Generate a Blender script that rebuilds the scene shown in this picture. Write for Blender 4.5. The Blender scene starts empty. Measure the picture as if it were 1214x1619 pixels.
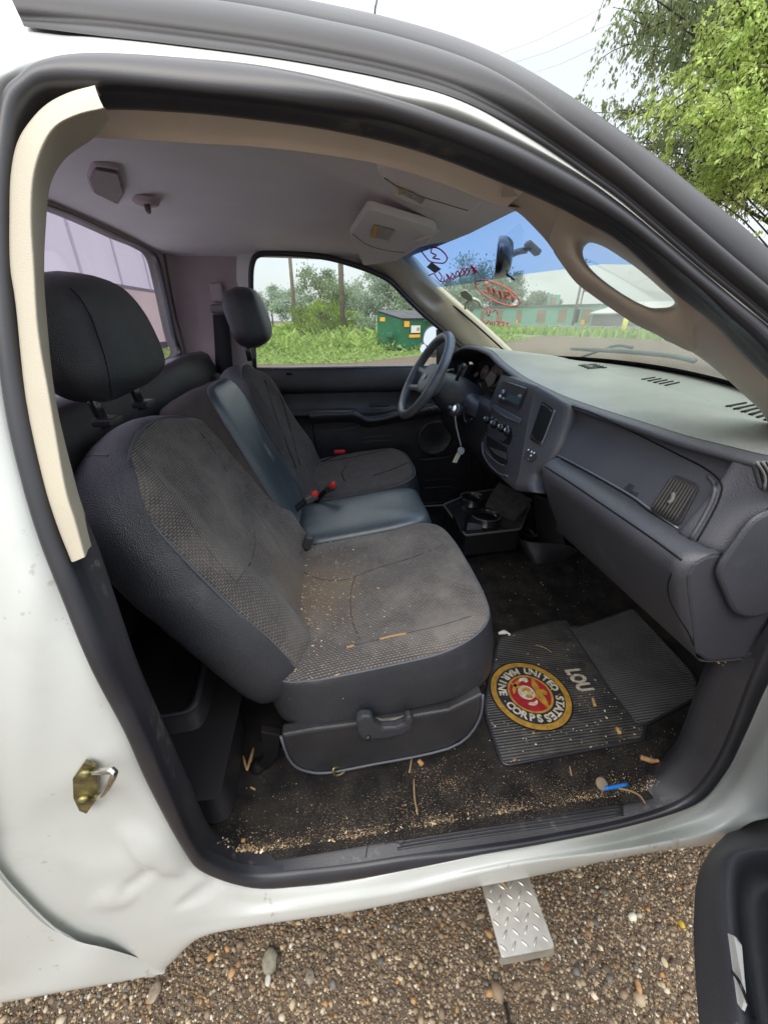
import bpy, bmesh, math, random
import numpy as np
from mathutils import Vector, Matrix
random.seed(7); rng = np.random.default_rng(7)
R = math.radians
# ---------------------------------------------------------------- camera
F = 610.0; YAW = R(7.7); PIT = R(26.68); CAM = Vector((0, -0.38, 1.55))
sc = bpy.context.scene
COL = sc.collection
cam_d = bpy.data.cameras.new('camera'); cam = bpy.data.objects.new('camera', cam_d); COL.objects.link(cam)
cam_d.sensor_fit = 'HORIZONTAL'; cam_d.sensor_width = 36; cam_d.lens = 36 * F / 1214
cam_d.clip_start = 0.02; cam_d.clip_end = 2000
cam.location = CAM; cam.rotation_euler = (math.pi / 2 - PIT, 0, -YAW)
sc.camera = cam
# ---------------------------------------------------------------- world, overcast
w = bpy.data.worlds.new("World"); sc.world = w; w.use_nodes = True
nt = w.node_tree; nt.nodes.clear()
o_ = nt.nodes.new('ShaderNodeOutputWorld'); b1 = nt.nodes.new('ShaderNodeBackground'); b2 = nt.nodes.new('ShaderNodeBackground')
sky = nt.nodes.new('ShaderNodeTexSky'); sky.sky_type = 'NISHITA'; sky.sun_disc = False
sky.sun_elevation = R(55); sky.sun_rotation = R(200); sky.dust_density = 4
nt.links.new(sky.outputs[0], b1.inputs[0]); b1.inputs[1].default_value = 0.05
tc = nt.nodes.new('ShaderNodeTexCoord'); sp = nt.nodes.new('ShaderNodeSeparateXYZ'); nt.links.new(tc.outputs['Generated'], sp.inputs[0])
cr = nt.nodes.new('ShaderNodeValToRGB'); nt.links.new(sp.outputs[2], cr.inputs[0])
e = cr.color_ramp.elements
e[0].position = 0.0; e[0].color = (.275, .283, .285, 1); e[1].position = 1.0; e[1].color = (1, 1, 1, 1)
k = e.new(.38); k.color = (.285, .292, .295, 1); k = e.new(.62); k.color = (.75, .76, .765, 1)
nt.links.new(cr.outputs[0], b2.inputs[0]); b2.inputs[1].default_value = 2.1
ad = nt.nodes.new('ShaderNodeAddShader'); nt.links.new(b1.outputs[0], ad.inputs[0]); nt.links.new(b2.outputs[0], ad.inputs[1])
nt.links.new(ad.outputs[0], o_.inputs[0])
sl = bpy.data.lights.new('sun', 'SUN'); sl.energy = .6; sl.angle = R(30); sl.color = (1, .97, .92)
so = bpy.data.objects.new('sun', sl); COL.objects.link(so)
so.rotation_euler = (R(35), 0, R(-20))       # high, from behind the photographer's side
sc.view_settings.view_transform = 'Standard'; sc.view_settings.look = 'None'; sc.view_settings.gamma = 1
sc.view_settings.exposure = 0.50
sc.cycles.max_bounces = 10; sc.cycles.transparent_max_bounces = 24; sc.cycles.diffuse_bounces = 5
sc.cycles.sample_clamp_indirect = 6; sc.cycles.use_denoising = True

# ---------------------------------------------------------------- measuring: photo pixel -> point on a known plane / surface
def ray(px, py):
    r = px - 607; u = 809.5 - py
    h = F * math.cos(PIT) + u * math.sin(PIT); z = u * math.cos(PIT) - F * math.sin(PIT)
    return Vector((r * math.cos(YAW) + h * math.sin(YAW), -r * math.sin(YAW) + h * math.cos(YAW), z))
def A(px, py, x=None, y=None, z=None):
    d = ray(px, py)
    if x is not None: t = (x - CAM.x) / d.x
    elif y is not None: t = (y - CAM.y) / d.y
    else: t = (z - CAM.z) / d.z
    return CAM + d * t
def gy(z):                                   # body side leans inwards above the belt line
    if z < 1.15: return 0.0
    if z < 1.76: return .17 * ((z - 1.15) / .61) ** 1.3
    return .17 + (z - 1.76) * 1.2
def onbody(p, off=0.0):
    d = ray(*p); lo, hi = 0.0001, .004
    for _ in range(50):
        m = (lo + hi) / 2; P = CAM + d * m
        if P.y - gy(P.z) - off < 0: lo = m
        else: hi = m
    return CAM + d * lo
def fz(x, y):                                # cab floor height
    z = .560 + .30 * max(0, x - 1.0)
    z += .07 * math.exp(-((y - .92) / .17) ** 2) * min(1, max(0, (x - .35) / .3))
    return z
def onfloor(p, off=0.0):
    d = ray(*p); lo, hi = .0003, .006
    for _ in range(50):
        m = (lo + hi) / 2; P = CAM + d * m
        if P.z - fz(P.x, P.y) - off > 0: lo = m
        else: hi = m
    return CAM + d * lo
def onplane(p, P0, n):
    d = ray(*p); return CAM + d * ((P0 - CAM).dot(n) / d.dot(n))

# ---------------------------------------------------------------- materials
MATS = {}
def mat(name, col, rough=.6, spec=.5, bump=None, var=None, metal=0, coat=0, col2=None, vscale=6, vdetail=4, sheen=0, coords='Object', lo=.35, hi=.65):
    """bump=(scale, strength, kind); var mixes col -> col2 by noise"""
    m = bpy.data.materials.new(name); m.use_nodes = True; n = m.node_tree; bs = n.nodes['Principled BSDF']
    bs.inputs['Base Color'].default_value = (*col, 1); bs.inputs['Roughness'].default_value = rough
    bs.inputs['Specular IOR Level'].default_value = spec; bs.inputs['Metallic'].default_value = metal
    bs.inputs['Coat Weight'].default_value = coat; bs.inputs['Coat Roughness'].default_value = .15
    bs.inputs['Sheen Weight'].default_value = sheen
    t = n.nodes.new('ShaderNodeTexCoord')
    if col2 is not None:
        ns = n.nodes.new('ShaderNodeTexNoise'); ns.inputs['Scale'].default_value = vscale; ns.inputs['Detail'].default_value = vdetail
        n.links.new(t.outputs[coords], ns.inputs['Vector'])
        mr = n.nodes.new('ShaderNodeMapRange'); mr.inputs['From Min'].default_value = lo; mr.inputs['From Max'].default_value = hi
        n.links.new(ns.outputs[0], mr.inputs[0])
        mx = n.nodes.new('ShaderNodeMix'); mx.data_type = 'RGBA'; n.links.new(mr.outputs[0], mx.inputs[0])
        mx.inputs[6].default_value = (*col, 1); mx.inputs[7].default_value = (*col2, 1)
        n.links.new(mx.outputs[2], bs.inputs['Base Color'])
        m['mix'] = mx.name
    if bump:
        s, st = bump[0], bump[1]; kind = bump[2] if len(bump) > 2 else 'noise'
        if kind == 'noise':
            tx = n.nodes.new('ShaderNodeTexNoise'); tx.inputs['Scale'].default_value = s; tx.inputs['Detail'].default_value = 3; out = tx.outputs[0]
        else:
            tx = n.nodes.new('ShaderNodeTexVoronoi'); tx.inputs['Scale'].default_value = s; out = tx.outputs['Distance']
        n.links.new(t.outputs[coords], tx.inputs['Vector'])
        bp = n.nodes.new('ShaderNodeBump'); bp.inputs['Strength'].default_value = st; bp.inputs['Distance'].default_value = .002 if s > 60 else .01
        n.links.new(out, bp.inputs['Height']); n.links.new(bp.outputs[0], bs.inputs['Normal'])
    MATS[name] = m
    return m
M = {}
M['paint'] = mat('white_paint', (.62, .645, .62), .30, .5, coat=.6, col2=(.585, .61, .585), vscale=5, bump=(3.5, .10))
def grime(m, col, scale, lo, hi, amt):
    n = m.node_tree; bs = n.nodes['Principled BSDF']; src = bs.inputs['Base Color'].links[0].from_socket; t = n.nodes.new('ShaderNodeTexCoord')
    a = n.nodes.new('ShaderNodeTexNoise'); a.inputs['Scale'].default_value = scale; a.inputs['Detail'].default_value = 3; b = n.nodes.new('ShaderNodeTexNoise'); b.inputs['Scale'].default_value = scale / 9
    n.links.new(t.outputs['Object'], a.inputs['Vector']); n.links.new(t.outputs['Object'], b.inputs['Vector'])
    ml = n.nodes.new('ShaderNodeMath'); ml.operation = 'MULTIPLY'; n.links.new(a.outputs[0], ml.inputs[0]); n.links.new(b.outputs[0], ml.inputs[1])
    mr = n.nodes.new('ShaderNodeMapRange'); mr.inputs['From Min'].default_value = lo; mr.inputs['From Max'].default_value = hi; mr.inputs['To Max'].default_value = amt; n.links.new(ml.outputs[0], mr.inputs[0])
    mx = n.nodes.new('ShaderNodeMix'); mx.data_type = 'RGBA'; mx.inputs[7].default_value = (*col, 1); n.links.new(mr.outputs[0], mx.inputs[0]); n.links.new(src, mx.inputs[6]); n.links.new(mx.outputs[2], bs.inputs['Base Color'])
grime(M['paint'], (.26, .23, .18), 70, .405, .45, .4); grime(M['paint'], (.45, .44, .38), 16, .33, .44, .2)
M['rubber'] = mat('black_rubber', (.022, .023, .029), .36, .7, bump=(900, .08), col2=(.032, .033, .040), vscale=10)
M['rail_rubber'] = mat('matt_rail_rubber', (.014, .014, .017), .42, .5, bump=(900, .1), col2=(.022, .021, .024), vscale=9)
M['rubber_trim'] = mat('dark_trim_plastic', (.034, .034, .041), .40, .6, bump=(700, .25, 'v'), col2=(.046, .046, .052), vscale=9)
M['beige'] = mat('beige_plastic', (.56, .51, .40), .5, .45, bump=(600, .12, 'v'), col2=(.52, .475, .375), vscale=9)
M['beige_soft'] = mat('tan_plastic', (.53, .45, .37), .5, .45, bump=(600, .12, 'v'), col2=(.49, .42, .35), vscale=8)
M['headliner'] = mat('headliner_cloth', (.74, .70, .70), .95, .1, bump=(900, .5), col2=(.78, .74, .74), vscale=5)
M['rearcloth'] = mat('mauve_wall_cloth', (.48, .40, .41), .95, .1, bump=(700, .5), col2=(.42, .35, .365), vscale=6)
M['vinyl'] = mat('black_vinyl', (.026, .029, .037), .36, .8, bump=(520, .6, 'v'), col2=(.036, .039, .047), vscale=7)
M['vinyl_blue'] = mat('slate_vinyl', (.050, .068, .082), .30, .9, bump=(420, .25, 'v'), col2=(.065, .085, .098), vscale=8)
M['plastic'] = mat('black_plastic', (.024, .024, .028), .34, .5, bump=(600, .3, 'v'), col2=(.036, .036, .04), vscale=10)
M['gloss'] = mat('gloss_black_plastic', (.018, .019, .021), .22, .6)
M['dash'] = mat('slate_dash_plastic', (.056, .058, .070), .42, .65, bump=(650, .35, 'v'), col2=(.070, .072, .084), vscale=7)
M['dashtop'] = mat('skylit_dash_pad', (.24, .25, .232), .42, .7, bump=(420, .4, 'v'), col2=(.16, .168, .16), vscale=4)  # pad paler than the dash: sky light through the windshield put into its colour
M['grey'] = mat('grey_plastic', (.16, .155, .15), .5, .4, bump=(300, .2))
M['silver'] = mat('silver_plastic', (.20, .21, .24), .35, .5, metal=.5)
M['chrome'] = mat('bright_steel', (.75, .74, .70), .18, .5, metal=1, col2=(.5, .47, .40), vscale=60)
M['steel_brass'] = mat('zinc_plated_steel', (.34, .31, .13), .4, .5, metal=.8, col2=(.16, .14, .08), vscale=60, bump=(120, .3))
M['slot'] = mat('dark_slot', (.006, .006, .007), .7, .3)
M['red'] = mat('red_plastic', (.65, .02, .02), .35, .5)
M['label'] = mat('printed_label', (.50, .49, .44), .6, .3, col2=(.22, .21, .20), vscale=260, vdetail=2)
M['labelo'] = mat('label_header', (.62, .34, .05), .6, .3)
M['white'] = mat('white_plastic', (.78, .78, .76), .4, .4)
M['keytag'] = mat('grey_green_plastic', (.42, .44, .40), .4, .5)
M['side_trim_tan'] = mat('roof_trim_tan', (.74, .64, .55), .55, .4, bump=(600, .12, 'v'), col2=(.70, .60, .52), vscale=8)
M['stitch'] = mat('grey_piping', (.085, .092, .11), .5, .5)
def fabric():
    m = mat('woven_seat_cloth', (.075, .065, .058), .95, .1, sheen=.15); n = m.node_tree; bs = n.nodes['Principled BSDF']
    uv = n.nodes.new('ShaderNodeTexCoord')
    br = n.nodes.new('ShaderNodeTexBrick'); br.offset = .5; br.squash = 1
    br.inputs['Scale'].default_value = 1; br.inputs['Brick Width'].default_value = .0085; br.inputs['Row Height'].default_value = .0046
    br.inputs['Mortar Size'].default_value = .0016; br.inputs['Mortar Smooth'].default_value = .6; br.inputs['Bias'].default_value = -.1
    br.inputs['Color1'].default_value = (.19, .170, .155, 1); br.inputs['Color2'].default_value = (.125, .115, .108, 1); br.inputs['Mortar'].default_value = (.052, .049, .050, 1)
    n.links.new(uv.outputs['UV'], br.inputs['Vector'])
    ns = n.nodes.new('ShaderNodeTexNoise'); ns.inputs['Scale'].default_value = 7; ns.inputs['Detail'].default_value = 8; ns.inputs['Roughness'].default_value = .65
    n.links.new(uv.outputs['Object'], ns.inputs['Vector'])
    mr = n.nodes.new('ShaderNodeMapRange'); mr.inputs['From Min'].default_value = .44; mr.inputs['From Max'].default_value = .68; mr.inputs['To Max'].default_value = .55
    n.links.new(ns.outputs[0], mr.inputs[0])
    mx = n.nodes.new('ShaderNodeMix'); mx.data_type = 'RGBA'; mx.inputs[7].default_value = (.22, .20, .18, 1)
    n.links.new(mr.outputs[0], mx.inputs[0]); n.links.new(br.outputs[0], mx.inputs[6]); n.links.new(mx.outputs[2], bs.inputs['Base Color'])
    ds = n.nodes.new('ShaderNodeVectorMath'); ds.operation = 'DISTANCE'; ds.inputs[1].default_value = (-.08, .47, .90); n.links.new(uv.outputs['Object'], ds.inputs[0])
    sn = n.nodes.new('ShaderNodeTexNoise'); sn.inputs['Scale'].default_value = 22; sn.inputs['Detail'].default_value = 6; n.links.new(uv.outputs['Object'], sn.inputs['Vector'])
    sa = n.nodes.new('ShaderNodeMath'); sa.operation = 'MULTIPLY_ADD'; sa.inputs[1].default_value = .22; n.links.new(sn.outputs[0], sa.inputs[0]); n.links.new(ds.outputs['Value'], sa.inputs[2])
    sm = n.nodes.new('ShaderNodeMapRange'); sm.inputs['From Min'].default_value = .29; sm.inputs['From Max'].default_value = .15; sm.inputs['To Max'].default_value = .6; n.links.new(sa.outputs[0], sm.inputs[0])
    sx_ = n.nodes.new('ShaderNodeMix'); sx_.data_type = 'RGBA'; sx_.inputs[7].default_value = (.15, .105, .065, 1); n.links.new(sm.outputs[0], sx_.inputs[0]); n.links.new(mx.outputs[2], sx_.inputs[6]); n.links.new(sx_.outputs[2], bs.inputs['Base Color'])
    n2 = n.nodes.new('ShaderNodeTexNoise'); n2.inputs['Scale'].default_value = 900; n.links.new(uv.outputs['Object'], n2.inputs['Vector'])
    a = n.nodes.new('ShaderNodeMath'); a.operation = 'MULTIPLY_ADD'; a.inputs[1].default_value = .5
    n.links.new(n2.outputs[0], a.inputs[0])
    inv = n.nodes.new('ShaderNodeMath'); inv.operation = 'SUBTRACT'; inv.inputs[0].default_value = 1; n.links.new(br.outputs['Fac'], inv.inputs[1]); n.links.new(inv.outputs[0], a.inputs[2])
    bp = n.nodes.new('ShaderNodeBump'); bp.inputs['Strength'].default_value = .5; bp.inputs['Distance'].default_value = .001
    n.links.new(a.outputs[0], bp.inputs['Height']); n.links.new(bp.outputs[0], bs.inputs['Normal'])
    return m
M['cloth'] = fabric()
M['cloth_dark'] = mat('dark_seat_cloth', (.092, .084, .082), .95, .1, bump=(800, .6), col2=(.08, .07, .067), vscale=30)
def carpet():
    m = mat('dirty_carpet', (.016, .0155, .016), 1, .05, bump=(600, 1.0), col2=(.034, .031, .028), vscale=20, vdetail=6); n = m.node_tree; bs = n.nodes['Principled BSDF']
    mx = n.nodes[m['mix']]
    t = n.nodes.new('ShaderNodeTexCoord'); v = n.nodes.new('ShaderNodeTexNoise'); v.inputs['Scale'].default_value = 420; v.inputs['Detail'].default_value = 1
    n.links.new(t.outputs['Object'], v.inputs['Vector'])
    # sand worked into the pile: near the sill and where a foot has scuffed it in
    sx = n.nodes.new('ShaderNodeSeparateXYZ'); n.links.new(t.outputs['Object'], sx.inputs[0])
    near = n.nodes.new('ShaderNodeMapRange'); near.inputs['From Min'].default_value = .22; near.inputs['From Max'].default_value = .07
    n.links.new(sx.outputs[1], near.inputs[0])
    big = n.nodes.new('ShaderNodeTexNoise'); big.inputs['Scale'].default_value = 7; big.inputs['Detail'].default_value = 5; n.links.new(t.outputs['Object'], big.inputs['Vector'])
    mul = n.nodes.new('ShaderNodeMath'); mul.operation = 'MULTIPLY'; n.links.new(near.outputs[0], mul.inputs[0]); n.links.new(big.outputs[0], mul.inputs[1])
    add = n.nodes.new('ShaderNodeMath'); add.operation = 'MULTIPLY_ADD'; add.inputs[1].default_value = .34; n.links.new(mul.outputs[0], add.inputs[0]); n.links.new(v.outputs[0], add.inputs[2])
    th = n.nodes.new('ShaderNodeMapRange'); th.inputs['From Min'].default_value = .77; th.inputs['From Max'].default_value = .86
    n.links.new(add.outputs[0], th.inputs[0])
    m2 = n.nodes.new('ShaderNodeMix'); m2.data_type = 'RGBA'; m2.inputs[7].default_value = (.17, .14, .10, 1)
    n.links.new(th.outputs[0], m2.inputs[0]); n.links.new(mx.outputs[2], m2.inputs[6]); n.links.new(m2.outputs[2], bs.inputs['Base Color'])
    return m
M['carpet'] = carpet()
def ribbed(name, col, pitch, axis=1, depth=.003, col2=None, rough=.5):
    m = mat(name, col, rough, .5, col2=col2, vscale=14); n = m.node_tree; bs = n.nodes['Principled BSDF']
    t = n.nodes.new('ShaderNodeTexCoord'); s = n.nodes.new('ShaderNodeSeparateXYZ'); n.links.new(t.outputs['Object'], s.inputs[0])
    a = n.nodes.new('ShaderNodeMath'); a.operation = 'MULTIPLY'; a.inputs[1].default_value = 2 * math.pi / pitch; n.links.new(s.outputs[axis], a.inputs[0])
    b = n.nodes.new('ShaderNodeMath'); b.operation = 'SINE'; n.links.new(a.outputs[0], b.inputs[0])
    bp = n.nodes.new('ShaderNodeBump'); bp.inputs['Strength'].default_value = 1; bp.inputs['Distance'].default_value = depth
    n.links.new(b.outputs[0], bp.inputs['Height']); n.links.new(bp.outputs[0], bs.inputs['Normal'])
    return m
M['mat'] = ribbed('ribbed_black_rubber', (.034, .034, .036), .0075, 1, .0010, (.075, .073, .069))
M['sill'] = ribbed('ribbed_sill_plastic', (.040, .040, .046), .0115, 1, .0012, (.06, .058, .056))
def glass(name, tint, gl=.06, dust_veil=0.0):
    m = bpy.data.materials.new(name); m.use_nodes = True; n = m.node_tree; n.nodes.clear()
    o = n.nodes.new('ShaderNodeOutputMaterial'); t = n.nodes.new('ShaderNodeBsdfTransparent'); g = n.nodes.new('ShaderNodeBsdfGlossy'); mx = n.nodes.new('ShaderNodeMixShader')
    t.inputs[0].default_value = (*tint, 1); g.inputs['Roughness'].default_value = .03
    ge = n.nodes.new('ShaderNodeNewGeometry'); dt = n.nodes.new('ShaderNodeVectorMath'); dt.operation = 'DOT_PRODUCT'
    n.links.new(ge.outputs['Incoming'], dt.inputs[0]); n.links.new(ge.outputs['Normal'], dt.inputs[1])
    ab = n.nodes.new('ShaderNodeMath'); ab.operation = 'ABSOLUTE'; n.links.new(dt.outputs['Value'], ab.inputs[0])
    iv = n.nodes.new('ShaderNodeMath'); iv.operation = 'SUBTRACT'; iv.inputs[0].default_value = 1; n.links.new(ab.outputs[0], iv.inputs[1])
    pw = n.nodes.new('ShaderNodeMath'); pw.operation = 'POWER'; pw.inputs[1].default_value = 5; n.links.new(iv.outputs[0], pw.inputs[0])
    fm = n.nodes.new('ShaderNodeMath'); fm.operation = 'MULTIPLY_ADD'; fm.inputs[1].default_value = .8; fm.inputs[2].default_value = gl; n.links.new(pw.outputs[0], fm.inputs[0])
    n.links.new(fm.outputs[0], mx.inputs[0]); n.links.new(t.outputs[0], mx.inputs[1]); n.links.new(g.outputs[0], mx.inputs[2])
    df = n.nodes.new('ShaderNodeBsdfTranslucent'); df.inputs[0].default_value = (.62 * tint[0] + .2, .62 * tint[1] + .2, .62 * tint[2] + .2, 1); m3 = n.nodes.new('ShaderNodeMixShader')   # dusty film, also the pale veil of reflected dash put into the glass
    tcx = n.nodes.new('ShaderNodeTexCoord'); nz = n.nodes.new('ShaderNodeTexNoise'); nz.inputs['Scale'].default_value = 5; nz.inputs['Detail'].default_value = 6; n.links.new(tcx.outputs['Object'], nz.inputs['Vector'])
    mu = n.nodes.new('ShaderNodeMath'); mu.operation = 'MULTIPLY'; mu.inputs[1].default_value = dust_veil * 2; n.links.new(nz.outputs[0], mu.inputs[0])
    n.links.new(mu.outputs[0], m3.inputs[0]); n.links.new(mx.outputs[0], m3.inputs[1]); n.links.new(df.outputs[0], m3.inputs[2]); n.links.new(m3.outputs[0], o.inputs[0])
    return m
M['glass'] = glass('clear_glass', (.93, .98, .97), .06, .035); M['ws'] = glass('green_windshield_glass', (.86, .94, .87), .07, .07)
M['band'] = glass('blue_sunshade_glass', (.34, .56, .97), .04, .03); M['rearglass'] = glass('purple_tinted_glass', (.76, .70, .87), .03, .05)
def simple(name, col, rough=.8, col2=None, vscale=5, **k):
    M[name] = mat(name, col, rough, k.pop('spec', .3), col2=col2, vscale=vscale, **k); return M[name]
simple('inkred', (.75, .05, .02), .6); simple('inkcrimson', (.55, .02, .10), .6)

grime(M['rubber_trim'], (.17, .155, .13), 60, .33, .42, .5); grime(M['dash'], (.13, .13, .125), 30, .30, .42, .35); grime(M['mat'], (.15, .135, .11), 40, .30, .40, .45); grime(M['vinyl'], (.10, .10, .10), 25, .32, .42, .3)
# ---------------------------------------------------------------- object helpers
def tag(o, label=None, cat=None, group=None, kind=None):
    if label: o['label'] = label
    if cat: o['category'] = cat
    if group: o['group'] = group
    if kind: o['kind'] = kind
    return o
def empty(name, loc=(0, 0, 0), **k):
    o = bpy.data.objects.new(name, None); COL.objects.link(o); o.location = loc; return tag(o, **k)
def mk(name, verts, faces, m=None, parent=None, smooth=True, uvs=None, label=None):
    me = bpy.data.meshes.new(name); me.from_pydata([tuple(v) for v in verts], [], faces)
    if smooth: me.polygons.foreach_set('use_smooth', [True] * len(me.polygons))
    for mm in (m if isinstance(m, (list, tuple)) else [m]):
        if mm: me.materials.append(M[mm] if isinstance(mm, str) else mm)
    if uvs is not None:
        l = me.uv_layers.new(name='UVMap'); vi = np.zeros(len(me.loops), dtype=np.int32); me.loops.foreach_get('vertex_index', vi)
        l.data.foreach_set('uv', np.asarray(uvs, dtype=np.float32)[vi].ravel())
    o = bpy.data.objects.new(name, me); COL.objects.link(o)
    if parent: setpar(o, parent)
    if label: o['label'] = label
    return o
def setpar(o, p):
    o.parent = p; o.matrix_parent_inverse = Matrix.Translation(-worldloc(p))
def worldloc(p):
    v = Vector(p.location)
    return v
def bevel(o, wd=.004, seg=2, ang=40):
    b = o.modifiers.new('bevel', 'BEVEL'); b.width = wd; b.segments = seg; b.limit_method = 'ANGLE'; b.angle_limit = R(ang); return o
def subsurf(o, l=1):
    s = o.modifiers.new('sub', 'SUBSURF'); s.levels = s.render_levels = l; return o
def solid(o, t, off=-1):
    s = o.modifiers.new('solid', 'SOLIDIFY'); s.thickness = t; s.offset = off; return o
def wn(o):
    o.modifiers.new('wn', 'WEIGHTED_NORMAL'); return o
def cr_axis(a, n, closed=False):
    """Catmull-Rom along axis 0 of array (K, ..., 3), n samples per span"""
    a = np.asarray(a, float); K = len(a)
    if n <= 1: return a
    if closed: ext = lambda i: a[i % K]
    else: ext = lambda i: a[i] if 0 <= i < K else (2 * a[0] - a[1] if i < 0 else 2 * a[K - 1] - a[K - 2])
    out = []
    for i in range(K if closed else K - 1):
        p0, p1, p2, p3 = ext(i - 1), ext(i), ext(i + 1), ext(i + 2)
        for j in range(n):
            t = j / n
            out.append(.5 * (2 * p1 + (p2 - p0) * t + (2 * p0 - 5 * p1 + 4 * p2 - p3) * t * t + (3 * p1 - p0 - 3 * p2 + p3) * t ** 3))
    if not closed: out.append(a[-1])
    return np.array(out)
def grid(G, closed_u=False, closed_v=False, base=0):
    Rr, S = G.shape[:2]; f = []
    for i in range(Rr if closed_u else Rr - 1):
        for j in range(S if closed_v else S - 1):
            a = i * S + j; b = i * S + (j + 1) % S; c = ((i + 1) % Rr) * S + (j + 1) % S; d = ((i + 1) % Rr) * S + j
            f.append((a + base, b + base, c + base, d + base))
    return f
def uvgrid(G):
    du = np.linalg.norm(np.diff(G, axis=0), axis=2); dv = np.linalg.norm(np.diff(G, axis=1), axis=2)
    v = np.concatenate([[0], np.cumsum(du.mean(axis=1))]); u = np.concatenate([[0], np.cumsum(dv.mean(axis=0))])
    U, V = np.meshgrid(u, v); return np.stack([U, V], 2).reshape(-1, 2)
def loft(name, rows, m, parent=None, nu=1, nv=1, closed=False, closed_u=False, flip=False, label=None, smooth=True, post=None):
    G = np.array([[tuple(p) for p in r] for r in rows], float)
    G = cr_axis(G, nu, closed_u)
    G = np.swapaxes(cr_axis(np.swapaxes(G, 0, 1), nv, closed), 0, 1)
    if post: G = post(G)
    f = grid(G, closed_u, closed)
    if flip: f = [t[::-1] for t in f]
    return mk(name, G.reshape(-1, 3), f, m, parent, smooth, uvgrid(G), label)
def bulge(ra, rb, h, n=7, ref=(0, -1, 0), power=1.0):
    """rows of a rounded bead between two 3D rows, bulging towards ref"""
    ra = np.array([tuple(p) for p in ra]); rb = np.array([tuple(p) for p in rb])
    tan = np.gradient((ra + rb) / 2, axis=0); N = np.cross(tan, rb - ra); N /= np.linalg.norm(N, axis=1)[:, None] + 1e-9
    s = np.sign(N @ np.array(ref)); s[s == 0] = 1; N *= s[:, None]
    out = []
    for i in range(n):
        th = math.pi * i / (n - 1)
        out.append((ra + rb) / 2 - (rb - ra) / 2 * math.cos(th) + N * h * math.sin(th) ** power)
    return out
def circ(c, n, r, k=16, up=(0, 0, 1)):
    n = Vector(n).normalized(); u = n.orthogonal().normalized(); v = n.cross(u)
    return [Vector(c) + u * r * math.cos(2 * math.pi * i / k) + v * r * math.sin(2 * math.pi * i / k) for i in range(k)]
def tubedata(pts, r, k=8, sub=1, closed=False, caps=True, base=0):
    P = cr_axis(np.array([tuple(p) for p in pts], float), sub, closed)
    rr = r if hasattr(r, '__len__') else [r] * len(pts)
    rr = np.interp(np.linspace(0, 1, len(P)), np.linspace(0, 1, len(rr)), rr)
    n = len(P); V = []; Fc = []
    prev = None
    for i in range(n):
        if closed: t = P[(i + 1) % n] - P[i - 1]
        else: t = P[min(i + 1, n - 1)] - P[max(i - 1, 0)]
        t = Vector(t).normalized()
        if prev is None: u = t.orthogonal().normalized()
        else: u = (prev - t * prev.dot(t)).normalized()
        prev = u; v = t.cross(u)
        for j in range(k):
            a = 2 * math.pi * j / k
            V.append(Vector(P[i]) + u * rr[i] * math.cos(a) + v * rr[i] * math.sin(a))
    for i in range(n if closed else n - 1):
        for j in range(k):
            a = i * k + j; b = i * k + (j + 1) % k; c = ((i + 1) % n) * k + (j + 1) % k; d = ((i + 1) % n) * k + j
            Fc.append((a + base, b + base, c + base, d + base))
    if caps and not closed:
        Fc.append(tuple(base + j for j in range(k))[::-1]); Fc.append(tuple(base + (n - 1) * k + j for j in range(k)))
    return V, Fc
def tube(name, pts, r, m, parent=None, k=8, sub=1, closed=False, label=None):
    V, f = tubedata(pts, r, k, sub, closed); return mk(name, V, f, m, parent, True, label=label)
def tubes(name, lst, r, m, parent=None, k=6, sub=3, label=None):
    V = []; f = []
    for pts in lst:
        a, b = tubedata(pts, r, k, sub, base=len(V)); V += a; f += b
    return mk(name, V, f, m, parent, True, label=label)
def prism(name, pts, vec, m, parent=None, bev=.003, label=None, smooth=False):
    """closed outline extruded along vec"""
    pts = [Vector(p) for p in pts]; vec = Vector(vec); n = len(pts)
    V = pts + [p + vec for p in pts]
    f = [tuple(range(n)), tuple(range(2 * n - 1, n - 1, -1))] + [(i, i + n, (i + 1) % n + n, (i + 1) % n) for i in range(n)]
    f = [f[0][::-1], f[1][::-1]] + [q[::-1] for q in f[2:]]
    o = mk(name, V, f, m, parent, smooth, label=label)
    bm = bmesh.new(); bm.from_mesh(o.data); bmesh.ops.recalc_face_normals(bm, faces=bm.faces); bm.to_mesh(o.data); bm.free()
    if bev: bevel(o, bev)
    return o
def box(name, c, s, m, parent=None, rot=None, bev=.004, label=None, seg=2):
    c = Vector(c); sx, sy, sz = [t / 2 for t in s]
    V = [Vector((x, y, z)) for x in (-sx, sx) for y in (-sy, sy) for z in (-sz, sz)]
    if rot is not None:
        Mx = rot.to_matrix() if hasattr(rot, 'to_matrix') else rot
        V = [Mx @ v for v in V]
    V = [v + c for v in V]
    f = [(0, 1, 3, 2), (4, 6, 7, 5), (0, 4, 5, 1), (2, 3, 7, 6), (0, 2, 6, 4), (1, 5, 7, 3)]
    o = mk(name, V, f, m, parent, False, label=label)
    if bev: bevel(o, bev, seg)
    return o
def rounded(pts, r, k=4):
    """round the corners of a 3D polygon"""
    pts = [Vector(p) for p in pts]; n = len(pts); out = []
    for i in range(n):
        p0, p, p1 = pts[i - 1], pts[i], pts[(i + 1) % n]
        rr = r[i] if hasattr(r, '__len__') else r
        a = (p0 - p); b = (p1 - p); la = min(rr, a.length * .45); lb = min(rr, b.length * .45)
        A0 = p + a.normalized() * la; B0 = p + b.normalized() * lb
        for j in range(k + 1):
            t = j / k; out.append((1 - t) ** 2 * A0 + 2 * (1 - t) * t * p + t * t * B0)
    return out
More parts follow.
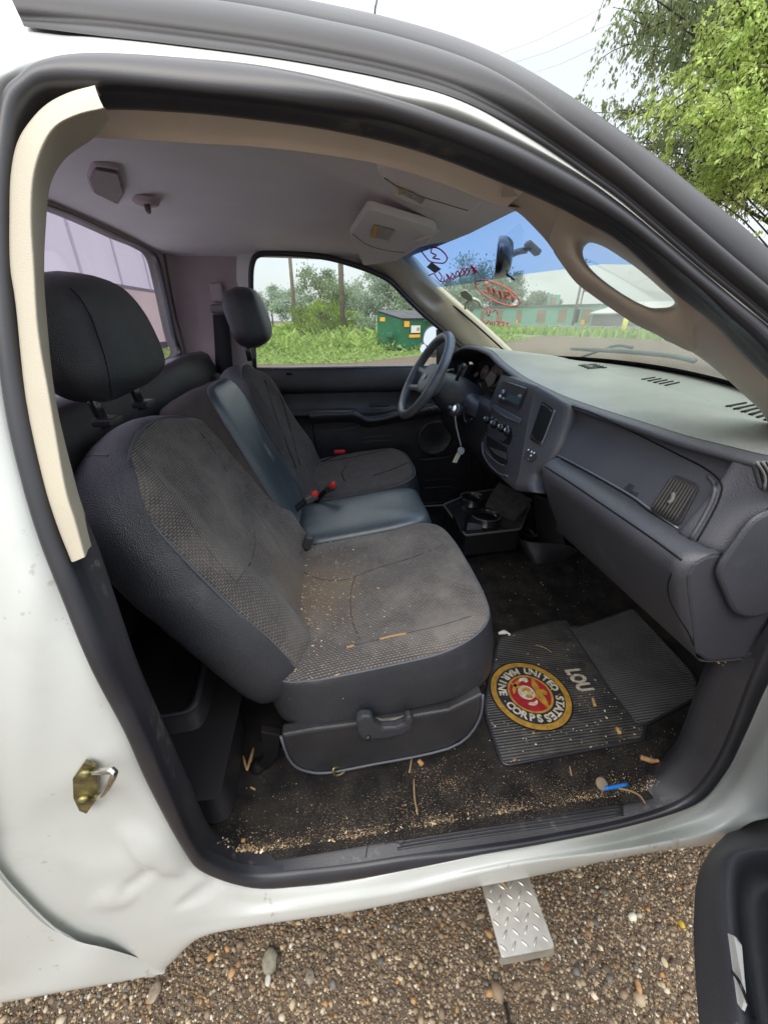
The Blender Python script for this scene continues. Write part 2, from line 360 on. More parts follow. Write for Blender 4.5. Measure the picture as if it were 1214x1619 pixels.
def lathe(name, prof, c, axis, m, parent=None, k=24, label=None):
    """prof = [(radius, offset along axis)]"""
    ax = Vector(axis).normalized(); u = ax.orthogonal().normalized(); v = ax.cross(u); V = []
    for r, h in prof:
        for j in range(k):
            a = 2 * math.pi * j / k; V.append(Vector(c) + ax * h + u * r * math.cos(a) + v * r * math.sin(a))
    f = []
    for i in range(len(prof) - 1):
        for j in range(k): f.append((i * k + j, i * k + (j + 1) % k, (i + 1) * k + (j + 1) % k, (i + 1) * k + j))
    f.append(tuple(range(k))[::-1]); f.append(tuple((len(prof) - 1) * k + j for j in range(k)))
    return mk(name, V, f, m, parent, True, label=label)
def join(objs, name=None):
    """merge mesh data of several finished objects into the first (world-space verts)"""
    V = []; f = []; mats = []; mi = []; sm = []; dg = bpy.context.evaluated_depsgraph_get()
    for o in objs:
        ev = o.evaluated_get(dg); me = ev.to_mesh(); b = len(V); mw = o.matrix_world
        V += [mw @ v.co for v in me.vertices]
        idx = []
        for mm in o.data.materials:
            if mm not in mats: mats.append(mm)
            idx.append(mats.index(mm))
        for p in me.polygons:
            f.append(tuple(b + i for i in p.vertices)); mi.append(idx[p.material_index] if idx else 0); sm.append(p.use_smooth)
        ev.to_mesh_clear()
    par = objs[0].parent; nm = name or objs[0].name
    for o in objs: bpy.data.objects.remove(o)
    r = mk(nm, V, f, None, par, False)
    for mm in mats: r.data.materials.append(mm)
    r.data.polygons.foreach_set('material_index', mi); r.data.polygons.foreach_set('use_smooth', sm)
    return r
def merge(name, lst, m, parent=None, smooth=False, label=None):
    """lst of (verts, faces) -> one mesh"""
    V = []; f = []
    for v, q in lst:
        b = len(V); V += list(v); f += [tuple(i + b for i in t) for t in q]
    return mk(name, V, f, m, parent, smooth, label=label)
def bx(c, s, M3=None):
    c = Vector(c); sx, sy, sz = [t / 2 for t in s]
    V = [Vector((x, y, z)) for x in (-sx, sx) for y in (-sy, sy) for z in (-sz, sz)]
    if M3 is not None: V = [M3 @ v for v in V]
    return [v + c for v in V], [(0, 1, 3, 2), (4, 6, 7, 5), (0, 4, 5, 1), (2, 3, 7, 6), (0, 2, 6, 4), (1, 5, 7, 3)]
def frame3(n, up):
    """matrix with columns right, up, normal"""
    n = Vector(n).normalized(); r = Vector(up).cross(n).normalized(); u = n.cross(r); return Matrix((r, u, n)).transposed()
def text(name, s, c, Mx, size, m, parent=None, extrude=.0003, label=None):
    """flat lettering as a mesh; Mx columns = right, up, normal"""
    cu = bpy.data.curves.new(name, 'FONT'); cu.body = s; cu.size = size; cu.align_x = 'CENTER'; cu.align_y = 'CENTER'; cu.extrude = extrude; cu.resolution_u = 3
    t = bpy.data.objects.new(name, cu); COL.objects.link(t); dg = bpy.context.evaluated_depsgraph_get(); me = bpy.data.meshes.new_from_object(t.evaluated_get(dg))
    bpy.data.objects.remove(t)
    V = [Mx @ v.co + Vector(c) for v in me.vertices]; f = [tuple(p.vertices) for p in me.polygons]
    bpy.data.meshes.remove(me)
    if name is None: return V, f
    return mk(name, V, f, m, parent, False, label=label)
def textdata(s, c, Mx, size, extrude=.0003, bold=0.0):
    cu = bpy.data.curves.new('t', 'FONT'); cu.body = s; cu.size = size; cu.align_x = 'CENTER'; cu.align_y = 'CENTER'; cu.extrude = extrude; cu.resolution_u = 3; cu.offset = bold
    t = bpy.data.objects.new('t', cu); COL.objects.link(t); dg = bpy.context.evaluated_depsgraph_get(); me = bpy.data.meshes.new_from_object(t.evaluated_get(dg))
    bpy.data.objects.remove(t)
    V = [Mx @ v.co + Vector(c) for v in me.vertices]; f = [tuple(p.vertices) for p in me.polygons]; bpy.data.meshes.remove(me)
    return V, f

# ================================================================ THE PICKUP TRUCK
truck = empty('pickup_truck', (.3, .85, 0), label='white pickup truck seen through its open passenger door, grey cab inside', cat='pickup truck')
# door opening stations (photo measurements): [inner trim edge, crease, outer edge of the rubber, white panel, panel edge, beyond]
ST = [
 ((640,1300),(642,1354),(644,1374),(640,1395),(641,1412),(641,1424)),
 ((560,1312),(560,1367),(560,1390),(560,1408),(562,1426),(562,1440)),
 ((480,1325),(480,1376),(480,1400),(478,1420),(478,1440),(478,1452)),
 ((415,1335),(400,1381),(400,1403),(400,1430),(398,1450),(398,1464)),
 ((366,1333),(342,1364),(322,1379),(305,1410),(300,1465),(318,1482)),
 ((334,1312),(308,1335),(288,1342),(250,1400),(235,1480),(262,1530)),
 ((302,1240),(266,1240),(235,1244),(200,1330),(170,1497),(185,1548)),
 ((266,1159),(233,1159),(197,1159),(150,1260),(119,1477),(105,1482)),
 ((219,1050),(183,1050),(142,1054),(90,1180),(48,1411),(35,1418)),
 ((181,940),(138,940),(95,940),(40,1060),(0,1349),(-14,1355)),
 ((150,850),(100,850),(60,850),(0,930),(-50,1230),(-62,1235)),
 ((110,760),(75,760),(33,760),(-40,800),(-110,1080),(-124,1085)),
 ((85,650),(50,650),(8,650),(-60,680),(-150,900),(-164,905)),
 ((60,500),(28,500),(-12,500),(-80,520),(-200,700),(-214,705)),
 ((50,350),(20,350),(-20,350),(-80,350),(-220,450),(-234,455)),
 ((55,240),(25,240),(-14,240),(-60,225),(-150,200),(-175,195)),
 ((70,195),(35,190),(0,152),(-25,125),(-60,90),(-90,60)),
 ((100,180),(65,150),(30,117),(12,88),(-20,40),(-50,0)),
 ((130,175),(110,139),(60,100),(48,66),(20,20),(0,-20)),
 ((190,173),(170,135),(120,90),(115,60),(110,40),(105,-40)),
 ((240,175),(230,138),(200,90),(200,62),(200,30),(200,-30)),
 ((320,180),(320,147),(300,97),(300,74),(302,40),(304,-10)),
 ((410,190),(410,156),(400,107),(405,88),(408,50),(412,0)),
 ((505,203),(505,171),(500,125),(505,104),(510,60),(516,15)),
 ((607,224),(607,191),(607,150),(612,125),(618,80),(628,45)),
 ((700,252),(705,222),(707,183),(715,153),(722,110),(735,78)),
 ((790,288),(805,262),(812,226),(818,205),(825,160),(840,125)),
 ((870,322),(895,308),(907,276),(912,264),(922,220),(935,190)),
 ((936,357),(965,347),(977,322),(980,315),(990,270),(1005,235)),
 ((991,394),(1020,387),(1029,362),(1032,358),(1045,310),(1060,280)),
 ((1066,463),(1095,447),(1107,428),(1110,424),(1125,380),(1140,345)),
 ((1125,510),(1150,500),(1170,480),(1173,476),(1190,430),(1200,405)),
 ((1172,560),(1195,540),(1214,517),(1218,512),(1235,470),(1250,440)),
 ((1235,625),(1260,614),(1290,590),(1300,580),(1320,560),(1330,540)),
 ((1280,710),(1330,702),(1370,680),(1385,675),(1410,660),(1430,650)),
 ((1275,820),(1330,815),(1370,800),(1400,800),(1430,800),(1450,800)),
 ((1235,900),(1285,925),(1320,930),(1360,935),(1390,950),(1420,960)),
 ((1188,978),(1232,985),(1262,1000),(1300,1020),(1340,1050),(1370,1070)),
 ((1127,1055),(1190,1062),(1214,1079),(1240,1110),(1290,1170),(1310,1190)),
 ((1086,1161),(1150,1165),(1180,1155),(1195,1190),(1225,1260),(1240,1280)),
 ((1062,1201),(1120,1222),(1147,1220),(1160,1245),(1180,1285),(1188,1300)),
 ((1013,1240),(1078,1264),(1100,1270),(1108,1290),(1125,1318),(1130,1332)),
 ((945,1257),(990,1295),(1000,1305),(1003,1325),(1005,1340),(1008,1350)),
 ((842,1271),(860,1322),(866,1333),(867,1350),(868,1362),(870,1380)),
 ((740,1284),(745,1340),(750,1353),(753,1370),(755,1384),(757,1402)),
]
S_ = len(ST)
bottomw = [1 if (i < 6 or i > 40) else 0 for i in range(S_)]
r0 = [onbody(s[0], .065) for s in ST]; rb = [onbody(s[1], .010) for s in ST]; rc = [onbody(s[2], .0) for s in ST]
# smooth the inner rubber bead that runs all round the opening
up_ = [Vector(p) * .55 + Vector(q) * .45 + Vector((0, -.004, .003)) for p, q in zip(r0, rb)]
def densify(rows, n, closed): return [list(r) for r in np.swapaxes(cr_axis(np.swapaxes(np.array([[tuple(p) for p in r] for r in rows]), 0, 1), n, closed), 0, 1)]
D = densify([r0, up_, rb, rc], 5, True)
beadrows = bulge(D[2], D[3], .009, 9)
loft('door_opening_trim', [[Vector(p) + Vector((p[0] - .22, 0, p[2] - 1.15)) * .05 + Vector((0, .03, 0)) for p in D[0]], D[0], D[1], [Vector(p) + Vector((0, .002, 0)) for p in D[2]]], 'rubber_trim', truck, nu=3, closed=True)
loft('door_seal', [[Vector(p) + Vector((0, .012, 0)) for p in D[2]]] + beadrows + [[Vector(p) + Vector((0, .012, 0)) for p in D[3]]], 'rubber', truck, closed=True)
# white body shell round the opening
woff = [(0, -.008, -.02, -.018) if b else (0, -.006, -.018, -.030) for b in bottomw]
W = [[onbody(s[k], woff[i][k - 2] + (.006 if k == 2 else 0)) for i, s in enumerate(ST)] for k in (2, 3, 4, 5)]
for i in range(17, 38):                       # roof side: the panel turns over the roof edge
    W[1][i] = onbody(ST[i][3], .0); W[2][i] = onbody(ST[i][4], .012); W[3][i] = onbody(ST[i][5], .03)
W[3][6] = onbody((225, 1543), -.02)
for i in range(36, 43): W[1][i] = onbody(ST[i][3], .014)
under = [p + Vector((0, .05 if bottomw[i] else .004, -.004)) for i, p in enumerate(W[3])]
inner = [p + Vector((0, .04, 0)) for p in W[0]]
def dents(G):
    B = [(-.345, .735, .030, .085, -.008, 14), (-.385, .665, .050, .012, .0045, 38), (-.40, .84, .075, .10, .006, 0), (-.30, .575, .05, .018, .004, 30), (-.56, .80, .05, .22, -.005, 12), (-.44, .62, .035, .028, -.005, 0)]
    for x, z, sx, sz, h, a in B:
        c, s = math.cos(R(a)), math.sin(R(a)); dx = G[..., 0] - x; dz = G[..., 2] - z
        u = (dx * c + dz * s) / sx; v = (-dx * s + dz * c) / sz
        edge = np.clip((np.linalg.norm(G - np.array([tuple(p) for p in []]) if False else G * 0, axis=-1) + 1), 0, 1)
        G[..., 1] += h * np.exp(-(u ** 2 + v ** 2) ** 2.6) * edge
    return G
loft('cab_body', [inner] + W + [under], 'paint', truck, nu=16, nv=9, closed=True, post=dents)
# outer skin of the cab corner, beyond the door gap
j = [ST[i][5] for i in (6, 7, 8, 9, 10, 11, 12, 13, 14, 15, 16)]
a0 = [onbody((262, 1531), -.012), onbody((215, 1514), -.022), onbody((166, 1499), -.030)] + [onbody(p, -.030) for p in j[1:]]
a1 = [p + Vector((-.006, -.003, 0)) * (0 if i < 1 else .5 if i < 2 else 1) for i, p in enumerate(a0)]
far_ = [Vector((-.30 - .055 * min(i, 9) - (.25 if i > 3 else 0), -.05 + max(0, gy(a.z)), a.z - (.02 if i > 2 else .0))) for i, a in enumerate(a0)]
far_[0] = onbody((262, 1534), -.014); far_[1] = onbody((200, 1549), -.03); far_[2] = onbody((110, 1566), -.045); far_[3] = onbody((-30, 1592), -.045); far_[4] = onbody((-200, 1620), -.045)
for i in range(4, len(far_)): far_[i].x = max(far_[i].x, -.74)
mid_ = [p.lerp(q, .5) + Vector((0, -.006, 0)) for p, q in zip(a1, far_)]
ofar = loft('cab_corner_panel', [a0, a1, mid_, far_, [p + Vector((0, .05, -.01)) for p in far_]], 'paint', truck, nu=5, nv=4)
loft('cab_rear_quarter', [[(x, gy(z) + .022 + (.0 if x < -.5 else .012), z) for x in (-.40, -.52, -.70, -.735)] for z in (.50, .90, 1.20, 1.45, 1.62, 1.76, 1.83)], 'paint', truck, nu=3, nv=2)
# roof rail rubber above the door: two beads side by side
RS = [((38,44),(22,2),(12,-40)),((150,58),(150,-12),(150,-45)),((250,69),(252,-1),(255,-28)),((400,88),(405,22),(410,-4)),((500,104),(505,42),(510,14)),
 ((607,125),(612,66),(618,38)),((707,152),(715,98),(725,70)),((782,186),(795,133),(812,109)),((857,231),(875,184),(895,158)),((932,283),(958,245),(985,219)),
 ((977,315),(1007,285),(1038,256)),((1029,359),(1062,331),(1095,302)),((1107,426),(1138,396),(1160,352)),((1170,477),(1195,444),(1214,400)),((1214,514),(1240,482),(1262,445)),
 ((1300,585),(1320,555),(1345,520)),((1380,670),(1410,650),(1435,620))]
rd = [onbody((p[0][0], p[0][1] - 3), -.002) for p in RS]; re_ = [onbody(p[1], -.004) for p in RS]; rf = [onbody(p[2], .012) for p in RS]
Dd = densify([rd, re_, rf], 6, False)
lower = [Vector(p).lerp(Vector(q), .22) for p, q in zip(Dd[0], Dd[1])]
rl = bulge(Dd[0], lower, .002, 5) + bulge(lower, Dd[1], .013, 11) + bulge(Dd[1], Dd[2], .010, 9)
loft('roof_rail_seal', rl + [[Vector(p) + Vector((0, .03, .0)) for p in Dd[2]]], 'rail_rubber', truck)
# roof skin, cab back, bed side, hood, far side: plain painted shell that closes the cab
roofp = [[(-.66, .30, 1.80), (-.2, .30, 1.83), (.10, .31, 1.81), (.28, .36, 1.755)], [(-.68, .55, 1.86), (-.2, .55, 1.89), (.16, .55, 1.87), (.40, .58, 1.81)],
         [(-.68, 1.15, 1.87), (-.2, 1.15, 1.90), (.2, 1.15, 1.89), (.42, 1.15, 1.82)], [(-.66, 1.62, 1.80), (-.2, 1.62, 1.845), (.15, 1.62, 1.82), (.36, 1.56, 1.80)]]
loft('roof_panel', roofp, 'paint', truck, nu=5, nv=5)
hood = [[(1.02, .10, 1.27), (1.1, .5, 1.33), (1.14, .85, 1.34), (1.1, 1.2, 1.33), (1.02, 1.62, 1.27)], [(1.5, .08, 1.20), (1.5, .5, 1.27), (1.5, .85, 1.29), (1.5, 1.2, 1.27), (1.5, 1.64, 1.20)],
        [(2.2, .12, 1.08), (2.25, .5, 1.14), (2.28, .85, 1.15), (2.25, 1.2, 1.14), (2.2, 1.6, 1.08)], [(2.32, .14, .75), (2.38, .5, .75), (2.4, .85, .75), (2.38, 1.2, .75), (2.32, 1.58, .75)]]
loft('hood', hood, 'paint', truck, nu=4, nv=4, flip=True)
loft('front_fender', [[(1.06, .0, .60), (1.5, .0, .85), (2.0, .0, .85), (2.3, .06, .6)], [(1.06, -.01, 1.0), (1.5, -.03, 1.0), (2.0, -.03, 1.0), (2.3, .06, .9)], [(1.04, .08, 1.27), (1.5, .06, 1.21), (2.0, .08, 1.12), (2.2, .13, 1.08)]], 'paint', truck, nu=4, nv=4)
loft('front_fender', [[(1.06, 1.72, .60), (1.5, 1.72, .85), (2.0, 1.72, .85), (2.3, 1.66, .6)], [(1.06, 1.73, 1.0), (1.5, 1.75, 1.0), (2.0, 1.75, 1.0), (2.3, 1.66, .9)], [(1.04, 1.64, 1.27), (1.5, 1.66, 1.21), (2.0, 1.64, 1.12), (2.2, 1.6, 1.08)]], 'paint', truck, nu=4, nv=4, flip=True)
box('bed_side', (-1.75, -.02, .98), (2.0, .07, .62), 'paint', truck, bev=.02); box('bed_side', (-1.75, 1.72, .98), (2.0, .07, .62), 'paint', truck, bev=.02)
box('bed_floor', (-1.75, .85, .72), (2.0, 1.66, .05), 'paint', truck, bev=.005)
def wheel(c):
    o = lathe('wheel', [(.0, -.12), (.30, -.12), (.375, -.09), (.39, -.03), (.39, .06), (.375, .12), (.28, .13), (.24, .10), (.0, .09)], c, (0, -1, 0), 'rubber', truck, 36)
    lathe('rim', [(.24, .10), (.235, .125), (.20, .10), (.08, .12), (.07, .15), (.0, .15)], c, (0, -1, 0), 'silver', o, 30)
for c in ((1.85, .12, .39), (1.85, 1.6, .39), (-1.75, .14, .39), (-1.75, 1.58, .39)): wheel(c)
box('frame_rail', (0, .40, .42), (3.6, .08, .15), 'slot', truck); box('frame_rail', (0, 1.30, .42), (3.6, .08, .15), 'slot', truck)
# underbody below the cab floor
box('floor_pan', (.25, .85, .535), (1.72, 1.56, .03), 'slot', truck, bev=.003)
# ---------------------------------------------------------------- door striker
P = onbody((146, 1240), -.006)
pl = [onbody(p, -.008) for p in [(137,1199),(154,1206),(158,1222),(156,1258),(140,1281),(128,1276),(119,1256),(118,1226)]]
stk = prism('door_striker', pl, (0, -.006, 0), 'steel_brass', truck, bev=.0015)
tube('striker_loop', [onbody((150, 1258), -.014), onbody((163, 1257), -.040), onbody((181, 1222), -.044), onbody((163, 1220), -.035), onbody((143, 1222), -.014)], .0042, 'chrome', stk, k=8, sub=3)
for p in ((137, 1221), (134, 1262)): lathe('bolt_head', [(.0085, 0), (.0085, .004), (.006, .0065), (.0, .0065)], onbody(p, -.014), (0, -1, 0), 'steel_brass', stk, 6)
# ---------------------------------------------------------------- side step under the sill, diamond plate
sp0 = [A(762,1400,z=.35), A(835,1384,z=.35), A(878,1500,z=.35), A(793,1516,z=.35)]
sp0[0].y = sp0[1].y = .05
pads = [sp0[0] + Vector((0,0,0)), sp0[1], sp0[2], sp0[3]]
step = prism('side_step', rounded([p.copy() for p in pads], [.001, .001, .008, .008]), (0, 0, -.006), 'silverplate' if False else mat('tread_plate_aluminium', (.62, .60, .55), .38, .5, metal=.65, col2=(.50, .48, .43), vscale=30), truck, bev=.0015)
lip = prism('step_lip', [pads[3] + Vector((0, .004, -.003)), pads[2] + Vector((0, .004, -.003)), pads[2] + Vector((0, -.004, -.026)), pads[3] + Vector((0, -.004, -.026))], (0, .004, 0), MATS['tread_plate_aluminium'], step, bev=.001)
lst = []
ox, oy = pads[3].x, pads[3].y; wdt = pads[2].x - pads[3].x
row = 0; yy = oy + .014
while yy < .05:
    xx = ox + .010 + (.012 if row % 2 else 0); c_ = 0
    while xx < ox + wdt - .006:
        an = R(45 if (c_ + row) % 2 else -45); Mx = Matrix.Rotation(an, 3, 'Z'); V = []
        for q in range(8):
            t = 2 * math.pi * q / 8; V.append(Mx @ Vector((.0095 * math.cos(t), .0026 * math.sin(t), 0)) + Vector((xx, yy, .350)))
        V.append(Mx @ Vector((-.004, 0, 0)) + Vector((xx, yy, .3525))); V.append(Mx @ Vector((.004, 0, 0)) + Vector((xx, yy, .3525)))
        fcs = [(0, 1, 9), (1, 2, 9), (2, 3, 8, 9), (3, 4, 8), (4, 5, 8), (5, 6, 8), (6, 7, 9, 8), (7, 0, 9)]
        lst.append((V, fcs)); xx += .024; c_ += 1
    yy += .019; row += 1
merge('tread_diamonds', lst, MATS['tread_plate_aluminium'], step, smooth=True)
box('step_bracket', (sum(p.x for p in pads) / 4, .12, .335), (.06, .22, .012), 'slot', step, bev=.003)

# ---------------------------------------------------------------- beige B pillar trim
L_ = [(150,134),(110,145),(75,163),(48,190),(27,225),(17,275),(15,340),(16,420),(25,482),(41,631),(68,758),(90,830),(113,888)]
C_ = [(163,168),(125,177),(92,192),(72,213),(56,248),(47,290),(45,350),(49,420),(56,524),(74,631),(99,771),(115,825),(131,882)]
Rr_ = [(171,190),(152,214),(125,232),(104,250),(88,272),(78,300),(73,350),(70,420),(73,490),(88,631),(119,762),(134,812),(147,857)]
l = [onbody(p, -.002) for p in L_]; c = [onbody(p, -.012) for p in C_]; r = [onbody(p, .07) for p in Rr_]
loft('pillar_trim', [[p + Vector((-.004, .02, 0)) for p in l], l, [p.lerp(q, .5) + Vector((0, -.002, 0)) for p, q in zip(l, c)], c, [p + Vector((.001, .004, 0)) for p in c], [p.lerp(q, .5) for p, q in zip(c, r)], r, [p + Vector((-.02, .02, 0)) for p in r]], 'beige', truck, nu=2, nv=4, label='pale beige trim on the rear door pillar')
# ---------------------------------------------------------------- tan strip above the door, inside
a_ = [onbody(p, .07) for p in [(165,170),(240,174),(320,179),(410,189),(505,202),(607,222),(700,250),(790,286),(830,300)]]
b_ = [A(*p, y=.27) for p in [(150,217),(232,221),(310,226),(400,231),(500,242),(600,259),(690,286),(772,318),(800,328)]]
loft('roof_side_trim', [[p + Vector((0, -.02, .004)) for p in a_], a_, [p.lerp(q, .4) + Vector((0, .01, -.001)) for p, q in zip(a_, b_)], [p.lerp(q, .93) for p, q in zip(a_, b_)], b_, [p + Vector((0, .006, .008)) for p in b_]], 'side_trim_tan', truck, nu=3, nv=4)
# ---------------------------------------------------------------- headliner
zr = sorted([(p.x, p.z) for p in b_]); xr = [t[0] for t in zr]; zz = [t[1] for t in zr]
FY = [.27, .5, .85, 1.15, 1.42, 1.60]; FX = [.30, .37, .40, .39, .365, .33]; FZ = [1.712, 1.752, 1.768, 1.775, 1.78, 1.76]
def hlpt(u, v):
    y = .27 + v * 1.33; xf = np.interp(y, FY, FX); x = -.64 + u * (xf + .64)
    s = u; zR = np.interp(x, xr, zz) + .004; zL = 1.755 + .012 * math.sin(math.pi * u)
    zF = np.interp(y, FY, FZ); zB = 1.772 + .018 * math.sin(math.pi * v)
    c00, c01, c10, c11 = np.interp(-.64, xr, zz) + .004, 1.755, 1.716, 1.755
    z = (1 - v) * zR + v * zL + (1 - u) * zB + u * zF - ((1 - u) * (1 - v) * c00 + (1 - u) * v * c01 + u * (1 - v) * c10 + u * v * c11)
    z += .045 * math.sin(math.pi * u) ** .8 * math.sin(math.pi * v) ** .6
    dx, dy = x + .44, y - .93                                                   # moulded pocket for the coat hook
    z -= .010 * math.exp(-((dx / .05) ** 2 + (dy / .06) ** 2) ** 2)
    return (x, y, z)
G = [[hlpt(i / 48, j / 56) for j in range(57)] for i in range(49)]
hl = loft('headliner', G, 'headliner', truck)
zhl = lambda x, y: hlpt((x + .64) / (np.interp(y, FY, FX) + .64), (y - .27) / 1.33)[2]
# cargo lamp
c0 = A(168, 288, z=1.80); zc = zhl(c0.x, c0.y) - .002
lamp_q = [A(*p, z=zc - .006) for p in [(150,262),(186,268),(194,300),(184,318),(148,300),(142,282)]]
dl = prism('cargo_lamp', rounded([p + Vector((0, 0, .014)) for p in [c0 + (q - c0) * 1.2 for q in lamp_q]], .02), (0, 0, -.016), 'rearcloth', truck, bev=.004, smooth=False)
prism('lamp_lens', rounded(lamp_q, .012), (0, 0, -.006), simple('smoked_lens', (.12, .11, .12), .25), dl, bev=.003)
c1 = A(235, 335, z=1.79); z1 = zhl(c1.x, c1.y)
ck = loft('coat_hook', [circ((c1.x, c1.y, z1 + .004), (0, 0, 1), .034, 14), circ((c1.x, c1.y, z1 - .006), (0, 0, 1), .028, 14), circ((c1.x + .006, c1.y, z1 - .010), (0, 0, 1), .017, 14), circ((c1.x + .010, c1.y, z1 - .004), (0, 0, 1), .010, 14)], 'rearcloth', truck, closed=True, nu=3)
tube('hook_tip', [(c1.x, c1.y, z1 - .002), (c1.x + .004, c1.y - .012, z1 - .022), (c1.x + .010, c1.y - .026, z1 - .024)], [.008, .007, .005], 'grey', ck, sub=4)

# ---------------------------------------------------------------- rear wall with window
XW = -.64
win = [(-.64, .16, 1.505), (-.64, .10, 1.66), (-.64, .24, 1.758), (-.62, 1.345, 1.790), (-.62, 1.435, 1.735), (-.62, 1.515, 1.425), (-.62, 1.40, 1.405), (-.64, .25, 1.42)]
def px_w(pts, x): return [A(*p, x=x) for p in pts]
wtop = px_w([(60, 318), (130, 345), (200, 378), (232, 392), (250, 408), (262, 455), (278, 530), (286, 552)], -.62)
wloop = [Vector((-.62, .55, wtop[0].z + .003))] + wtop + [Vector((-.62, 1.46, 1.405)), Vector((-.62, 1.2, 1.395)), Vector((-.62, .6, 1.395)), Vector((-.62, .25, 1.40)), Vector((-.62, .17, 1.44)), Vector((-.62, .18, 1.60)), Vector((-.62, .24, 1.73))]
wl = cr_axis(np.array([tuple(p) for p in wloop]), 5, True)
cW = np.array([-.62, .82, 1.58])
def outrect(p):
    d = p - cW; s = min(abs((.80 if d[1] > 0 else -.77) / d[1]) if abs(d[1]) > 1e-6 else 9, abs((.235 if d[2] > 0 else -1.02) / d[2]) if abs(d[2]) > 1e-6 else 9)
    return cW + d * s
outer = np.array([outrect(p) for p in wl])
n_ = wl + np.array([0.0, 0, 0])
def scaled(f, dx): q = cW + (wl - cW) * f; q[:, 0] += dx; return q
loft('rear_wall', [outer + np.array([0, 0, 0]), wl + (outer - wl) * .5, scaled(1.03, .0), scaled(1.012, -.004)], 'rearcloth', truck, closed=True)
rw = loft('rear_window', [scaled(.994, -.018), cW + (wl - cW) * .0 + np.array([-.02, 0, 0])], 'rearglass', truck, closed=True, smooth=False)
loft('window_gasket', [scaled(1.008, -.003), scaled(1.003, .002), scaled(.993, .001), scaled(.990, -.008), scaled(.996, -.018)], 'rubber', rw, closed=True, nu=2)
loft('cab_back_panel', [scaled(1.0, -.045), outer + np.array([-.045, 0, 0])], 'paint', truck, closed=True)
# rear corner cloth trim on the driver's side, from the rear window round to the driver's door
rc_l = [A(*p, x=-.61) for p in [(262,403),(268,440),(280,500),(295,560),(300,640)]]
rc_r = [A(*p, y=1.60) for p in [(397,402),(392,430),(390,500),(388,580),(388,680)]]
rows = []
for i in range(5):
    a, b = rc_l[i], rc_r[i]; m1 = Vector((-.59, 1.585, (a.z + b.z) / 2)); rows.append([a, a.lerp(m1, .55) + Vector((.0, .0, 0)), m1 + Vector((.03, 0, 0)), m1.lerp(b, .5) + Vector((0, -.004, 0)), b])
top0 = [p + Vector((0, 0, .05)) for p in rows[0]]
bot0 = [Vector((p.x, p.y, .56)) for p in rows[-1]]
loft('rear_corner_trim', [top0] + rows + [bot0], 'rearcloth', truck, nu=3, nv=4)
# right rear corner inside (behind the beige trim)
loft('rear_corner_trim', [[(-.62, .23, 1.78), (-.58, .22, 1.78), (-.42, .22, 1.76), (-.28, .21, 1.765)], [(-.62, .10, 1.4), (-.58, .09, 1.4), (-.46, .09, 1.4), (-.36, .10, 1.4)], [(-.62, .05, .95), (-.58, .04, .95), (-.50, .04, .95), (-.40, .05, .95)], [(-.62, .05, .56), (-.58, .04, .56), (-.50, .04, .56), (-.36, .05, .56)]], 'rubber_trim', truck, nu=3, nv=3)
# dark storage/jack cover behind the seats
loft('rear_shelf', [[(-.60, .3, 1.405), (-.60, 1.0, 1.405), (-.60, 1.40, 1.41), (-.60, 1.575, 1.36), (-.60, 1.58, 1.0)], [(-.50, .3, 1.36), (-.50, 1.0, 1.365), (-.50, 1.40, 1.385), (-.50, 1.555, 1.33), (-.50, 1.57, 1.0)], [(-.485, .3, .9), (-.485, 1.0, .9), (-.485, 1.4, .9), (-.485, 1.555, .9), (-.485, 1.57, .9)]], 'plastic', truck, nu=5, nv=5)
for y in (1.43, 1.475): box('shelf_clip', (-.482, y, 1.30), (.02, .018, .07), 'grey', truck, bev=.004)
# seat belt on the driver's pillar
b1_ = A(344, 470, y=1.565); b2_ = A(352, 540, y=1.565); b3_ = A(350, 600, y=1.565)
bl = loft('seat_belt', [[A(337, 497, y=1.56), A(360, 497, y=1.55)], [A(340, 550, y=1.56), A(366, 550, y=1.55)], [A(344, 640, y=1.56), A(372, 640, y=1.55)]], simple('belt_webbing', (.02, .02, .022), .8, bump=(600, .4)), truck, nu=3); solid(bl, .004)
box('belt_guide', A(347, 488, y=1.56), (.075, .03, .035), 'grey', bl, bev=.012, seg=3)
box('belt_slide', A(343, 462, y=1.575), (.05, .02, .07), 'rearcloth', bl, bev=.008)
# ---------------------------------------------------------------- carpet
G = []
for i in range(60):
    x = -.62 + i * (1.9) / 59; G.append([(x, .03 + j * 1.57 / 44, fz(x, .03 + j * 1.57 / 44) + .0005 * math.sin(x * 37 + j) * math.cos(j * 1.3)) for j in range(45)])
loft('carpet', G, 'carpet', truck)
loft('firewall', [[(1.26, .04, .62), (1.26, .85, .62), (1.26, 1.60, .62)], [(1.30, .04, .85), (1.30, .85, .85), (1.30, 1.60, .85)], [(1.12, .04, 1.28), (1.16, .85, 1.28), (1.12, 1.60, 1.28)], [(1.00, .06, 1.36), (1.12, .85, 1.37), (1.0, 1.58, 1.36)]], 'slot', truck, nu=3, nv=3)
from mathutils.bvhtree import BVHTree
_bv = {}
def bvh(*objs):
    k_ = tuple(o.name for o in objs)
    if k_ not in _bv:
        V = []; f = []; dg = bpy.context.evaluated_depsgraph_get()
        for o in objs:
            ev = o.evaluated_get(dg); me = ev.to_mesh(); b = len(V)
            V += [v.co.copy() for v in me.vertices]; f += [tuple(i + b for i in p.vertices) for p in me.polygons]; ev.to_mesh_clear()
        _bv[k_] = BVHTree.FromPolygons(V, f)
    return _bv[k_]
def hit(objs, px, py, lift=0.0):
    """where the line of sight through a photo pixel meets a finished object"""
    if not isinstance(objs, (list, tuple)): objs = [objs]
    d = ray(px, py).normalized(); loc, nn, i, dist = bvh(*objs).ray_cast(CAM, d)
    if loc is None: return None, None
    if nn.dot(d) > 0: nn = -nn
    return loc + nn * lift, nn
